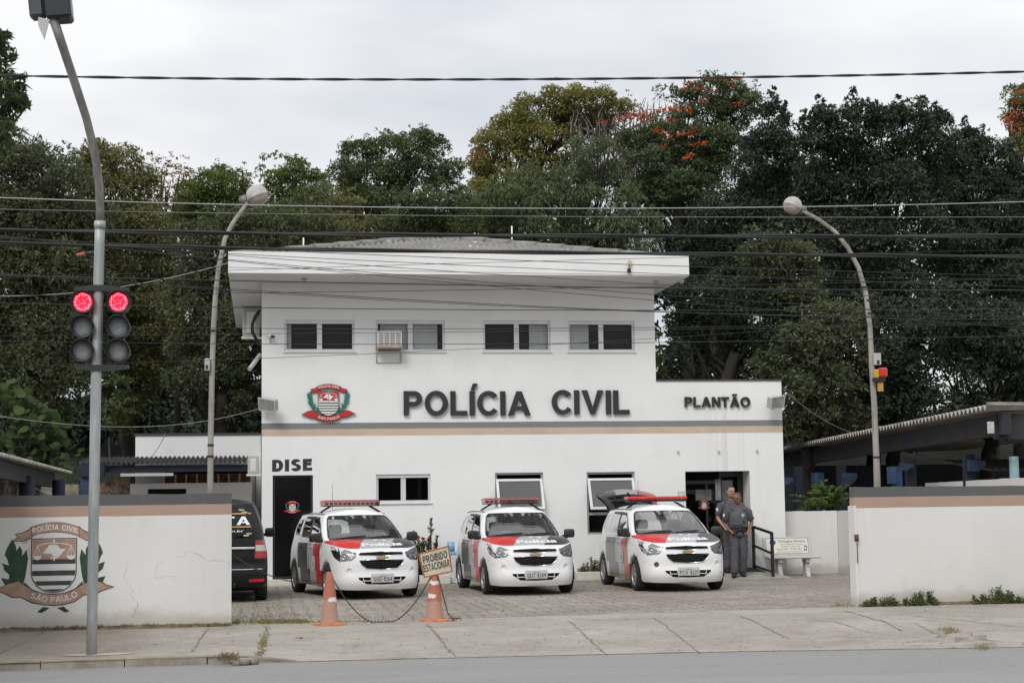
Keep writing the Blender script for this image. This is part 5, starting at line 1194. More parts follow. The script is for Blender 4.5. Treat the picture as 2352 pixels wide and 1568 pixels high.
def weld(o, d=.002):
    import bmesh
    b = bmesh.new(); b.from_mesh(o.data); bmesh.ops.remove_doubles(b, verts=b.verts, dist=d); bmesh.ops.recalc_face_normals(b, faces=b.faces); b.to_mesh(o.data); b.free(); return o
def circ(cy, cz, r, a0=0, a1=180, n=20): return [(cy+r*cos(R(a0+(a1-a0)*i/n)), cz+r*sin(R(a0+(a1-a0)*i/n))) for i in range(n+1)]

m_tyre = mat('tyre_rubber', (.018, .018, .018), .85, bump=.2, bscale=60); m_rim = mat('rim_silver', (.38, .38, .39), .35, metal=.7, var=.12, vscale=9); m_well = mat('wheel_well', (.008, .008, .008), .95)
m_chrome = mat('chrome', (.75, .76, .78), .12, metal=1); m_gold = mat('gold_badge', (.62, .42, .14), .3, metal=.6); m_bplast = mat('black_plastic', (.016, .016, .017), .42)
m_cglass = glassmat('car_glass', (.68, .72, .71)); m_cwind = glassmat('windshield_glass', (.78, .81, .80), ior=1.65, op=.09); m_cglassd = glassmat('car_glass_dark', (.22, .23, .23)); m_seat = mat('seat_cloth', (.05, .05, .053), .9)
m_plate = mat('plate_grey', (.5, .5, .49), .5); m_paper = mat('paper_white', (.75, .76, .78), .6)
m_lampin = mat('lamp_inner', (.27, .275, .285), .4)
m_refl = mat('lamp_reflector', (.42, .43, .44), .22, metal=.7, var=.3, vscale=14); m_lampg = glassmat('lamp_glass', (.93, .93, .93))
def paint(name, base, hood=False, side=None, dull=1.):
    m = mat(name, base, .3, spec=.4, coat=.2); g = G(m); c = g.mix(g.ss(g.noise(3, 4, .6), .4, .8, 0., .25), base, tuple(x*.85 for x in base))
    red, gry, blk = (.52, .018, .02), (.36, .37, .375), (.032, .034, .04)
    if side:
        red, gry, blk = side
    if hood:
        t = g.m('SUBTRACT', g.x, g.m('MULTIPLY', g.m('SUBTRACT', g.y, 1.0), .44)); e = .006
        c = g.mix(g.ss(t, -.03-e, -.03+e), red, g.mix(g.ss(t, .56-e, .56+e), gry, blk))
    else:
        t = g.m('ADD', g.y, g.m('MULTIPLY', g.m('SINE', g.m('MULTIPLY', g.z, 3.4)), .10)); e = .012
        low_ = g.m('MULTIPLY', g.ss(g.z, .52, .50), .22); t = g.m('ADD', t, low_)
        inb = g.m('MULTIPLY', g.ss(g.z, 1.01, 1.0, 0., 1.), 1.)
        k = g.mix(g.ss(t, 1.90-e, 1.90+e), red, g.mix(g.ss(t, 2.38-e, 2.38+e), gry, blk))
        k = g.mix(g.m('MULTIPLY', g.band(t, 1.36, 3.2, e), inb), c, k); c = k
        # road dirt along the sill
        c = g.mix(g.m('MULTIPLY', g.ss(g.m('ADD', g.z, g.m('MULTIPLY', g.noise(6, 4), .15)), .5, .25), .35), c, (.25, .2, .15))
    g.base(c); return m
def wheel(parent, x, y, r, w, side, spokes=7, rim=None):
    t = empty('wheel', (x, y, r), 0, parent); M = Matrix.Rotation(R(90)*side, 4, 'Y')
    mb = MB(); mb.lathe([(r*.62, -w*.5+.02), (r*.66, -w*.5), (r*.92, -w*.48), (r*.985, -w*.38), (r, -w*.25), (r, w*.25), (r*.985, w*.38), (r*.92, w*.48), (r*.66, w*.5), (r*.62, w*.5-.02)], M, 36)
    for k in range(3): zz = -w*.16+k*w*.16; mb.lathe([(r*1.003, zz-.004), (r*1.003, zz+.004)], M, 36)
    mb.build('tyre', m_tyre, t)
    mb = MB(); mb.lathe([(.0005, w*.2), (r*.6, w*.22)], M, 24, 1); mb.lathe([(r*.655, w*.5-.002), (r*.6, w*.5), (r*.575, w*.44), (r*.57, w*.2)], M, 36); mb.lathe([(.0005, w*.47), (r*.12, w*.46), (r*.16, w*.42), (r*.16, w*.3)], M, 20)
    for k in range(spokes):
        a = 2*pi*k/spokes
        for da in (-.13, .13):
            P = [(r*.1, a-.1), (r*.1, a+.1), (r*.6, a+da+.09), (r*.6, a+da-.09)]
            q = [M @ Vector((p*cos(b), p*sin(b), w*(.44 if p < .1*r+.001 else .42))) for p, b in P]; q2 = [M @ Vector((p*cos(b), p*sin(b), w*.33)) for p, b in P]
            mb.add(q+q2, [(0, 1, 2, 3), (1, 5, 6, 2), (0, 3, 7, 4), (4, 7, 6, 5)])
    mb.build('rim', [rim or m_rim, m_well], t); return t
plan = [(0, 0), (.30, .010), (.52, .055), (.68, .15), (.775, .30), (.825, .5), (.855, .85), (.8675, 1.3), (.8675, 2.2), (.866, 3.0), (.852, 3.6), (.82, 3.95), (.75, 4.18), (.6, 4.29), (.35, 4.345), (0, 4.36)]
SP = Shell(plan, ([.15, .19, .3, .42, .46, .5, .65, .78, .86, .92, 1.0], [.07, .012, -.012, -.004, .018, .022, .022, .045, .085, .15, .25]),
 ([.15, .2, .3, .5, .75, .88, 1.0, 1.1], [.07, .035, .012, 0, .006, .016, .045, .07]), ([.2, .3, .55, .62, .9, 1.1], [.06, .0, .0, .05, .07, .12]),
 ([0, .1, .3, .55, 1.1, 2.0, 3.2, 4.36], [.905, .91, .945, .985, 1.03, 1.055, 1.085, 1.10]), ([0, .35, .55, 3.9, 4.36], [.17, .17, .215, .215, .24]),
 [(0, .93, 1.085), (.45, .96, 1.08), (.68, 1.04, 1.065), (.80, 1.16, 1.034)],
 [(0, 1.74, 1.55), (.42, 1.775, 1.548), (.565, 1.86, 1.545), (.605, 1.98, 1.548), (.63, 2.5, 1.56), (.63, 3.2, 1.555), (.61, 3.75, 1.53), (.56, 3.98, 1.50), (.40, 4.08, 1.49), (0, 4.12, 1.49)], None, .098, .03)
SP.cu = [0, .5, .8, 1]; SP.qk = [.25, .45, .62, .8, .88, 1.0]; SP.qs = [SP.sc, SP.s_of_y(2.3), SP.s_of_y(3.15), SP.s_of_y(3.9), SP.s_of_y(4.2), SP.L]
SP.rq = [0, .14, .22, .26, .45, .62, .78, .84, .9, 1.0]
def lo(pts): return [(SP.s_of_y(y), z) for y, z in pts]
WF, WR, WRAD = .84, 3.46, .312
def skirt(poly, sg, S, d=-.055):
    mb = MB(); L_ = dens(poly, .045); n = len(L_); A = [S.low(*p, -.0005) for p in L_]; B = [S.low(*p, d) for p in L_]
    return mb.add([(sg*p[0], p[1], p[2]) for p in A+B], [(i, (i+1) % n, n+(i+1) % n, n+i) for i in range(n)])
def build_car(nm, label, plate, plate_label_group=None, red=(.52, .018, .02), hatch=False, bar='clear', fade=None):
    root = tag(empty('police_car'), label, 'police car', 'police cars parked in front of the station')
    sidec = fade or (red, (.40, .41, .42), (.025, .027, .032))
    m_body = paint('car_white_paint', (.76, .765, .77), side=sidec); m_hood = paint('car_hood_paint', (.76, .765, .77), hood=True)
    S = SP
    # lower shell with wheel arches and door openings
    top = [(s, S.zb(s)) for s in np.arange(S.L, -.001, -.06)]+[(0, S.zb(0))]
    a = .365
    arch = lambda cy: [(S.s_of_y(y), z) for y, z in circ(cy, .315, a, 0, 180, 24)[::-1]]
    fdoor = lo([(1.27, .98), (1.245, .6), (1.28, .27), (2.16, .27), (2.19, .6), (2.2, 1.035), (1.5, 1.018)]); rdoor = lo([(2.215, 1.035), (2.205, .6), (2.175, .27), (2.98, .27), (3.03, .5), (3.2, .74), (3.25, 1.055)])
    sF, sR = S.s_of_y(WF), S.s_of_y(WR)
    lowr = [(0, S.zbot(0)), (S.s_of_y(.40), .19), (S.s_of_y(WF-a+.002), .21), (S.s_of_y(WF-a), .315)]+arch(WF)[1:-1]+[(S.s_of_y(WF+a), .315), (S.s_of_y(WF+a-.002), .215), (S.s_of_y(WR-a+.002), .215), (S.s_of_y(WR-a), .315)]+arch(WR)[1:-1]+[(S.s_of_y(WR+a), .315), (S.s_of_y(WR+a-.002), .22), (S.L, .24)]
    gr_u = [(0, .79), (.40, .803), (.44, .82), (.42, .855), (0, .868)]; gr_l = [(0, .545), (.29, .56), (.385, .63), (.43, .715), (0, .73)]; intake = [(0, .275), (.3, .285), (.44, .375), (.45, .41), (0, .41)]
    hl = [(.485, .85), (.50, .765), (.58, .71), (.82, .69), (1.03, .775), (1.2, .89), (1.28, .965), (1.05, .955), (.76, .915)]
    fog = [(.62+.052*cos(t), .525+.05*sin(t)) for t in np.linspace(0, 2*pi, 13)[:-1]]
    E_ = .001
    fix0 = lambda poly: [(max(p[0], E_), p[1]) for p in poly]
    outer = lowr+top[:-1]+[(0, S.zb(0)), (0, .868), *[p for p in gr_u[::-1][1:-1]], (0, .79), (0, .73), *[p for p in gr_l[::-1][1:-1]], (0, .545), (0, .41), *[p for p in intake[::-1][1:-1]], (0, .275)]
    V, F = patch(outer, [fdoor, rdoor, hl, fog], .055); mb = mesh_from(lambda a_, b_: S.low(a_, b_), V, F, both=True)
    # arch lips
    for cy in (WF, WR):
        arc_ = [(S.s_of_y(y), z) for y, z in circ(cy, .315, a, -14, 194, 28)]; 
        for sg in (1, -1):
            vs = []
            for s_, z in arc_: p = S.low(s_, z); vs += [(sg*p[0], p[1], p[2]), (sg*(p[0]-.09), p[1], p[2])]
            mb.add(vs, [(2*i, 2*i+1, 2*i+3, 2*i+2) for i in range(len(arc_)-1)], 0, True)
    # greenhouse pillars with window openings
    ws = [(.0, .05), (.205, .045), (.222, .12), (.226, .85), (.205, .955), (0, .965)]
    w1 = [(.335, .10), (.437, .07), (.437, .88), (.34, .885), (.293, .6), (.283, .22)]; w2 = [(.455, .07), (.60, .07), (.603, .82), (.585, .88), (.455, .88)]; w3 = [(.635, .10), (.75, .16), (.765, .55), (.74, .78), (.64, .84)]
    rw = [(.915, .12), (1.0, .1), (1.0, .86), (.93, .84), (.905, .7)]
    K = 6.0; sc = lambda P: [(p[0]*K, p[1]*.6) for p in P]; up = lambda off=0: (lambda a_, b_: S.up(a_/K, b_/.6, off))
    if hatch: outer2 = sc([(0, 0), (.89, 0), (.885, .3), (.88, .9), (.9, 1), (0, 1), (0, .965), (.205, .955), (.226, .85), (.222, .12), (.205, .045), (0, .05)])
    else: outer2 = sc([(0, 0), (1, 0), (1, .1), (.915, .12), (.905, .7), (.93, .84), (1, .86), (1, 1), (0, 1), (0, .965), (.205, .955), (.226, .85), (.222, .12), (.205, .045), (0, .05)])
    V, F = patch(outer2, [sc(w1), sc(w2), sc(w3)], .09); mesh_from(up(), V, F, both=True, mb=mb)
    V, F = patch(sc([(0, 0), (1, 0), (1, 1), (0, 1)]), (), .12); V = V.copy(); mesh_from(lambda a_, b_: S.top(a_/K, b_/.6), V, F, both=True, mb=mb)
    body = weld(mb.build('body', m_body, root))
    V, F = patch([(0, 0.0), (S.sc, 0), (S.sc, 1), (0, 1)], (), .07); weld(mesh_from(lambda a_, b_: S.hood(a_, b_), V, F, both=True).build('hood', m_hood, root))
    # white rim of the hood where it meets the nose
    V, F = patch([(0, 0.0), (S.sc*.6, 0), (S.sc*.4, .02), (0, .05)], (), .05); weld(mesh_from(lambda a_, b_: S.hood(a_, b_, .003), V, F, both=True).build('nose_panel', m_body, root))
    # doors
    for sg in (1, -1):
        for poly, c_ in ((fdoor, .008), (rdoor, .008)):
            cx, cz = sum(p[0] for p in poly)/len(poly), sum(p[1] for p in poly)/len(poly)
            q = [(cx+(p[0]-cx)*(1-c_*1.6), cz+(p[1]-cz)*(1-c_*2)) for p in poly]; V, F = patch(q, (), .07); mb = mesh_from(lambda a_, b_: S.low(a_, b_, -.002), V, F, mirror=sg < 0)
            d = mb.build('door', m_body, root)
            yy = 2.05 if poly is fdoor else 3.0; p = S.low(S.s_of_y(yy), .93)
            mb = MB(); mb.box((sg*p[0]-.02, p[1]-.09, .905), (sg*p[0]+.022, p[1]+.07, .94), bev=.008); mb.build('handle', m_body, d)
            if poly is fdoor:
                T = lambda x, z, q_, sg=sg: tuple(np.array([sg, 1, 1])*S.low(S.s_of_y(1.78+x), .62+z, .004-q_*.2))
                mb = MB(); ring = lambda r0, r1, mi, o: [mb.add([T(r*cos(t), r*sin(t), -o) for r in (r0, r1) for t in np.linspace(0, 2*pi, 21)[:-1]], [(i, (i+1) % 20, 20+(i+1) % 20, 20+i) for i in range(20)], mi)]
                ring(.001, .15, 0, .0); ring(.10, .125, 1, .01); ring(.001, .07, 1, .01); mb.build('door_crest', [m_swhite, m_sgrey], d)
    # dark backing behind seams, wheel wells and floor
    mb = MB()
    for sg in (1, -1): mb.add([(sg*.80, 1.2, .2), (sg*.80, 3.3, .2), (sg*.77, 3.3, 1.0), (sg*.77, 1.2, 1.0)], [(0, 1, 2, 3)])
    mb.box((-.6, .42, .20), (.6, 4.1, .26)); mb.box((-.42, .2, .27), (.42, 1.25, .80))
    for cy in (WF, WR):
        for sg in (1, -1):
            vs = []
            for y, z in circ(cy, .315, .37, -8, 188, 16): vs += [(sg*.85, y, z), (sg*.55, y, z)]
            mb.add(vs, [(2*i, 2*i+1, 2*i+3, 2*i+2) for i in range(16)]); mb.add([(sg*.55, cy-.4, .2), (sg*.55, cy+.4, .2), (sg*.55, cy+.4, .72), (sg*.55, cy-.4, .72)], [(0, 1, 2, 3)])
    mb.build('underbody', m_well, root)
    # glass
    V, F = patch(sc(ws), (), .1); weld(mesh_from(up(-.003), V, F, both=True).build('windshield', m_cwind, root))
    bs = sc([(0, .93), (.2, .92), (.2, .955), (0, .965)]); V, F = patch(bs, (), .05)
    bt = sc([(0, .0), (.215, .0), (.22, .085), (0, .09)]); V2, F2 = patch(bt, (), .05); mb = mesh_from(up(.001), V, F, both=True); mesh_from(up(.001), V2, F2, both=True, mb=mb)
    side_b = sc([(.212, .06), (.226, .12), (.226, .85), (.208, .955), (.204, .9), (.216, .8), (.214, .15)]); V2, F2 = patch(side_b, (), .05); mesh_from(up(.001), V2, F2, both=True, mb=mb); mb.build('windshield_edge', m_bplast, root)
    for sg in (1, -1):
        for w_ in (w1, w2, w3):
            V, F = patch(sc(w_), (), .12); mesh_from(up(-.003), V, F, mirror=sg < 0).build('side_window', m_cglassd, root)
        V, F = patch(sc([(.437, .07), (.455, .07), (.455, .88), (.437, .88)]), (), .08); mesh_from(up(.003), V, F, mirror=sg < 0).build('window_pillar', m_bplast, root)
        V, F = patch(sc([(.25, .03), (.335, .03), (.335, .10), (.283, .22), (.293, .6), (.34, .885), (.327, .9), (.28, .6), (.262, .2)]), (), .05); mesh_from(up(.003), V, F, mirror=sg < 0).build('quarter_trim', m_bplast, root)
        mb = MB(); pts = [S.top(q, .0, .004) for q in np.linspace(.25, .8, 22)]; mb.tube([(sg*(p[0]-.0), p[1], p[2]+.004) for p in pts], .009, 6); mb.build('roof_rail', m_bplast, root)
        # weather visor above side windows
        V, F = patch(sc([(.30, .72), (.345, .885), (.585, .9), (.6, .83), (.45, .80), (.35, .8)]), (), .08); mesh_from(up(.012), V, F, mirror=sg < 0).build('rain_visor', m_bplast, root)
    if not hatch:
        V, F = patch(sc(rw), (), .1); weld(mesh_from(up(-.003), V, F, both=True).build('rear_window', m_cglass, root))
    # interior
    mb = MB(); mb.box((-.68, 1.0, .85), (.68, 1.42, 1.03), bev=.04); mb.box((-.6, 1.4, .3), (.6, 3.9, .4)); mb.build('dashboard', m_bplast, root)
    for x in (-.34, .34): mb = MB(); mb.box((x-.22, 2.05, .62), (x+.22, 2.2, 1.14), bev=.05, m=0); mb.box((x-.22, 1.65, .5), (x+.22, 2.15, .66), bev=.04); mb.build('front_seat', m_seat, root)
    for x in (-.34, .34): mb = MB(); sbox(mb, (x-.13, 2.11, 1.16), (x+.13, 2.22, 1.35)); mb.build('headrest', m_seat, root)
    mb = MB(); mb.box((-.58, 2.95, .55), (.58, 3.1, 1.12), bev=.04); mb.build('rear_seat', m_seat, root)
    if nm == 0: mb = MB(); mb.add([(-.62, 1.10, 1.045), (-.12, 1.02, 1.045), (-.08, 1.22, 1.10), (-.56, 1.32, 1.10)], [(0, 1, 2, 3)]); mb.build('dashboard_paper', m_paper, root)
    mb = MB(); mb.tube([(.34+.17*cos(t), 1.5+.06*sin(t), 1.02+.16*sin(t)) for t in np.linspace(0, 2*pi, 25)], .014, 6); mb.build('steering_wheel', m_bplast, root)
    mb = MB(); mb.box((-.1, 1.62, 1.42), (.1, 1.66, 1.49), bev=.015); mb.build('rear_view_mirror', m_bplast, root)
    mb = MB(); p = S.up(.07, .9, .004); 
    for x in (-.12, .12): q = S.up(.05, .93, .003); mb.box((x-.04, q[1]-.005, q[2]-.02), (x+.04, q[1]+.01, q[2]+.0))
    mb.build('sticker', m_paper, root)
    # headlights
    for sg in (1, -1):
        V, F = patch(hl, (), .045); h = mesh_from(lambda a_, b_: S.low(a_, b_, .001), V, F, mirror=sg < 0).build('headlight', m_lampg, root)
        mesh_from(lambda a_, b_: S.low(a_, b_, -.026), V, F, mirror=sg < 0, mb=skirt(hl, sg, S, -.026)).build('lamp_housing', m_lampin, h)
        for (s_, z_, r_) in ((.60, .785, .045), (.745, .785, .06), (.90, .83, .05)):
            p = S.low(s_, z_, -.014); nx = np.interp(s_, S.s, S.n[:, 0]); ny = np.interp(s_, S.s, S.n[:, 1]); d_ = Vector((sg*nx*.6, ny, .1)).normalized()
            mb = MB(); Mx = Matrix.Translation((sg*p[0], p[1], p[2])) @ d_.to_track_quat('Z', 'Y').to_matrix().to_4x4()
            mb.lathe([(r_, -.004), (r_*.93, .006), (r_*.85, .0), (r_*.4, -.008), (r_*.25, .0), (.0005, .004)], Mx, 20); mb.build('reflector', m_refl, h)
        f = [(S.low(s_, z_, -.025)) for s_, z_ in fog]; g_ = [(S.low(s_, z_, 0)) for s_, z_ in fog]; n = len(f); mb = MB(); mb.add([(sg*p[0], p[1], p[2]) for p in g_+f], [(i, (i+1) % n, n+(i+1) % n, n+i) for i in range(n)]+[tuple(range(n, 2*n))], 0)
        mb.build('fog_lamp', (mat('fog_dark', (.1, .09, .07), .4) if sg == -1 and hatch else m_body), root)
        # bumper crease leading to the lower intake
        mb = MB(); pts = [(.47, .44), (.55, .50), (.62, .60), (.78, .605), (.95, .56)]; P_ = [S.low(s_, z_, -.002) for s_, z_ in dens(pts, .04)[:-6]]
        mb.tube([(sg*p[0], p[1], p[2]) for p in [S.low(s_, z_, -.004) for s_, z_ in ((.47, .40), (.50, .47), (.54, .55), (.59, .60), (.67, .613), (.8, .60), (.93, .57))]], .008, 8); mb.build('bumper_crease', m_body, root)
    # grilles
    def fpatch(poly, off, name, m, parent=root, st=.05):
        V, F = patch(poly, (), st); return weld(mesh_from(lambda a_, b_: S.low(a_, b_, off), V, F, both=True).build(name, m, parent))
    for poly, k in ((gr_u, 2), (gr_l, 5)):
        g_ = fpatch(poly, -.035, 'grille', m_well); z0 = min(p[1] for p in poly); z1 = max(p[1] for p in poly); mb = MB()
        for i in range(k):
            z = z0+(z1-z0)*(i+.75)/(k+.5); w_ = max(x for x in (np.interp(z, [p[1] for p in sorted(poly[1:-1], key=lambda p: p[1])], [p[0] for p in sorted(poly[1:-1], key=lambda p: p[1])]),))
            for sg in (1, -1): mb.tube([tuple(np.array([sg, 1, 1])*S.low(s_, z+ .01*(s_/.4)**2*(1 if k == 5 else .6), -.02)) for s_ in np.linspace(.001, w_*.97, 8)], .0055, 5)
        if k == 5:
            for x in np.linspace(-.36, .36, 19): s_ = abs(x); mb.tube([tuple(np.array([1 if x > 0 else -1, 1, 1])*S.low(max(.001, s_), z, -.028)) for z in (z0+.03+.07*(s_/.36)**3, z1-.01)], .003, 4)
        mb.build('grille_bars', m_bplast, g_)
        for sg in (1, -1):
            mb = MB(); P_ = [tuple(np.array([sg, 1, 1])*S.low(max(.001, s_), z_, .004)) for s_, z_ in dens(poly+[poly[-1]], .06) if True]
            line = poly if k == 5 else poly
            mb.tube([tuple(np.array([sg, 1, 1])*S.low(max(.001, s_), z_, .004)) for s_, z_ in line], .009 if k == 5 else .007, 6); mb.build('chrome_trim', m_chrome, g_)
    g_ = fpatch(intake, -.04, 'lower_intake', m_well); mb = MB()
    for sg in (1, -1):
        mb.tube([tuple(np.array([sg, 1, 1])*S.low(max(.001, s_), .345, -.02)) for s_ in np.linspace(.001, .38, 6)], .008, 6)
        for x in (.2, .34): mb.tube([tuple(np.array([sg, 1, 1])*S.low(x+.02, .40, -.01)), tuple(np.array([sg, 1, 1])*S.low(x-.01, .29, -.01))], .006, 6)
    mb.build('intake_bars', m_body, g_)
    mb = MB(); y0 = -.012
    mb.prism([(-.105, -.012), (-.04, -.012), (-.035, -.03), (.05, -.03), (.045, -.012), (.105, -.012), (.12, .02), (.05, .02), (.045, .035), (-.04, .035), (-.045, .02), (-.11, .02)], lambda x, z, q: (x, S.low(.01, .76)[1]-.02+q, 0.757+z), .012, 1)
    mb.prism([(-.095, -.006), (-.034, -.006), (-.03, -.024), (.044, -.024), (.04, -.006), (.097, -.006), (.108, .014), (.044, .014), (.039, .029), (-.034, .029), (-.039, .014), (-.1, .014)], lambda x, z, q: (x, S.low(.01, .76)[1]-.024+q, 0.757+z), .004, 0); mb.build('badge', [m_gold, m_chrome], root)
    # plate
    yp = S.low(.01, .37)[1]-.018
    mb = MB(); mb.box((-.2, yp, .315), (.2, yp+.012, .445), bev=.004); mb.box((-.21, yp+.0125, .305), (.21, yp+.03, .47), bev=.004); pl_ = mb.build('license_plate', m_plate, root)
    mb = MB(); add_text(mb, plate, lambda x, z, d: (x, yp-.002, .335+z), w=.355, h=.075, bold=.018, align='c'); mb.prism([(-.06, .425), (.06, .425), (.06, .433), (-.06, .433)], lambda x, z, q: (x, yp-.002, z), 0); mb.build('plate_text', m_sblack, pl_)
    # hood lettering and badge
    mb = MB()
    def hp(x, w_):  # point on the hood above nose, x lateral, w_ 0..1
        s_ = abs(x)*1.08+.001; q = S.hood(min(s_, S.sc), w_, .005); return (x, q[1], q[2])
    add_text(mb, 'Polícia', lambda x, y, d: hp(x-.30+.0, .16+y*1.05), w=.78, h=.17, bold=.035); mb.build('hood_lettering', m_swhite, root)
    mb = MB(); mb.add([hp(.12+.13*cos(t), .6+.10*sin(t)) for t in np.linspace(0, 2*pi, 17)[:-1]], [tuple(range(16))], 0)
    mb.add([tuple(np.array(hp(.12+.07*cos(t), .6+.05*sin(t)))+np.array([0, 0, .003])) for t in np.linspace(0, 2*pi, 13)[:-1]], [tuple(range(12))], 1); mb.build('hood_badge', [m_swhite, mat('badge_red_grey', (.35, .16, .13), .5) if nm == 0 else bpy.data.materials['badge_red_grey']], root)
    # wipers
    for x0, x1 in ((-.62, -.05), (.02, .52)):
        mb = MB(); q0 = S.up(abs(x0)/.8*.22, .03, .02); q1 = S.up(abs(x1)/.8*.22, .10, .02); mb.tube([(x0, q0[1], q0[2]), ((x0+x1)/2, (q0[1]+q1[1])/2-.01, (q0[2]+q1[2])/2+.01), (x1, q1[1], q1[2])], .011, 5); mb.build('wiper', m_bplast, root)
    # mirrors
    for sg in (1, -1):
        M = Matrix.Translation((sg*.955, 1.27, 1.115)) @ Matrix.Rotation(R(-8*sg), 4, 'Z'); mb = MB(); sbox(mb, (-.105, -.06, -.08), (.105, .07, .09), M); mb.box((-.12*1 if sg > 0 else .02, -.0, -.09), (-.02 if sg > 0 else .12, .05, -.03), M=M, bev=.01)
        mb.tube([(sg*.78, 1.3, 1.06), (sg*.88, 1.29, 1.06)], .03, 8); w_ = mb.build('side_mirror', m_bplast, root)
        mb = MB(); mb.box((-.085, .071, -.055), (.085, .074, .065), M=M); mb.build('mirror_glass', m_chrome, w_)
    # wheels
    for x, y in ((-.76, WF), (.76, WF), (-.76, WR), (.76, WR)): wheel(root, x, y, WRAD, .2, 1 if x > 0 else -1)
    # tail lamps
    for sg in (1, -1):
        V, F = patch([(S.s_of_y(4.12), .85), (S.s_of_y(4.29), .85), (S.s_of_y(4.28), 1.06), (S.s_of_y(4.1), 1.06)], (), .05); mesh_from(lambda a_, b_: S.low(a_, b_, .006), V, F, mirror=sg < 0).build('tail_lamp', m_tail, root)
    # light bar
    lb = empty('light_bar', (0, 2.3, 1.70), 0, root); w_ = .57; mb = MB()
    if bar == 'clear':
        mb.box((-w_+.01, -.15, .0), (w_-.01, .15, .02), bev=.008); mb.build('bar_base', m_bplast, lb)
        mb = MB(); mb.add([(-w_+.02, -.15, .021), (w_-.02, -.15, .021), (w_-.02, .15, .021), (-w_+.02, .15, .021), (-w_, -.165, .085), (w_, -.165, .085), (w_, .165, .085), (-w_, .165, .085)], [(0, 1, 5, 4), (1, 2, 6, 5), (2, 3, 7, 6), (3, 0, 4, 7)]); mb.build('clear_lens', m_barclear, lb)
        mb = MB(); mb.add([(-w_-.01, -.17, .086), (w_+.01, -.17, .086), (w_+.01, .17, .086), (-w_-.01, .17, .086), (-w_+.03, -.13, .125), (w_-.03, -.13, .125), (w_-.03, .13, .125), (-w_+.03, .13, .125)], [(0, 1, 5, 4), (1, 2, 6, 5), (2, 3, 7, 6), (3, 0, 4, 7), (4, 5, 6, 7), (0, 3, 2, 1)]); mb.build('red_lens', m_barred, lb)
        mb = MB()
        for x in np.linspace(-.5, .5, 12): mb.box((x-.03, -.155+.01, .03), (x+.03, -.12, .075))
        mb.build('lamp_modules', m_refl, lb)
    else:
        mb = MB(); mb.box((-w_-.04, -.16, .01), (w_+.04, .16, .055), bev=.012); mb.build('bar_base', m_bplast, lb)
        mb = MB(); mb.box((-w_-.05, -.165, .056), (w_+.05, .165, .115), bev=.014); mb.build('red_lens', m_barred2, lb)
        mb = MB()
        for x in (-.3, -.02, .28, .5): mb.box((x-.008, -.172, .06), (x+.008, -.166, .10))
        mb.build('bar_clips', m_refl, lb)
    for sg in (-1, 1):
        for dy in (-.07, .07): mb = MB(); mb.tube([(sg*.40, dy, .0), (sg*.45, dy, -.025), (sg*.60, dy, -.115)], .012, 6); mb.build('bracket', m_bplast, lb)
    mb = MB(); mb.tube([(-.1, 3.3, 1.62), (-.1, 3.32, 2.15)], [.006, .003], 5); mb.build('antenna', m_bplast, root)
    if hatch:
        t = empty('tailgate', (0, 4.02, 1.52), 0, root); M = Matrix.Rotation(R(17), 4, 'X')
        def hs(u, v, off=0):  # u -1..1, v 0..1
            half = (.50+.14*min(1, v*1.6))*(1 if v < .9 else 1-(v-.9)*.8); x = u*half; y = v*1.12-.02; z = .10*(1-u*u)*1.0+.13*sin(v*pi*.8)-.02+off; return M @ Vector((x, y, z))
        def grid(u0, u1, v0, v1, name, m, off=0, n=14, parent=t):
            mb = MB(); vs = [hs(u0+(u1-u0)*i/n, v0+(v1-v0)*j/n, off) for i in range(n+1) for j in range(n+1)]; mb.add(vs, [(i*(n+1)+j, (i+1)*(n+1)+j, (i+1)*(n+1)+j+1, i*(n+1)+j+1) for i in range(n) for j in range(n)], 0, True); return mb.build(name, m, parent)
        m_hg = paint('hatch_paint', (.7, .7, .7)); g = G(m_hg); g.base(g.mix(g.ss(g.m('ADD', g.x, g.m('MULTIPLY', g.y, -.12)), .12, .14), g.mix(g.ss(g.m('ADD', g.x, g.m('MULTIPLY', g.y, -.12)), -.36, -.34), (.025, .027, .032), (.25, .26, .27)), (.36, .025, .025)))
        grid(-1, 1, .52, 1, 'panel', m_hg); grid(-1, -.8, 0, .52, 'panel', m_hg); grid(.8, 1, 0, .52, 'panel', m_hg); grid(-.8, .8, 0, .08, 'panel', m_hg)
        grid(-.8, .8, .08, .52, 'hatch_window', m_cglassd); grid(-1, 1, .02, .98, 'inner_lining', m_bplast, -.05)
        mb = MB(); add_text(mb, 'POLÍCIA', lambda x, y, d: hs((x-.27)/.62-.25, .80+y*.9, .006), w=.5, h=.07, bold=.02); mb.build('tailgate_lettering', m_swhite, t)
        mb = MB(); mb.tube([hs(-.05, .55, .02), hs(-.0, .35, .03), hs(.25, .33, .03)], .018, 6); mb.build('wiper', m_bplast, t)
        mb = MB()
        for sg in (-1, 1): mb.tube([(sg*.5, .0, -.2), M @ Vector((sg*.52, .5, -.02))], .014, 6)
        mb.build('gas_strut', m_bplast, t)
    return root
m_tail = mat('tail_red', (.35, .01, .01), .15, coat=.5); m_barclear = glassmat('bar_clear', (.75, .55, .55)); m_barred = mat('bar_red', (.22, .035, .03), .25, coat=.3); m_barred2 = mat('bar_bright_red', (.55, .035, .03), .3, coat=.3)
def place(o, fx_, fy_, Yd, rz):
    """front bumper centre over the photo point (fx_, fy_) on the lot"""
    o.location = (fx_, fy_, 0); o.rotation_euler = (0, 0, R(rz))
c1 = build_car(0, 'white police car with red and grey hood beside the left door, plate GGD 8264', 'GGD 8264')
c2 = build_car(1, 'white police car with red and grey hood behind the no parking board, plate GDT 8249', 'GDT 8249')
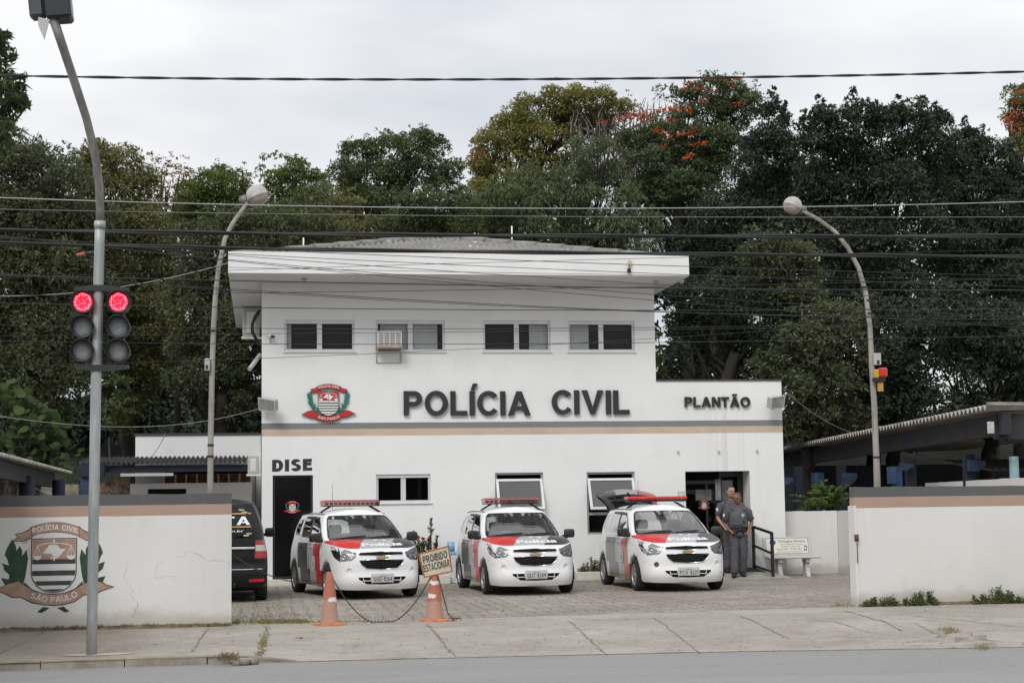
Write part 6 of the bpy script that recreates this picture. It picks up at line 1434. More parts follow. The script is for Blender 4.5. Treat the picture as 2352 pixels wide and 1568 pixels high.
c3 = build_car(2, 'white police car with raised tailgate beside the officers, plate FCV 4231', 'FCV 4231', hatch=True, bar='red', fade=((.45, .10, .08), (.40, .41, .42), (.14, .145, .15)))
def wheelpos(c, loc, rz):
    a = R(rz); return lambda x, y: (loc[0]+x*cos(a)-y*sin(a), loc[1]+x*sin(a)+y*cos(a))
def setcar(c, wl, wr_, rz):
    """put the ground contact of the left-in-picture front wheel at photo point wl"""
    P = gp(*wl); a = R(rz); x, y = -.76, WF; c.location = (P.x-(x*cos(a)-y*sin(a)), P.y-(x*sin(a)+y*cos(a)), 0); c.rotation_euler = (0, 0, a)
setcar(c1, (760, 1374), None, 11.8); setcar(c2, (1121, 1364), None, 3.2); setcar(c3, (1468, 1356), None, 1.5)
# black people carrier seen from behind, half hidden by the left boundary wall
S2 = Shell([(0, 0), (.3, .02), (.6, .08), (.78, .3), (.86, .6), (.9, 1.2), (.905, 2.2), (.905, 3.4), (.895, 4.0), (.86, 4.28), (.78, 4.38), (.6, 4.42), (.3, 4.435), (0, 4.44)],
 ([.2, .4, .7, 1.0, 1.1], [.05, 0, .02, .1, .2]), ([.2, .35, .6, .85, 1.1, 1.3], [.05, .0, -.005, .0, .05, .09]), ([.22, .30, .36, .58, .62, .8, 1.1, 1.3], [.03, -.03, -.05, -.05, .0, .0, .03, .06]),
 ([0, 1.0, 1.4, 3.0, 4.44], [1.0, 1.1, 1.13, 1.16, 1.12]), ([0, 4.44], [.26, .27]),
 [(0, 1.0, 1.2), (.5, 1.05, 1.19), (.75, 1.15, 1.16), (.86, 1.3, 1.12)],
 [(0, 1.9, 1.78), (.45, 1.95, 1.78), (.6, 2.05, 1.77), (.64, 2.3, 1.79), (.65, 2.8, 1.81), (.65, 3.4, 1.81), (.64, 3.9, 1.80), (.59, 4.08, 1.77), (.4, 4.15, 1.76), (0, 4.18, 1.76)], None, .07, .04)
S2.cu = [0, .5, .8, 1]; S2.qk = [.25, .45, .62, .8, .88, 1.0]; S2.qs = [S2.sc, S2.s_of_y(2.3), S2.s_of_y(3.2), S2.s_of_y(4.0), S2.s_of_y(4.34), S2.L]; S2.rq = [0, .14, .22, .26, .45, .62, .78, .84, .9, 1.0]
m_bcar = mat('black_car_paint', (.008, .008, .009), .3, spec=.3, var=.2)
van = tag(empty('black_van'), 'black people carrier seen from behind beside the left door, half hidden by the boundary wall', 'van')
S = S2; K = 6.0; sc2 = lambda P: [(p[0]*K, p[1]*.65) for p in P]; up2 = lambda off=0: (lambda a_, b_: S2.up(a_/K, b_/.65, off))
wy = (.9, 3.62); a = .38; arch2 = lambda cy: [(S.s_of_y(y), z) for y, z in circ(cy, .33, a, 0, 180, 20)[::-1]]
out = [(0, .27)]
for cy in wy: out += [(S.s_of_y(cy-a+.002), .27), (S.s_of_y(cy-a), .33)]+arch2(cy)[1:-1]+[(S.s_of_y(cy+a), .33), (S.s_of_y(cy+a-.002), .27)]
out += [(S.L, .27)]+[(s, S.zb(s)) for s in np.arange(S.L, -.001, -.08)]+[(0, S.zb(0))]
tl = [(S.s_of_y(4.25), .79), (S.s_of_y(4.4)+.07, .79), (S.s_of_y(4.4)+.05, 1.115), (S.s_of_y(4.27), 1.115)]
V, F = patch(out, (), .07); mb = mesh_from(lambda a_, b_: S2.low(a_, b_), V, F, both=True)
rwin = [(.905, .06), (1, .05), (1, .93), (.925, .9), (.9, .6)]
V, F = patch(sc2([(0, 0), (1, 0), (1, .05), (.905, .06), (.9, .6), (.925, .9), (1, .93), (1, 1), (0, 1), (0, .95), (.2, .94), (.22, .8), (.22, .12), (.2, .05), (0, .05)]), [sc2([(.30, .1), (.60, .07), (.6, .88), (.34, .88)]), sc2([(.63, .1), (.78, .15), (.77, .75), (.64, .86)])], .12); mesh_from(up2(), V, F, both=True, mb=mb)
V, F = patch(sc2([(0, 0), (1, 0), (1, 1), (0, 1)]), (), .15); mesh_from(lambda a_, b_: S2.top(a_/K, b_/.65), V, F, both=True, mb=mb)
V, F = patch([(0, 0.0), (S.sc, 0), (S.sc, 1), (0, 1)], (), .12); mesh_from(lambda a_, b_: S2.hood(a_, b_), V, F, both=True, mb=mb)
weld(mb.build('body', m_bcar, van))
V, F = patch(sc2([(0, .05), (.2, .05), (.22, .12), (.22, .8), (.2, .94), (0, .95)]), (), .15); weld(mesh_from(up2(-.004), V, F, both=True).build('windshield', m_cglassd, van))
V, F = patch(sc2(rwin), (), .12); rw_ = weld(mesh_from(up2(-.004), V, F, both=True).build('rear_window', m_cglassd, van))
for sg in (1, -1):
    for w_ in ([(.30, .1), (.60, .07), (.6, .88), (.34, .88)], [(.63, .1), (.78, .15), (.77, .75), (.64, .86)]):
        V, F = patch(sc2(w_), (), .15); mesh_from(up2(-.004), V, F, mirror=sg < 0).build('side_window', m_cglassd, van)
    V, F = patch(tl, (), .06); o = mesh_from(lambda a_, b_: S2.low(a_, b_, .012), V, F, mirror=sg < 0).build('tail_lamp', m_tail, van)
    q = [(tl[0][0]+.01, .92), (tl[1][0]-.015, .92), (tl[1][0]-.02, 1.03), (tl[0][0]+.01, 1.03)]; V, F = patch(q, (), .06); mesh_from(lambda a_, b_: S2.low(a_, b_, .017), V, F, mirror=sg < 0).build('clear_lens', mat('reverse_lens', (.5, .46, .4), .25), o)
    M = Matrix.Translation((sg*1.0, 1.5, 1.2)); mb = MB(); sbox(mb, (-.1, -.06, -.08), (.1, .06, .1), M); mb.tube([(sg*.86, 1.5, 1.16), (sg*.96, 1.5, 1.18)], .03, 6); mb.build('side_mirror', m_bcar, van)
    for y in wy: wheel(van, sg*.79, y, .33, .22, 1 if sg > 0 else -1)
    V, F = patch([(S.s_of_y(4.36), .37), (S.s_of_y(4.36)+.28, .37), (S.s_of_y(4.36)+.26, .42), (S.s_of_y(4.36), .43)], (), .06); mesh_from(lambda a_, b_: S2.low(a_, b_, .006), V, F, mirror=sg < 0).build('rear_reflector', m_tail, van)
mb = MB(); mb.box((-.7, .3, .2), (.7, 4.2, .3)); mb.box((-.72, 1.2, .3), (.72, 4.2, .75)); mb.build('underbody', m_well, van)
mb = MB(); yy = 4.445; mb.tube([(-.66, yy, .975), (.66, yy, .975)], .028, 8); mb.build('tailgate_trim', m_chrome, van)
mb = MB(); mb.tube([(-.8, yy+.035, .60), (-.5, yy+.055, .595), (.5, yy+.055, .595), (.8, yy+.035, .60)], .01, 6); mb.build('bumper_strip', m_chrome, van)
mb = MB(); mb.tube([(-.25, yy+.03, .30), (-.3, yy+.08, .28), (-.3, yy+.1, .36)], .02, 6); mb.build('tow_hook', m_bplast, van)
# window lettering and stickers on the rear glass (written for a reader behind the van)
def RT(x, v): # x to the reader's right
    q = 1-abs(x)/ (np.linalg.norm(S2.up(.905, v)[:1])+1e-6)*.095; p = S2.up(min(.9999, q), v, .008); return (-x, p[1]+.002, p[2])
mb = MB(); add_text(mb, 'VISTA', lambda x, y, d: RT(x-.50, .42+y/.65), w=1.08, h=.155, bold=.05); add_text(mb, 'www.vista.com.br', lambda x, y, d: RT(x-.48, .22+y/.65), w=.94, h=.045, bold=.01); mb.build('window_lettering', m_swhite, rw_)
mb = MB()
for v0, v1 in ((.35, .385), (.72, .76)): P = [RT(x, v0) for x in np.linspace(-.6, .6, 9)]+[RT(x, v1) for x in np.linspace(-.6, .6, 9)]; mb.add(P, [(i, i+1, 10+i, 9+i) for i in range(8)])
mb.build('window_band', mat('band_ochre', (.42, .27, .12), .6), rw_)
for cx, cv in ((.42, .84), (.47, .78), (.52, .12), (.56, .17)):
    mb = MB(); P = [RT(cx+.07*cos(t)*random.uniform(.5, 1.2), cv+.035*sin(t)*random.uniform(.5, 1.2)) for t in np.linspace(0, 2*pi, 9)[:-1]]; mb.add(P, [tuple(range(8))]); mb.build('window_sticker', bpy.data.materials.get('sticker_olive') or mat('sticker_olive', (.42, .38, .2), .6, var=.4, vscale=30), rw_)
van.rotation_euler = (0, 0, R(180)+R(1.0)); pv = gp(593, 1377); van.location = (pv.x-.83, pv.y+3.62-4.44+4.44-.0, 0)
van.location = (pv.x-.80, pv.y+3.62, 0)

# ================================================================ people
m_skin1 = mat('skin_tan', (.22, .11, .07), .55, var=.1, vscale=9); m_skin2 = mat('skin_light', (.38, .21, .15), .55, var=.1, vscale=9)
m_unif = mat('uniform_grey', (.082, .077, .09), .85, var=.18, vscale=7, bump=.5, bscale=14); m_vest = mat('vest_grey', (.075, .08, .085), .7, var=.12, vscale=7, bump=.35, bscale=20); m_belt = mat('belt_black', (.01, .01, .011), .5); m_hair = mat('short_dark_hair', (.03, .024, .02), .9)
def skin(name, joints, edges, m, parent, sub=2, root_i=0):
    me = bpy.data.meshes.new(name); me.from_pydata([j[0] for j in joints], edges, []); o = bpy.data.objects.new(name, me); COL.objects.link(o)
    md = o.modifiers.new('s', 'SKIN'); md.use_smooth_shade = True; md.branch_smoothing = .3
    if not me.skin_vertices: 
        bpy.context.view_layer.update()
    for i, j in enumerate(joints):
        r = j[1]; me.skin_vertices[0].data[i].radius = (r, r) if not isinstance(r, tuple) else r
    me.skin_vertices[0].data[root_i].use_root = True
    sb = o.modifiers.new('u', 'SUBSURF'); sb.levels = sub; sb.render_levels = sub
    dg = bpy.context.evaluated_depsgraph_get(); m2 = bpy.data.meshes.new_from_object(o.evaluated_get(dg)); bpy.data.objects.remove(o)
    m2.name = name; m2.materials.clear(); m2.materials.append(m)
    for p in m2.polygons: p.use_smooth = True
    o = bpy.data.objects.new(name, m2); COL.objects.link(o); o.parent = parent; return o
def chain(*pts): return list(pts), [(i, i+1) for i in range(len(pts)-1)]
def ellring(mb, rings, n=20, m=0, M=None, cap=True):
    """rings: (cx, cy, z, rx, ry, power)"""
    vs = []
    for cx, cy, z, rx, ry, *e in rings:
        k = e[0] if e else 1.
        for j in range(n):
            t = 2*pi*j/n; vs.append(Vector((cx+rx*math.copysign(abs(cos(t))**k, cos(t)), cy+ry*math.copysign(abs(sin(t))**k, sin(t)), z)))
    if M is not None: vs = [M @ v for v in vs]
    L_ = len(rings); fs = [(i*n+j, i*n+(j+1) % n, (i+1)*n+(j+1) % n, (i+1)*n+j) for i in range(L_-1) for j in range(n)]
    if cap: fs += [tuple(range(n))[::-1], tuple((L_-1)*n+j for j in range(n))]
    return mb.add(vs, fs, m, True)
def head_mesh(mb, M, mskin=0, mhair=1, mdark=2):
    R_ = [(0, .01, -.125, .05, .052), (0, .0, -.105, .055, .062), (0, -.008, -.09, .062, .075), (0, -.008, -.06, .07, .088), (0, -.003, -.02, .077, .096), (0, .0, .02, .08, .1), (0, .003, .06, .079, .1), (0, .006, .09, .07, .088), (0, .008, .11, .05, .065), (0, .008, .12, .02, .03)]
    ellring(mb, R_, 24, mskin, M)
    # nose, brows, ears, eyes, mouth (face looks along -y)
    mb.add([M @ Vector(p) for p in ((-.008, -.1, .03), (.008, -.1, .03), (.018, -.1, -.022), (-.018, -.1, -.022), (0, -.128, -.018), (0, -.108, .025))], [(0, 3, 4, 5), (1, 5, 4, 2), (3, 2, 4), (0, 5, 1)], mskin, True)
    for s_ in (-1, 1):
        ellring(mb, [(s_*.082, .012, z, .009, .02) for z in (-.03, -.01, .01, .028)], 10, mskin, M)
        sbox(mb, (s_*.032-.014, -.099, .012), (s_*.032+.014, -.09, .022), M, m=mdark); sbox(mb, (s_*.034-.02, -.103, .03), (s_*.034+.02, -.092, .038), M, m=mhair)
    sbox(mb, (-.026, -.096, -.056), (.026, -.084, -.048), M, m=mdark)
    # cropped hair cap
    vs = []; n = 22
    H = [(0, .02, .035, .0835, .094), (0, .018, .06, .083, .096), (0, .012, .09, .0745, .086), (0, .008, .113, .055, .065), (0, .008, .125, .02, .026)]
    ellring(mb, H, n, mhair, M)
def hand(base, d, up, sz, m, parent, name='hand', curl=.5, thumb=1):
    """palm plus five separately skinned fingers; base = wrist, d = pointing direction"""
    d = Vector(d).normalized(); up = Vector(up); up = (up-d*up.dot(d)).normalized(); sd_ = d.cross(up)
    b = Vector(base); J = []; E = []
    J.append((b, .024*sz)); J.append((b+d*.04*sz, (.036*sz, .018*sz))); J.append((b+d*.085*sz, (.038*sz, .016*sz))); E += [(0, 1), (1, 2)]
    for k, (o, L_) in enumerate(((-.03, .07), (-.01, .08), (.01, .075), (.029, .06))):
        p0 = b+d*.085*sz+sd_*o*sz; c = curl+.12*k; p = p0; i0 = 2
        ang = 0
        for seg, f in enumerate((.45, .32, .23)):
            ang += c*.6; q = p+(d*cos(ang)+up*sin(ang))*L_*f*sz+sd_*o*.1*sz
            J.append((q, (.0095-.001*seg)*sz)); E.append((i0, len(J)-1)); i0 = len(J)-1; p = q
    p = b+d*.035*sz-sd_*.03*sz*thumb; J.append((p, .012*sz)); E.append((1, len(J)-1)); q = p+(d*.7-sd_*.55*thumb+up*.35).normalized()*.035*sz; J.append((q, .011*sz)); E.append((len(J)-2, len(J)-1)); q2 = q+(d*.9-sd_*.15*thumb+up*.4).normalized()*.028*sz; J.append((q2, .009*sz)); E.append((len(J)-2, len(J)-1))
    return J, E
def officer(loc, rz, label, sk, vest, pose, headM, hh=1.0):
    t = tag(empty('person', loc, R(rz)), label, 'person', None); z0 = 0
    P = pose
    # body surface: legs, torso, neck and arms in one continuous skinned mesh (bare skin), clothes grown over it
    torso = [((0, 0, .96), (.15, .11)), ((0, .0, 1.08), (.15, .115)), ((0, .0, 1.22), (.16, .12)), ((0, .0, 1.36), (.17, .115)), ((0, .01, 1.45), (.10, .085)), ((0, .005, 1.53), .055), ((0, -.005, 1.60), .052)]
    J = list(torso); E = [(i, i+1) for i in range(6)]
    for s_ in (-1, 1):
        sh, el, wr = P['arm'][s_]; i = len(J); J += [((s_*.17, .01, 1.42), .062), (sh, .055), (tuple((Vector(sh)+Vector(el))/2), .048), (el, .040), (tuple((Vector(el)+Vector(wr))/2), .036), (wr, .026)]; E += [(3, i), (i, i+1), (i+1, i+2), (i+2, i+3), (i+3, i+4), (i+4, i+5)]
        dirn = (Vector(wr)-Vector(el)).normalized(); HJ, HE = hand(Vector(wr), (dirn+Vector(P['hd'][s_])).normalized(), P['hu'][s_], 1.0, None, None, curl=P['curl'][s_], thumb=P['th'][s_]); o = len(J)-1
        J += HJ[1:]; E += [(o if a_ == 0 else o+a_, o+b_) for a_, b_ in HE]
        hp_, kn, an_ = P['leg'][s_]; i = len(J); J += [(hp_, .092), (tuple((Vector(hp_)+Vector(kn))/2), .078), (kn, .058), (tuple((Vector(kn)*.6+Vector(an_)*.4)), .058), (an_, .042)]; E += [(0, i), (i, i+1), (i+1, i+2), (i+2, i+3), (i+3, i+4)]
    skin('body', J, E, sk, t, 2)
    mb = MB(); head_mesh(mb, headM); hd = mb.build('head', [sk, m_hair if vest is False else mat('shaved_hair', (.075, .05, .04), .9), m_belt], t)
    # shirt
    mb = MB(); rings = [(0, 0, .93, .185, .135, .85), (0, 0, 1.0, .185, .14, .85), (0, 0, 1.1, .18, .14, .85), (0, 0, 1.2, .19, .145, .85), (0, .0, 1.3, .205, .145, .85), (0, .005, 1.38, .205, .135, .8), (0, .01, 1.435, .175, .12, .85), (0, .01, 1.475, .125, .10), (0, .008, 1.505, .08, .075)]
    ellring(mb, rings, 28, 0)
    ellring(mb, [(0, .008, 1.49, .073, .068), (0, .004, 1.53, .068, .064), (0, .004, 1.53, .06, .056), (0, .008, 1.49, .06, .056)], 20, 0, cap=False)
    for s_ in (-1, 1):
        sh, el, wr = map(Vector, P['arm'][s_]); c = sh.lerp(el, .72)
        mb.tube([Vector((s_*.13, .01, 1.40)), Vector((s_*.175, .01, 1.405)), sh, sh.lerp(el, .35), c, c+(el-sh)*.03], [.088, .088, .08, .073, .074, .066], 16, 0)
    mb.build('shirt', m_unif, t)
    # trousers
    J = [((0, 0, .97), (.165, .125)), ((0, 0, .9), (.17, .13))]; E = [(0, 1)]
    mb = MB(); ellring(mb, [(0, 0, .84, .17, .125, .9), (0, 0, .9, .19, .14, .85), (0, 0, .98, .187, .138, .85), (0, 0, 1.01, .182, .134, .85)], 28, 0)
    for s_ in (-1, 1):
        hp_, kn, an_ = map(Vector, P['leg'][s_]); an2 = an_+Vector((0, 0, -.03)); pts = []; rd = []
        for k in range(15):
            u = k/14; p = hp_.lerp(kn, u*2) if u < .5 else kn.lerp(an2, u*2-1); p = p+Vector((.006*sin(k*2.3+s_), .006*cos(k*1.9), 0)); pts.append(p); rd.append(np.interp(u, [0, .25, .5, .75, .92, 1], [.108, .102, .085, .082, .085, .078])+.004*sin(k*2.7))
        mb.tube([hp_+Vector((0, 0, .06))]+pts, [.095]+rd, 20, 0)
    mb.build('trousers', m_unif, t)
    for s_ in (-1, 1):
        an_ = Vector(P['leg'][s_][2]); f = Vector(P['foot'][s_]).normalized(); yaw = math.atan2(f.x, -f.y); M = Matrix.Translation((an_.x, an_.y, an_.z-.09)) @ Matrix.Rotation(yaw, 4, 'Z')
        mb = MB(); ellring(mb, [(0, -.05, 0.0, .046, .14, .8), (0, -.05, .03, .05, .145, .8), (0, -.04, .06, .046, .125, .9), (0, -.01, .09, .045, .08, 1), (0, .0, .14, .045, .055, 1), (0, .0, .17, .047, .056, 1)], 18, 0, M); mb.build('boot', m_belt, t)
    mb = MB(); ellring(mb, [(0, 0, .955, .196, .148, .85), (0, 0, 1.025, .195, .15, .85)], 28, 0)
    for x, y in ((-.19, -.05), (.19, -.03), (-.08, -.145), (.1, -.145)): mb.box((x-.035, y-.03, .93), (x+.035, y+.03, 1.04), bev=.008)
    mb.build('duty_belt', m_belt, t)
    if vest:
        mb = MB(); ellring(mb, [(0, 0, 1.03, .20, .155, .75), (0, 0, 1.1, .203, .165, .75), (0, 0, 1.22, .207, .172, .75), (0, 0, 1.33, .20, .168, .75), (0, .0, 1.39, .175, .15, .8), (0, .0, 1.43, .145, .125, .85), (0, .0, 1.45, .12, .1, .9)], 28, 0)
        for s_ in (-1, 1): mb.tube([(s_*.11, -.12, 1.40), (s_*.115, -.05, 1.475), (s_*.115, .06, 1.475), (s_*.11, .13, 1.40)], .028, 8)
        mb.box((-.13, -.182, 1.10), (.13, -.168, 1.24), bev=.01); mb.box((.06, -.182, 1.06), (.16, -.16, 1.2), bev=.01); v = mb.build('vest', m_vest, t)
        mb = MB(); mb.prism([(.04, 1.33), (.075, 1.345), (.11, 1.33), (.105, 1.285), (.075, 1.26), (.045, 1.285)], lambda x, z, q: (x, -.182+q, z), .012, 0); mb.build('badge', m_sgrey, v)
    for s_ in (-1, 1):
        sh, el, wr = map(Vector, P['arm'][s_]); c = sh.lerp(el, .28); o = Vector((s_*.075, -.03, 0)); n_ = Vector((s_*.8, -.6, 0)).normalized(); tt = n_.cross(Vector((0, 0, 1)))
        mb = MB(); mb.add([c+n_*.086+tt*x+Vector((0, 0, z)) for x, z in ((-.028, .03), (0, .038), (.028, .03), (.026, -.015), (0, -.04), (-.026, -.015))], [(0, 1, 2, 3, 4, 5)]); mb.build('shoulder_patch', m_swhite, t)
    return t
pf = gp(1692, 1325, .05); 
pose1 = dict(arm={-1: ((-.225, .0, 1.38), (-.27, .07, 1.12), (-.19, -.10, .98)), 1: ((.225, 0, 1.38), (.30, -.0, 1.14), (.175, -.20, .965))}, hd={-1: (0.3, -.3, -.2), 1: (-.3, -.2, -.5)}, hu={-1: (.2, -1, 0), 1: (-.4, -.3, .3)}, curl={-1: .55, 1: .6}, th={-1: 1, 1: -1},
             leg={-1: ((-.085, 0, .88), (-.10, -.05, .5), (-.125, -.10, .10)), 1: ((.085, 0, .88), (.10, -.02, .5), (.085, .12, .10))}, foot={-1: (-.35, -1, 0), 1: (.1, -1, 0)})
HM = Matrix.Translation((-.01, -.03, 1.665)) @ Matrix.Rotation(R(-38), 4, 'Z') @ Matrix.Rotation(R(14), 4, 'X')
per1 = officer((pf.x+.08, pf.y+.05, .055), -6, 'officer in grey uniform and body armour vest walking out, looking down to one side', m_skin1, True, pose1, HM)
pose2 = dict(arm={-1: ((-.235, .0, 1.40), (-.30, .0, 1.14), (-.22, -.16, .97)), 1: ((.235, 0, 1.40), (.27, .03, 1.12), (.25, -.05, .86))}, hd={-1: (0.3, -.3, -.5), 1: (0, 0, -.3)}, hu={-1: (.3, -.6, 0), 1: (-.5, -.3, 0)}, curl={-1: .4, 1: .5}, th={-1: 1, 1: -1},
             leg={-1: ((-.085, 0, .89), (-.10, -.02, .5), (-.11, .04, .10)), 1: ((.085, 0, .89), (.11, -.04, .5), (.13, -.06, .10))}, foot={-1: (-.2, -1, 0), 1: (.25, -1, 0)})
HM2 = Matrix.Translation((-.0, -.02, 1.685)) @ Matrix.Rotation(R(6), 4, 'Z')
per2 = officer((pf.x+.13, pf.y+.75, .12), 2, 'officer in grey short sleeved uniform standing half hidden behind the first officer', m_skin2, False, pose2, HM2)
per2.scale = (1.05, 1.05, 1.05); per1.scale = (1.03, 1.03, 1.02)
# ================================================================ cones, chain, board, cabinet
def cone_mat(seed, top):
    m = mat('faded_cone', (.52, .2, .13), .8); g = G(m); L3 = (seed, seed*2.1, seed)
    c = g.mix(g.ss(g.noise(4, 6, .75, g.vec((1, 1, .4), L3)), .35, .7), (.43, .225, .165), (.38, .255, .21))
    upz = g.m('ADD', g.z, g.m('MULTIPLY', g.noise(9, 4, .6, g.vec((1, 1, 1), L3)), .08)); c = g.mix(g.ss(upz, top, top+.01, 0., .8), c, (.40, .115, .065))
    c = g.mix(g.ss(g.noise(8, 5, .8, g.vec((1, 1, 1), L3)), .56, .7, 0., .7), c, (.36, .25, .2))
    w = g.m('ADD', g.z, g.m('MULTIPLY', g.m('SUBTRACT', g.noise(8, 4, .7, g.vec((1, 1, .3), L3)), .5), .17)); tear = g.ss(g.noise(5, 3, .6, g.vec((1, 1, 1), (3+seed, 1, 0))), .62, .59)
    c = g.mix(g.m('MULTIPLY', g.band(w, .335, .395, .003), tear), c, (.68, .67, .65))
    if seed > 2: c = g.mix(g.m('MULTIPLY', g.band(w, .535, .60, .003), tear), c, (.68, .66, .64))
    g.base(c); return m
m_cbase = mat('cone_base_orange', (.50, .17, .07), .7, var=.25, vscale=7)
def cone(px, py, label, H=.76, mt=None):
    p = gp(px, py); t = tag(empty('traffic_cone', tuple(p), R(random.uniform(0, 40))), label, 'traffic cone', 'worn traffic cones at the gateway')
    mb = MB(); mb.lathe([(.138, .03), (.132, .06), (.123, .10), (.095, .42), (.062, .64), (.045, H-.02), (.035, H), (.018, H)], None, 36); mb.build('cone', mt, t)
    mb = MB(); o = [(.23*cos(a)**1, .23*sin(a)) for a in np.linspace(0, 2*pi, 33)[:-1]]; f = lambda v, e=.55: math.copysign(abs(v)**e, v)
    pts = [(.225*f(cos(a)), .225*f(sin(a))) for a in np.linspace(0, 2*pi, 33)[:-1]]; vs = [(x, y, .0) for x, y in pts]+[(x*.99, y*.99, .02) for x, y in pts]+[(x*.64, y*.64, .034) for x, y in pts]; n = 32
    mb.add(vs, [(i, (i+1) % n, n+(i+1) % n, n+i) for i in range(n)]+[(n+i, n+(i+1) % n, 2*n+(i+1) % n, 2*n+i) for i in range(n)]+[tuple(2*n+i for i in range(n))], 0, True); mb.build('base', m_cbase, t); return p
k1 = cone(757, 1434, 'worn orange traffic cone in front of the left police car', mt=cone_mat(1., .40)); k2 = cone(999, 1425, 'worn orange traffic cone holding up the no parking board', mt=cone_mat(4.3, .33))
m_chain = mat('rusty_chain', (.07, .05, .04), .8, metal=.3, var=.3, vscale=30)
def chain_obj(P, label, link=.036, r=.0045, name='chain'):
    Q = [Vector(P[0])]; acc = 0; mb = MB(); L = [0]
    for a, b in zip(P, P[1:]): L.append(L[-1]+(Vector(b)-Vector(a)).length)
    n = int(L[-1]/(link*.72)); P = [Vector(p) for p in P]
    def pt(d):
        k = min(len(P)-2, max(0, int(np.searchsorted(L, d)-1))); return P[k].lerp(P[k+1], (d-L[k])/(L[k+1]-L[k]+1e-9))
    for i in range(n):
        d = L[-1]*(i+.5)/n; c = pt(d); t = (pt(min(L[-1], d+.01))-pt(max(0, d-.01))).normalized(); s_ = t.cross(Vector((0, 0, 1))); s_ = s_.normalized() if s_.length > .01 else Vector((1, 0, 0)); u = t.cross(s_)
        if i % 2: s_, u = u, s_
        mb.tube([c+t*(link*.5*cos(a))+s_*(link*.28*sin(a)) for a in np.linspace(0, 2*pi, 9)], r, 5, 0, False)
    return tag(mb.build(name, m_chain), label, 'chain', 'chains across the gateway')
def cat(a, b, sag, n=24, zmin=None): 
    o = []
    for i in range(n+1):
        u = i/n; p = a.lerp(b, u); p.z -= sag*4*u*(1-u)
        if zmin is not None: p.z = max(p.z, zmin)
        o.append(p)
    return o
a = k1+Vector((.03, -.0, .7)); b = k2+Vector((-.03, 0, .7)); 
chain_obj(cat(a, b, .72, 40, .015), 'rusty chain sagging to the ground between the two cones')
chain_obj(cat(k1+Vector((-.03, 0, .62)), Vector((XWL-.02, YWL+.12, 1.05)), .16), 'rusty chain from the left cone up to the left boundary wall')
e1 = gp(1040, 1421); chain_obj([k2+Vector((.03, -.03, .72)), k2+Vector((.1, -.14, .42)), k2+Vector((.17, -.2, .12)), k2+Vector((.25, -.2, .02)), e1+Vector((0, 0, .012)), gp(1060, 1421)+Vector((0, 0, .012))], 'rusty chain end hanging down the right cone onto the pavement')
# board
bp_ = [at(x, y, k2.y-.06) for x, y in ((960.5, 1270.5), (1031.5, 1251.5), (1039.5, 1312.5), (973.5, 1326.5))]
c0 = sum(bp_, Vector())/4; t = tag(empty('no_parking_board', tuple(c0)), 'tilted rusty board reading PROIBIDO ESTACIONAR fixed on a cone', 'sign')
m_board = mat('board_cream', (.52, .47, .37), .8, var=.12, vscale=9); g = G(m_board); old = g.b.inputs['Base Color'].links[0].from_socket; g.base(g.mix(g.ss(g.noise(13, 5, .75), .62, .68), old, (.32, .13, .06)))
m_rustb = mat('board_rust', (.38, .11, .045), .85, var=.4, vscale=25)
q = [p-c0 for p in bp_]; mb = MB(); mb.prism([(p.x, p.z) for p in q], lambda x, z, d: (x, d, z), .015, 0, True); mb.build('panel', m_board, t)
ex = (q[1]-q[0]+q[2]-q[3])*.5; ez = (q[0]-q[3]+q[1]-q[2])*.5
def bt(u, v, d=0): p = q[3].lerp(q[2], u).lerp(q[0].lerp(q[1], u), v); return Vector((p.x, -.004+d, p.z))
mb = MB(); fw = .045
for (u0, v0, u1, v1) in ((0, 0, 1, fw*1.1), (0, 1-fw*1.1, 1, 1), (0, fw, fw, 1-fw), (1-fw, fw, 1, 1-fw)):
    P_ = [bt(u0, v0), bt(u1, v0), bt(u1, v1), bt(u0, v1)]; mb.add(P_, [(0, 1, 2, 3)])
mb.build('rust_edge', m_rustb, t)
mb = MB(); add_text(mb, 'PROIBIDO', lambda x, y, d: bt(.1+x, .56+y), w=.80, h=.28, bold=.035); add_text(mb, 'ESTACIONAR', lambda x, y, d: bt(.06+x, .22+y), w=.88, h=.28, bold=.035); mb.build('board_lettering', mat('old_black_paint', (.03, .028, .025), .8, var=.4, vscale=30), t)
mb = MB(); mb.tube([k2-c0+Vector((0, -.0, .74)), k2-c0+Vector((0, .0, .90))], .034, 10); mb.tube([k2-c0+Vector((0, .06, .6)), k2-c0+Vector((.0, .04, 1.1))], .012, 6); mb.build('mount', m_rustb, t)
# water cabinet against the wall between two cars
yc = 36.0; a = at(1029.5, 1332, yc); b = at(1068, 1243, yc); t = tag(empty('water_cabinet', (a.x, yc, 0)), 'white and light blue water cabinet with a poster between two police cars', 'cabinet'); w_ = b.x-a.x; h_ = b.z
mb = MB(); mb.box((0, 0, .0), (w_, .35, h_*.68), bev=.015); mb.build('cabinet_body', mat('cabinet_white', (.55, .57, .58), .5, var=.1), t)
mb = MB(); mb.box((0, .0, h_*.69), (w_*.9, .3, h_*.76), bev=.012); mb.tube([(w_*.2, .1, h_*.76), (w_*.2, .1, h_)], [.09, .08], 14); mb.build('blue_top', mat('cabinet_blue', (.18, .42, .62), .45, var=.1), t)
mb = MB(); mb.box((w_*.45, -.006, .12), (w_-.02, -.001, h_*.6)); pq = mb.build('poster', mat('cabinet_poster', (.04, .045, .05), .5), t)
mb = MB()
for k in range(6): mb.box((w_*.5, -.011, .16+.09*k), (w_-.05, -.0065, .2+.09*k))
pq2 = mb.build('poster_print', mat('poster_print', (.5, .5, .48), .5, var=.6, vscale=25), t)
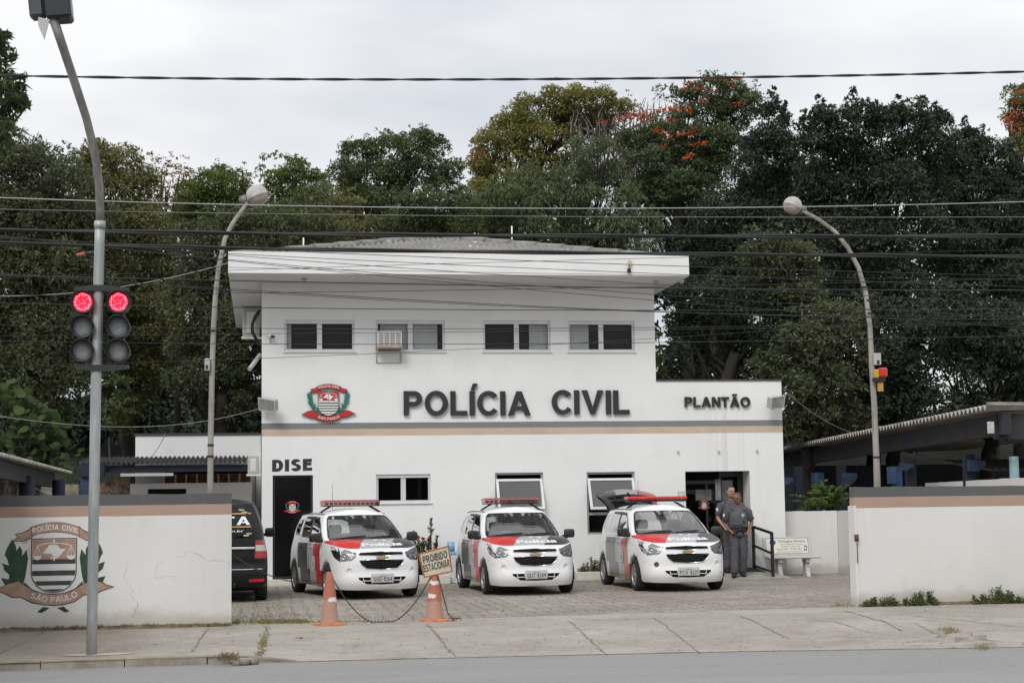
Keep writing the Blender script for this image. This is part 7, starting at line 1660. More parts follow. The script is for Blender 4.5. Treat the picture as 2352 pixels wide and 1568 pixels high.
# litter
for i, (px, py, c_) in enumerate(((684, 1466, (.12, .03, .02)), (2172, 1393, (.6, .6, .58)), (2140, 1390, (.5, .5, .48)), (2092, 1432, (.6, .6, .57)), (1795, 1464, (.1, .08, .05)))):
    p = sp(px, py) if py > 1415 else gp(px, py); p = Vector((p.x, p.y, zside(p.x, p.y)+.008)) if p.y < ylot(p.x) else p+Vector((0, 0, .01)); mb = MB(); s_ = .05
    mb.add([p+Vector((random.uniform(-s_, s_)*1.5, random.uniform(-s_, s_), random.uniform(0, .015))) for _ in range(4)], [(0, 1, 2), (1, 2, 3)])
    tag(mb.build('litter_scrap', mat('litter_%d' % i, c_, .7)), ['dark red leaf scrap on the pavement left of centre', 'white scrap at the foot of the right wall weeds', 'second pale scrap left of the white scrap at the right wall', 'pale scrap on the pavement in front of the right wall', 'dark scrap on the driveway, right part'][i], 'litter')
# ================================================================ vegetation
def leafmat(name, c1, c2, c3, trans=.30, rough=.7, vs=.5):
    m = bpy.data.materials.new(name); m.use_nodes = True; nt = m.node_tree; b = nt.nodes['Principled BSDF']; out = nt.nodes['Material Output']
    ge = N(nt, 'ShaderNodeNewGeometry'); r = N(nt, 'ShaderNodeValToRGB'); r.color_ramp.elements[0].color = (*c1, 1); r.color_ramp.elements[1].color = (*c3, 1); e = r.color_ramp.elements.new(.55); e.color = (*c2, 1)
    t = N(nt, 'ShaderNodeTexCoord'); n = N(nt, 'ShaderNodeTexNoise'); n.inputs['Scale'].default_value = vs; n.inputs['Detail'].default_value = 3; nt.links.new(t.outputs['Object'], n.inputs[0])
    a = N(nt, 'ShaderNodeMath', operation='MULTIPLY_ADD'); a.inputs[1].default_value = .55; a.inputs[2].default_value = -.10; nt.links.new(ge.outputs['Random Per Island'], a.inputs[0])
    a2 = N(nt, 'ShaderNodeMath', operation='MULTIPLY_ADD'); a2.inputs[1].default_value = .9; nt.links.new(n.outputs[0], a2.inputs[0]); nt.links.new(a.outputs[0], a2.inputs[2]); 
    nt.links.new(a2.outputs[0], r.inputs[0]); nt.links.new(r.outputs[0], b.inputs['Base Color']); b.inputs['Roughness'].default_value = rough; b.inputs['Specular IOR Level'].default_value = .2
    tr = N(nt, 'ShaderNodeBsdfTranslucent'); nt.links.new(r.outputs[0], tr.inputs[0]); mxs = N(nt, 'ShaderNodeMixShader'); mxs.inputs[0].default_value = trans
    nt.links.new(b.outputs[0], mxs.inputs[1]); nt.links.new(tr.outputs[0], mxs.inputs[2]); nt.links.new(mxs.outputs[0], out.inputs[0]); return m
def nrm(a): return a/np.maximum(1e-9, np.linalg.norm(a, axis=1))[:, None]
def leaf_arrays(P, out, size, aspect=.42, droop=.25, jitter=.9, upb=.5):
    """rhombic leaves at P, pointing roughly along out, faces roughly upward"""
    n = len(P); d = nrm(out+rng.normal(size=(n, 3))*jitter+np.array([0, 0, -droop])); up = nrm(rng.normal(size=(n, 3))*.6+np.array([0, 0, upb])+out*.25)
    w = nrm(np.cross(d, up)); L = (size*rng.uniform(.6, 1.3, n))[:, None]; W = L*aspect; nn = np.cross(w, d)
    a = P-d*L*.5; c = P+d*L*.5; l = P-d*L*.05+w*W*.5+nn*L*.06; r = P-d*L*.05-w*W*.5+nn*L*.06
    return np.stack([a, l, c, r], 1)
def leaf_obj(name, Q, m, parent=None, origin=(0, 0, 0)):
    n = len(Q); me = bpy.data.meshes.new(name); me.vertices.add(n*4); me.vertices.foreach_set('co', (Q.reshape(-1, 3)-np.array(origin)).ravel().astype(np.float32))
    me.loops.add(n*4); me.loops.foreach_set('vertex_index', np.arange(n*4, dtype=np.int32)); me.polygons.add(n); me.polygons.foreach_set('loop_start', np.arange(0, n*4, 4, dtype=np.int32))
    me.materials.append(m); me.update(calc_edges=True); o = bpy.data.objects.new(name, me); COL.objects.link(o)
    if parent is not None: o.parent = parent
    return o
def blob_leaves(c, r, size, dens=1., sub=12, flat=.85, **k):
    c = np.array(c); V = nrm(rng.normal(size=(sub, 3))+np.array([0, -.35, .1])); V[:, 2] = np.abs(V[:, 2])*rng.choice([1, 1, -1], sub); cc = c+V*r*rng.uniform(.5, .9, (sub, 1))*np.array([1, 1, flat]); rr = r*rng.uniform(.26, .46, sub); out = []
    if sub > 20:
        V2 = nrm(rng.normal(size=(7, 3))+np.array([0, -.1, .45])); cc = np.concatenate([cc, c+V2*r*rng.uniform(1.0, 1.28, (7, 1))]); rr = np.concatenate([rr, r*rng.uniform(.10, .17, 7)])
    for q, s_ in zip(cc, rr):
        n = max(6, int(dens*s_*s_*9/(size*size*.42))); D = nrm(rng.normal(size=(n, 3))+np.array([0, -.15, .25])); P = q+D*(s_*rng.uniform(.55, 1.08, (n, 1)))*np.array([1.1, 1.1, .75]); out.append(leaf_arrays(P, nrm(D+nrm((P-c))*.6), size, **k))
    return np.concatenate(out)
m_bark = mat('bark', (.032, .028, .023), .9, var=.4, vscale=3, bump=.5, bscale=12)
def pxb(x, y, r, Y): p = at(x, y, Y); return (p.x, p.y, p.z), r*(Y/FPX)*1.01
FD = .75
def tree(name, label, blobs, Y, size, m, base=None, dens=1., spires=(), flowers=None, flm=None, group=None, extra=None, deep=1.0, tr=.22, zb=None, **k):
    B = []
    for b in blobs:
        Yb = Y+(b[3] if len(b) > 3 else rng.uniform(-.8, .8)*deep); B.append(pxb(b[0], b[1], b[2], Yb))
    cx = np.mean([b[0][0] for b in B]); bx_ = cx if base is None else at(base, 900, Y).x; z0 = (zhill(bx_, Y+.8) if Y > 49 else 0)-.1 if zb is None else zb
    t = tag(empty(name, (bx_, Y+1.6, z0)), label, 'tree', group); O = np.array([bx_, Y+1.6, z0])
    size *= .80; Q = [blob_leaves(c, r*1.1, size, dens*FD, 26, **k) for c, r in B]
    if dens > .5: Q += [blob_leaves(np.array(c)+rng.normal(size=3)*r*.6+np.array([0, .4, 0]), r*.9, size*1.25, dens*.55, 12, **k) for c, r in B]
    for sx, sy in spires:
        for j in range(5): c, r = pxb(sx+rng.uniform(-3, 3), sy+12+j*13, 9+j*5, Y); Q.append(blob_leaves(c, r, size, dens*1.1, 6, **k))
    leaf_obj('crown', np.concatenate(Q), m, t, O)
    if extra is not None: leaf_obj('side_twigs', extra, m, t, O)
    mb = MB(); cen = np.array([b[0] for b in B]); low_ = cen[cen[:, 2].argsort()[:max(1, len(cen)//3)]].mean(0)-O; top = Vector(low_)+Vector((0, 0, -.3)); top.z = max(top.z, 1.2)
    mb.tube([Vector((0, 0, -.4)), Vector((top.x*.3+.15, top.y*.3, top.z*.4)), Vector((top.x*.7-.1, top.y*.6, top.z*.75)), top], [tr*1.25, tr, tr*.85, tr*.7], 10)
    for c, r in B:
        e = Vector(np.array(c)-O); s_ = Vector((0, 0, 0)).lerp(top, random.uniform(.55, 1)); m1 = s_.lerp(e, .5)+Vector((random.uniform(-.3, .3), random.uniform(-.3, .3), random.uniform(.0, .4))); m1.y += .5; e = e+Vector((0, .35, 0)); mb.tube([s_, m1, e], [tr*.34, tr*.18, .015], 6)
        for _ in range(2): e2 = e+Vector((random.gauss(0, r*.5), random.gauss(0, r*.5), abs(random.gauss(0, r*.4)))); mb.tube([m1, m1.lerp(e2, .5)+Vector((0, 0, .1)), e2], [.05, .03, .01], 5)
    mb.build('trunk', m_bark, t)
    if flowers:
        F = []
        for fx_, fy_ in flowers:
            c, r = pxb(fx_, fy_, 5, Y-max(.3, .9*deep)); n = 13; D = nrm(rng.normal(size=(n, 3))); P = np.array(c)+D*rng.uniform(.03, .20, (n, 1))*np.array([1.5, 1, .55]); F.append(leaf_arrays(P, D, .10, .55, 0))
        leaf_obj('blossoms', np.concatenate(F), flm, t, O)
    return t
ml_dark = leafmat('leaf_dark', (0.040, 0.052, 0.028), (0.081, 0.100, 0.049), (0.164, 0.176, 0.091)); ml_vdark = leafmat('leaf_blackgreen', (0.016, 0.025, 0.019), (0.035, 0.050, 0.033), (0.076, 0.097, 0.063), .15)
ml_olive = leafmat('leaf_olive', (0.061, 0.070, 0.030), (0.126, 0.133, 0.056), (0.244, 0.238, 0.099)); ml_mid = leafmat('leaf_mid', (0.039, 0.056, 0.026), (0.078, 0.105, 0.044), (0.155, 0.181, 0.077))
ml_light = leafmat('leaf_light', (0.046, 0.072, 0.021), (0.098, 0.137, 0.034), (0.195, 0.221, 0.065)); ml_yel = leafmat('leaf_yellow_olive', (0.072, 0.084, 0.031), (0.161, 0.169, 0.055), (0.354, 0.306, 0.077), vs=.8)
ml_grn = leafmat('leaf_green', (0.041, 0.063, 0.034), (0.087, 0.116, 0.055), (0.167, 0.202, 0.092)); ml_dry = leafmat('leaf_dry', (.08, .06, .04), (.16, .10, .05), (.24, .17, .08)); ml_flow = leafmat('blossom_orange', (.30, .045, .015), (.42, .075, .022), (.55, .13, .04), .1)
ml_round = leafmat('leaf_round', (0.015, 0.030, 0.010), (0.034, 0.059, 0.018), (0.083, 0.115, 0.036), .3)
GB = 'trees behind the station'
tree('broadleaf_tree', 'dark olive tree at the left edge behind the signal pole', [(0, 400, 90), (75, 400, 72), (150, 420, 66), (0, 520, 110), (95, 500, 90), (170, 520, 70), (20, 640, 120), (130, 640, 100), (20, 770, 110), (130, 760, 100), (60, 860, 90), (190, 830, 60), (150, 900, 60)], 49, .16, ml_dark, group=GB, dens=.9)
tree('broadleaf_tree', 'dark tree with rounded top between signal pole and left lamp', [(225, 380, 48), (280, 385, 55), (250, 450, 75), (320, 430, 50), (210, 540, 80), (310, 530, 80), (240, 640, 90), (345, 630, 80), (250, 750, 90), (350, 740, 85), (290, 850, 75), (380, 830, 65), (270, 940, 55)], 51.5, .16, ml_olive, group=GB, dens=.9)
tree('sparse_tree', 'thin tree with dry brown and yellow leaves left of the left lamp head', [(370, 385, 30), (410, 400, 32), (445, 420, 30), (390, 440, 36), (430, 470, 40), (350, 470, 30)], 56, .15, ml_dry, group=GB, dens=.16, tr=.12)
tree('light_green_tree', 'pale green tree just left of the left lamp head', [(510, 400, 30), (480, 430, 42), (540, 425, 40), (440, 450, 38), (500, 480, 55), (570, 470, 45), (440, 510, 45)], 54, .14, ml_light, group=GB, dens=.8, tr=.15)
tree('light_green_tree', 'pale green tree with an umbrella branch right of the left lamp head', [(640, 410, 34), (680, 400, 40), (720, 420, 36), (650, 450, 48), (710, 470, 50), (745, 450, 30), (660, 500, 50)], 53.5, .14, ml_light, group=GB, dens=.85, extra=np.concatenate([blob_leaves(*pxb(x, y, r, 53.5), .13, .35, 7) for x, y, r in ((610, 362, 14), (635, 358, 14), (660, 366, 14), (600, 385, 12), (690, 375, 10))]), tr=.15)
tree('broadleaf_tree', 'dull dark green tree directly behind the left lamp pole', [(470, 570, 70), (560, 540, 66), (640, 540, 62), (720, 530, 62), (500, 650, 80), (440, 700, 60), (520, 740, 70), (450, 790, 60), (540, 830, 60), (500, 900, 60), (430, 880, 50), (570, 920, 45)], 47.5, .15, ml_dark, group=GB, dens=1.0)
tree('broadleaf_tree', 'grey green tree above the left end of the roof', [(620, 580, 50), (700, 570, 55), (780, 540, 58), (850, 540, 50), (790, 480, 40), (740, 500, 40)], 52, .14, ml_olive, group=GB)
tree('bushy_tree', 'mid green tree with ragged top above the middle of the roof', [(800, 345, 24), (835, 350, 34), (880, 335, 32), (925, 340, 30), (965, 330, 34), (1000, 345, 30), (975, 308, 14), (1035, 390, 28), (790, 395, 32), (840, 410, 50), (905, 400, 50), (965, 400, 50), (1015, 420, 36), (820, 460, 44), (890, 470, 52), (800, 430, 30)], 55, .14, ml_mid, group=GB, dens=.95)
tree('bushy_tree', 'brighter green tree just above the roof ridge', [(935, 470, 32), (985, 455, 34), (915, 520, 42), (970, 510, 46), (1030, 500, 42), (1070, 520, 40), (1040, 455, 26), (1000, 550, 40), (1075, 470, 26), (1062, 440, 16)], 51.5, .13, ml_mid, group=GB, dens=1.)
tree('flowering_tree', 'large domed tree with yellow olive leaves and few red blossoms right of the roof ridge', [(1130, 330, 38), (1100, 370, 30), (1100, 440, 36), (1085, 500, 36), (1165, 295, 42), (1215, 260, 46), (1270, 240, 44), (1325, 228, 40), (1380, 232, 36), (1430, 248, 30), (1115, 385, 38), (1165, 350, 50), (1230, 320, 56), (1300, 290, 54), (1370, 285, 44), (1120, 430, 34), (1180, 410, 50), (1250, 385, 56)], 60, .15, ml_yel, group=GB, dens=.95,
     flowers=[((x/3.2667+1140)*.91875, (y/3.2667+180)*.91875) for x, y in ((230, 455), (180, 665), (140, 705), (205, 660))], flm=ml_flow)
# bare twigs
t = tag(empty('bare_tree', (at(1480, 600, 59.5).x, 60.1, zhill(12, 60.5)-.1)), 'leafless grey twiggy tree between the yellow dome and the orange blossoms', 'tree', GB); O = Vector(t.location); mb = MB(); mb.tube([(0, 0, 0), (.2, 0, 3), at(1450, 380, 59.5)-O], [.2, .16, .1], 8)
for i in range(330):
    x = random.uniform(1310, 1560); y1 = 215+abs(x-1460)*.12+random.uniform(0, 150); a = at(x, y1, 59.5+random.uniform(-1, 1))-O; b = at(x+random.uniform(-25, 25), y1+random.uniform(35, 80), 59.5+random.uniform(-1, 1))-O; mb.tube([b, b.lerp(a, .5)+Vector((random.uniform(-.1, .1), 0, 0)), a], [.03, .02, .008], 4, 0, False)
for i in range(14): mb.tube([at(1450, 380, 59.5)-O, at(random.uniform(1380, 1520), 320, 59.5)-O, at(random.uniform(1320, 1560), random.uniform(260, 320), 59.5)-O], [.07, .045, .02], 5)
mb.build('twigs', mat('twig_grey', (.17, .14, .125), .9, var=.3, vscale=2), t)
FL = [((x/3.2667+1140)*.91875, (y/3.2667+180)*.91875) for x, y in ((1350, 385), (1375, 392), (1455, 345), (1470, 365), (1500, 350), (1540, 345), (1560, 375), (1590, 330), (1500, 390), (1740, 395), (1680, 310), (1700, 305), (1790, 280), (1810, 298), (1880, 310), (1910, 302), (1640, 475), (1690, 487), (1840, 510), (1890, 500), (1960, 460), (1700, 600), (1930, 600), (2030, 570), (1900, 685), (1885, 700), (1870, 135), (1970, 130), (1910, 90), (2020, 65), (2150, 60), (2250, 100), (2310, 60), (2275, 62), (2290, 270), (1210, 415), (1740, 535), (2090, 145), (2020, 225))]
tree('flowering_tree', 'dense green tree dotted with orange blossoms behind the right end of the roof', [(1590, 225, 40), (1640, 205, 40), (1690, 212, 38), (1730, 235, 30), (1570, 270, 34), (1630, 255, 46), (1690, 270, 46), (1480, 320, 36), (1530, 312, 40), (1590, 315, 40), (1650, 320, 44), (1500, 375, 46), (1570, 370, 52), (1640, 375, 50), (1540, 425, 50), (1610, 430, 52), (1470, 430, 36), (1440, 320, 26), (1690, 340, 40)], 57.5, .15, ml_grn, group=GB, dens=1., flowers=FL+[(x+rng.uniform(-9, 9), y+rng.uniform(-5, 5)) for x, y in FL], flm=ml_flow)
tree('drooping_tree', 'green tree with drooping leaf clusters over the right half of the roof', [(1110, 470, 42), (1165, 450, 46), (1220, 440, 46), (1215, 395, 26), (1285, 410, 40), (1340, 400, 40), (1330, 330, 22), (1385, 345, 30), (1350, 365, 30), (1400, 400, 38), (1270, 470, 54), (1350, 470, 56), (1430, 460, 46), (1150, 520, 50), (1230, 530, 54), (1320, 540, 56), (1410, 530, 52), (1480, 510, 44), (1470, 570, 44)], 53, .22, ml_grn, group=GB, dens=1., aspect=.22, droop=1.3, jitter=.45, upb=.2)
SPR = [(1775, 192), (1800, 225), (1880, 212), (1960, 192), (1912, 235), (2012, 225), (2062, 212), (2118, 214), (2148, 228), (2215, 262), (1845, 245)]
tree('evergreen_tree', 'near black green tree with pointed top right of the orange blossoms', [(1775, 265, 34), (1765, 325, 50), (1800, 350, 50), (1725, 400, 56), (1790, 430, 60), (1690, 480, 60), (1620, 500, 50), (1750, 510, 70), (1660, 570, 60), (1560, 560, 45), (1580, 620, 50), (1700, 640, 80)], 52, .17, ml_vdark, group=GB, spires=SPR[:2], dens=1.)
tree('evergreen_tree', 'tallest near black green tree with several spires, behind the right lamp', [(1880, 275, 36), (1935, 290, 44), (1985, 265, 42), (2040, 275, 42), (2095, 280, 44), (2150, 290, 40), (1870, 340, 50), (1940, 350, 56), (2010, 340, 60), (2080, 350, 60), (2150, 350, 56), (1880, 430, 66), (1960, 440, 74), (2060, 440, 74), (2150, 430, 60), (1900, 530, 74), (2000, 550, 74), (2100, 530, 74), (1940, 640, 80), (2050, 650, 80)], 50.5, .18, ml_vdark, group=GB, spires=SPR[2:9]+SPR[10:], dens=1.)
tree('evergreen_tree', 'dark tree with a single spire near the right edge', [(2215, 320, 34), (2190, 370, 50), (2250, 350, 44), (2300, 360, 40), (2220, 430, 66), (2300, 430, 66), (2352, 420, 50), (2200, 520, 70), (2290, 520, 74), (2360, 540, 60), (2190, 620, 80), (2300, 640, 90), (2375, 620, 70), (2370, 470, 60)], 52.5, .17, ml_vdark, group=GB, spires=SPR[9:10]+[(2255, 280), (2240, 290)], dens=1.)
tree('flowering_tree', 'tree at the right edge covered in orange blossoms', [(2345, 245, 42), (2375, 215, 40), (2330, 280, 30), (2370, 310, 46), (2340, 340, 40)], 57, .15, ml_olive, group=GB, flowers=[(2318+rng.uniform(0, 70), 210+rng.uniform(0, 95)) for _ in range(34)]+[(2300+rng.uniform(0, 40), 268+rng.uniform(0, 18)) for _ in range(8)], flm=ml_flow)
tree('evergreen_tree', 'very dark low tree beside the upper right corner of the station', [(1560, 680, 45), (1540, 640, 40), (1600, 760, 60), (1640, 690, 70), (1740, 710, 74), (1560, 740, 36), (1800, 760, 66), (1560, 810, 30), (1700, 790, 60)], 47.2, .16, ml_vdark, group=GB, base=1620, dens=.9)
tree('evergreen_tree', 'very dark leafy tree above the low right wing, between wing and right lamp', [(1830, 680, 66), (1795, 590, 60), (1840, 600, 60), (1960, 740, 50), (1740, 600, 50), (1850, 790, 74), (1900, 740, 66), (1830, 880, 60), (1900, 880, 74), (1860, 960, 60), (1940, 960, 60), (1760, 840, 44), (1960, 820, 70)], 45.8, .19, ml_dark, group=GB, dens=1.)
tree('evergreen_tree', 'very dark leafy tree behind the lower half of the right lamp', [(2010, 740, 74), (2050, 830, 80), (2000, 910, 66), (2090, 920, 60), (2110, 740, 70), (2060, 980, 44)], 46.5, .19, ml_vdark, group=GB, dens=1.)
tree('evergreen_tree', 'very dark spreading tree above the right carport', [(2180, 740, 80), (2290, 760, 90), (2200, 850, 80), (2310, 870, 80), (2160, 920, 44), (2370, 800, 70), (2250, 940, 50), (2350, 930, 50)], 44.5, .19, ml_vdark, group=GB, dens=1.)
tree('glossy_tree', 'nearer tree with big glossy leaves at the top left edge', [(-30, 90, 40), (-5, 130, 34), (-30, 190, 50), (15, 215, 36), (35, 235, 22), (0, 270, 36), (-30, 300, 50), (-10, 340, 30), (-40, 60, 30)], 27, .20, ml_mid, dens=1.1, zb=0, base=-420, aspect=.38)
# greenery behind everything and on the slope
Q = []
for i in range(760):
    x = rng.uniform(-150, 2500); topy = np.interp(x, [0, 400, 760, 1080, 1200, 1700, 2100, 2400], [470, 500, 480, 520, 420, 350, 380, 420]); y = rng.uniform(topy, 1010); c, r = pxb(x, y, 60, 63.5+rng.uniform(-1.2, 1.2)); Q.append(blob_leaves(c, r, .34, .8, 9))
tag(leaf_obj('far_woods', np.concatenate(Q), ml_vdark), kind='stuff')
Q = []
for i in range(900):
    X = rng.uniform(-18, 1) if i < 600 else rng.uniform(13, 30); Y = rng.uniform(49.5, 60); Q.append(blob_leaves((X, Y, zhill(X, Y)+.1), rng.uniform(.25, .5), .12, .5, 5))
tag(leaf_obj('slope_undergrowth', np.concatenate(Q), ml_mid), kind='stuff')
# plant with large round leaves
t = tag(empty('large_leaf_vine', (at(90, 1000, 44).x, 44.3, 0)), 'climbing plant with large round bright leaves above the left carport', 'plant'); O = Vector(t.location); mb = MB(); st = MB()
for i in range(340):
    x = random.triangular(-70, 190, 70); y = random.uniform(870+max(0, x-40)*.9, 1085); c = at(x, y, 43.8+random.uniform(-.5, .9)); r = random.uniform(.06, .15); M = Matrix.Translation(c) @ Matrix.Rotation(random.gauss(0, .5), 4, 'Z') @ Matrix.Rotation(R(55)+random.gauss(0, .45), 4, 'X') @ Matrix.Rotation(random.gauss(0, .4), 4, 'Y')
    n = 12; mb.add([M @ Vector((r*cos(2*pi*k/n)*1.05, r*sin(2*pi*k/n), -.12*r*abs(cos(2*pi*k/n)))) - O for k in range(n)]+[M @ Vector((0, 0, .0))-O], [(k, (k+1) % n, n) for k in range(n)], 0, True)
    if i % 6 == 0: st.tube([c-O, at(x+random.uniform(-30, 30), 1000, 44.6)-O, at(90, 1120, 44.5)-O], [.01, .02, .03], 5)
mb.build('leaves', ml_round, t); st.build('stems', m_bark, t)
t = tag(empty('vine_shrub', (at(250, 1000, 45).x, 45, 0)), 'light green trailing shrub left of the annex, right of the signal pole', 'plant'); O = np.array(t.location)
leaf_obj('leaves', np.concatenate([blob_leaves(*pxb(x, y, r, 45.5), .15, .7, 8, aspect=.6) for x, y, r in ((265, 880, 26), (285, 910, 26), (255, 930, 28), (290, 880, 22), (300, 950, 20), (240, 970, 26))]), ml_mid, t, O); mb = MB(); mb.tube([(0, 0, 0), (.1, 0, 1.6), (0, 0, 3.6)], [.06, .05, .02], 6); mb.build('stem', m_bark, t)
t = tag(empty('vine_shrub', (at(1520, 900, 40).x, 40, 0)), 'bright hanging leaf tuft beside the upper right corner of the station', 'plant'); O = np.array(t.location)
leaf_obj('leaves', np.concatenate([blob_leaves(*pxb(x, y, r, 40), .13, .8, 7, aspect=.4, droop=.9) for x, y, r in ((1512, 800, 12), (1516, 825, 12), (1518, 848, 10), (1510, 770, 10), (1522, 862, 9))]), ml_light, t, O); mb = MB(); mb.tube([(-.1, 0, 4.2), (0, 0, 5.0), (-.05, 0, 5.8)], [.03, .03, .01], 6); mb.build('stem', m_bark, t)
# compound leaf shrub at the carport
ml_weed = leafmat('leaf_weed', (.055, .075, .032), (.12, .15, .06), (.24, .25, .12))
ml_fern = leafmat('leaf_fern', (.06, .10, .03), (.12, .18, .05), (.22, .28, .09), .3)
def fronds(name, label, px, py, Y, zt, n, L, m, cat_='plant'):
    p = at(px, py, Y); t = tag(empty(name, (p.x, Y, 0)), label, cat_); O = np.array([p.x, Y, 0]); mb = MB(); Q = []
    for i in range(n):
        a = random.uniform(-pi, pi); el = random.uniform(.6, 1.35); l = L*random.uniform(.7, 1.1); d = np.array([cos(a)*cos(el), sin(a)*cos(el)*.6, sin(el)]); base = np.array([p.x+random.gauss(0, .05), Y, zt]); pts = []
        for k in range(10): u = k/9; pts.append(base+d*l*u+np.array([0, 0, -.35*l*u*u]))
        mb.tube([Vector(q-O) for q in pts], [.009]*5+[.006]*5, 4, 0, False)
        for k in range(2, 10):
            tt = nrm((pts[k]-pts[k-1])[None])[0]; sd_ = np.cross(tt, [0, 0, 1]); sd_ /= np.linalg.norm(sd_)+1e-6
            for s_ in (-1, 1): Q.append(leaf_arrays(np.array([pts[k]+s_*sd_*.10]), np.array([sd_*s_+tt*.5]), .21, .32, .25, .12))
    leaf_obj('leaves', np.concatenate(Q), m, t, O); mb.tube([(0, 0, 0), (0, .02, zt)], [.05, .035], 7); mb.build('stems', m_bark, t); return t
fronds('compound_leaf_shrub', 'bright compound leaved shrub rising behind the low wall beside the right carport', 1905, 1165, 38.6, 1.35, 30, 1.2, ml_fern)
t = tag(empty('wall_bush', (at(1872, 1165, 38).x, 38, 0)), 'small yellow green bush peeping over the low wall', 'plant'); O = np.array(t.location); leaf_obj('leaves', np.concatenate([blob_leaves(*pxb(x, y, r, 38), .09, .8, 8) for x, y, r in ((1862, 1163, 12), (1878, 1156, 13), (1892, 1162, 12), (1840, 1170, 8))]), ml_light, t, O); mb = MB(); mb.tube([(0, 0, 0), (0, 0, 1.4)], .03, 6); mb.build('stem', m_bark, t)
# red flowering thorn bush
Yb = 36.2; p = at(975, 1320, Yb); t = tag(empty('thorn_bush', (p.x, Yb, .12)), 'spiky green bush with small dark red flowers behind the no parking board', 'plant'); O = np.array([p.x, Yb, .12]); Q = []; mb = MB(); FLr = []
for sx, sy, bx_, lf in ((990, 1192, 985, 1), (1004, 1230, 992, 1), (948, 1222, 962, 1), (960, 1232, 968, 1), (972, 1236, 972, 1), (984, 1238, 978, 1), (940, 1240, 958, 0), (1000, 1250, 990, 1), (955, 1250, 965, 0), (968, 1246, 970, 0)):
    a = np.array(at(bx_, 1300, Yb)); a[2] = .15; b = np.array(at(sx, sy+4, Yb-.05+random.uniform(-.2, .1))); mb.tube([Vector(a-O), Vector((a+b)/2-O+np.array([.02, 0, 0])), Vector(b-O)], [.02, .016, .012], 6)
    for k in range(70):
        u = random.uniform(.3, 1.); c = a+(b-a)*u; D = nrm(np.array([[random.gauss(0, 1), random.gauss(0, 1), .7]])); Q.append(leaf_arrays(c[None]+D*.05, D, .12, .3, -.2, .3))
    if lf: D = nrm(rng.normal(size=(16, 3))); FLr.append(leaf_arrays(b+np.array([0, -.03, .04])+D*.028, D, .05, .8, 0))
leaf_obj('leaves', np.concatenate(Q), leafmat('leaf_thorn', (.05, .07, .03), (.10, .13, .055), (.2, .2, .10)), t, O); mb.build('stems', m_bark, t); leaf_obj('flowers', np.concatenate(FLr), leafmat('flower_crimson', (.22, .008, .018), (.32, .012, .025), (.4, .03, .04), .1), t, O)
def bush(name, label, L, Y, size, m, dens=1., base=None, **k):
    c0, _ = pxb(*L[0], Y); t = tag(empty(name, (c0[0], Y, 0)), label, 'plant', k.pop('group', None)); O = np.array(t.location); mb = MB(); Q = []
    for x, y, r in L:
        c, rr = pxb(x, y, r*1.15, Y); c = np.array(c)
        for j in range(int(13*dens)):
            tip = c+nrm(rng.normal(size=(1, 3)))[0]*rr*rng.uniform(.5, 1.25)*np.array([1, .7, 1.]); tip[2] = max(tip[2], .04); root = np.array([c[0]+(tip[0]-c[0])*.3, Y, 0.]); mid = root*.5+tip*.5+np.array([0, 0, .02])
            mb.tube([Vector(root-O), Vector(mid-O), Vector(tip-O)], [.0035, .003, .0015], 4, 0, False)
            n = 16; u = rng.uniform(.35, 1.02, (n, 1)); P = root+(tip-root)*u+rng.normal(size=(n, 3))*.018; D = nrm(rng.normal(size=(n, 3))+np.array([0, -.2, .5])); Q.append(leaf_arrays(P, D, size, .5, -.1, .4))
    leaf_obj('leaves', np.concatenate(Q), m, t, O); mb.build('stems', m_bark, t); return t
bush('planter_bush', 'small round green bush in the planter left of the right police car', [(1352, 1296, 13), (1364, 1286, 13), (1376, 1292, 13), (1340, 1302, 8)], 36.2, .06, ml_weed)
bush('planter_bush', 'low shoots at the left end of the planter behind the middle police car', [(1330, 1306, 5), (1336, 1308, 4)], 36.2, .05, ml_weed)
GW = 'weeds along the right boundary wall'
bush('weed_clump', 'weed clump at the near corner of the right wall, brownish', [(1996, 1383, 8), (2008, 1378, 7), (1988, 1388, 5)], YWR-.14, .045, ml_weed, group=GW)
bush('weed_clump', 'green weed clump second from the corner of the right wall', [(2030, 1382, 9), (2046, 1376, 10), (2056, 1384, 9)], YWR-.16, .045, ml_weed, group=GW)
bush('weed_clump', 'wide weed clump with dark seed heads in the middle of the right wall', [(2080, 1382, 9), (2098, 1378, 11), (2112, 1366, 7), (2118, 1380, 10), (2138, 1374, 9), (2150, 1384, 8), (2136, 1362, 6)], YWR-.16, .045, ml_weed, group=GW)
bush('weed_clump', 'largest bright weed clump at the right end of the right wall', [(2240, 1380, 10), (2262, 1378, 12), (2285, 1368, 15), (2310, 1374, 15), (2332, 1378, 13), (2296, 1358, 8), (2350, 1382, 10), (2320, 1362, 8)], YWR-.17, .05, ml_weed, group=GW)
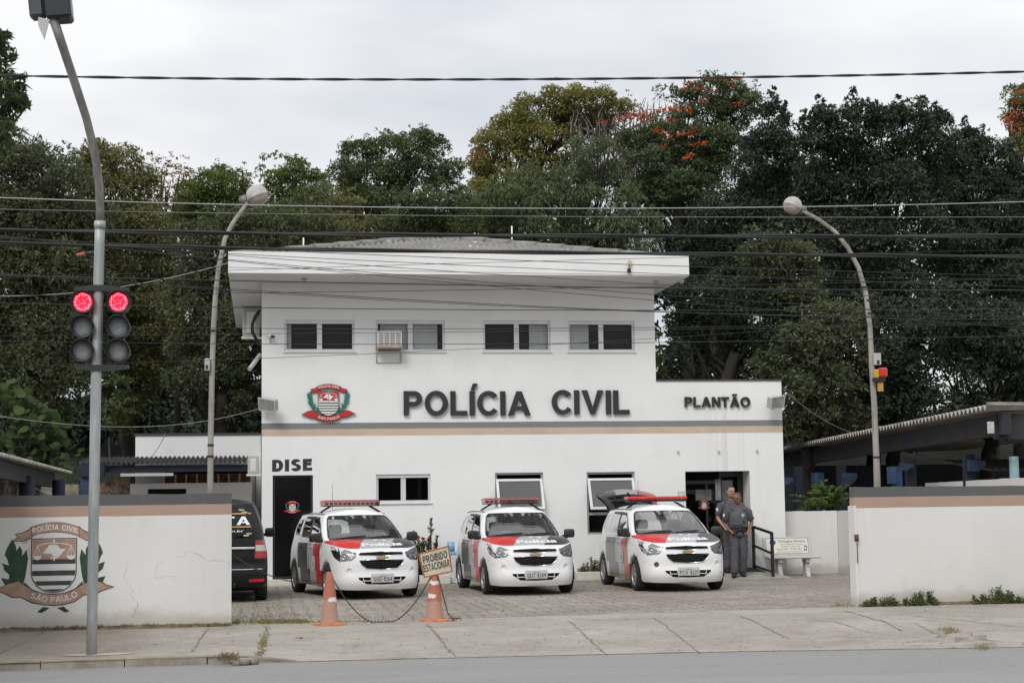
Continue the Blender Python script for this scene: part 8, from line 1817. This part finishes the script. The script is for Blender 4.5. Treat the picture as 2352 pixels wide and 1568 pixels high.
# grass and ground litter
def grass(mb_pts, h, m, name, label=None):
    P = np.array(mb_pts); n = len(P); a = rng.uniform(0, 2*pi, n); w = np.stack([np.cos(a), np.sin(a), 0*a], 1)*(.004+.003*rng.random((n, 1))); hh = (h*rng.uniform(.4, 1.4, n))[:, None]; lean = rng.normal(size=(n, 3))*np.array([.45, .45, 0]); tip = P+(np.array([0, 0, 1])+lean)*hh
    Q = np.stack([P-w, P+w, tip+w*.2, tip-w*.2], 1); return tag(leaf_obj(name, Q, m), kind='stuff')
ml_grass = leafmat('grass_blades', (.11, .115, .045), (.22, .205, .085), (.36, .31, .16), .2, vs=3); pts = []
for _ in range(7000):
    x = random.uniform(533, 760) if random.random() < .8 else random.uniform(760, 1100); p = gp(x, 1431-(x-533)*.012); d_ = math.sin(p.x*5)+math.sin(p.x*13+1)+.8*math.sin(p.x*31)
    if random.random() < min(1, max(.04, (.45+.28*d_)*(1 if x < 700 else .5 if x < 760 else .22))): pts.append((p.x, p.y+random.gauss(0, .13)+.05, .0))
for _ in range(1600): x = random.uniform(-250, 531); p = gp(x, 1437); pts.append((p.x, YWL-.03-abs(random.gauss(0, .04)), -.005))
for _ in range(230):
    u = random.choice((.35, .5, .58, .9, random.random()))+random.gauss(0, .05); p = sp(614-19*u, 1440+70*u); pts.append((p.x+random.gauss(0, .03), p.y+random.gauss(0, .04), p.z))
for _ in range(500): p = gp(random.gauss(600, 50), random.uniform(1385, 1425)); pts.append((p.x, p.y, 0))
for _ in range(1500): p = gp(random.uniform(1975, 2500), 1391); pts.append((p.x, YWR-.03-abs(random.gauss(0, .05)), 0))
for cx_, cy_, sx_ in ((2175, 1438, 12), (2190, 1442, 12), (2255, 1466, 9), (1930, 1394, 14)):
    for _ in range(90): p = gp(cx_+random.gauss(0, sx_), cy_+random.gauss(0, 2), -.02); pts.append((p.x, p.y, zside(p.x, p.y)))
grass(pts, .04, ml_grass, 'verge_grass')
pts = []
for _ in range(1200): x = random.uniform(-250, 531); p = gp(x, 1437); pts.append((p.x, YWL-.02-abs(random.gauss(0, .05)), -.005))
for _ in range(260): p = gp(random.gauss(522, 12), 1510+random.gauss(0, 3), -.06); pts.append((p.x, p.y, -.07))
for cx_ in (150, 185, 300, 345, 60, 240):
    for _ in range(50): p = gp(cx_+random.gauss(0, 6), 1437); pts.append((p.x, YWL-.05, 0))
grass(pts, .06, leafmat('dry_stalks', (.10, .075, .045), (.16, .12, .07), (.24, .19, .11), .1), 'dry_stalks')
# soil band at the foot of the walls
mb = MB()
for x0, x1, Y in ((-9, XWL, YWL), (XWR, 22, YWR)):
    n = 150; vs = []
    for i in range(n+1):
        x = x0+(x1-x0)*i/n; yy = Y+(.35*(x-x0)/(24-XWR) if Y == YWR else 0); w_ = .10+.07*math.sin(x*3)+rng.uniform(0, .05); vs += [(x, yy+.01, .035+rng.uniform(0, .02)), (x, yy-w_*.5, .02+rng.uniform(0, .012)), (x, yy-w_-.04, -.012)]
    mb.add(vs, [(3*i+k, 3*i+3+k, 3*i+4+k, 3*i+1+k) for i in range(n) for k in (0, 1)], 0, True)
tag(mb.build('soil_band', m_soil), kind='structure')
# fallen leaves and crumbs
P = []
for _ in range(1500):
    if random.random() < .5: p = gp(random.uniform(540, 2300), random.uniform(1345, 1425)); z = .006
    else: p = sp(random.uniform(0, 2352), random.uniform(1432, 1500)); z = zside(p.x, p.y)+.006
    if p.y < ylot(p.x): z = zside(p.x, p.y)+.008
    P.append((p.x, p.y, z))
P = np.array(P); Q = leaf_arrays(P, nrm(rng.normal(size=P.shape)*np.array([1, 1, .02])), .035, .6, 0, 0, 3); Q[:, :, 2] = P[:, None, 2]+rng.uniform(0, .008, (len(P), 4)); tag(leaf_obj('fallen_leaves', Q, leafmat('leaf_litter', (.08, .06, .04), (.14, .10, .06), (.3, .24, .16), .0)), kind='stuff')
# broken kerb lumps beside the dropped kerb
mb = MB()
for i in range(7):
    p = gp(540+i*7, 1517+random.uniform(-2, 2), -.1); sbox(mb, (p.x-.07, p.y-.06, -.15), (p.x+.07, p.y+.06, -.15+random.uniform(.05, .12)), None, .8, 8, 5)
tag(mb.build('broken_kerb', m_kerb), kind='structure')
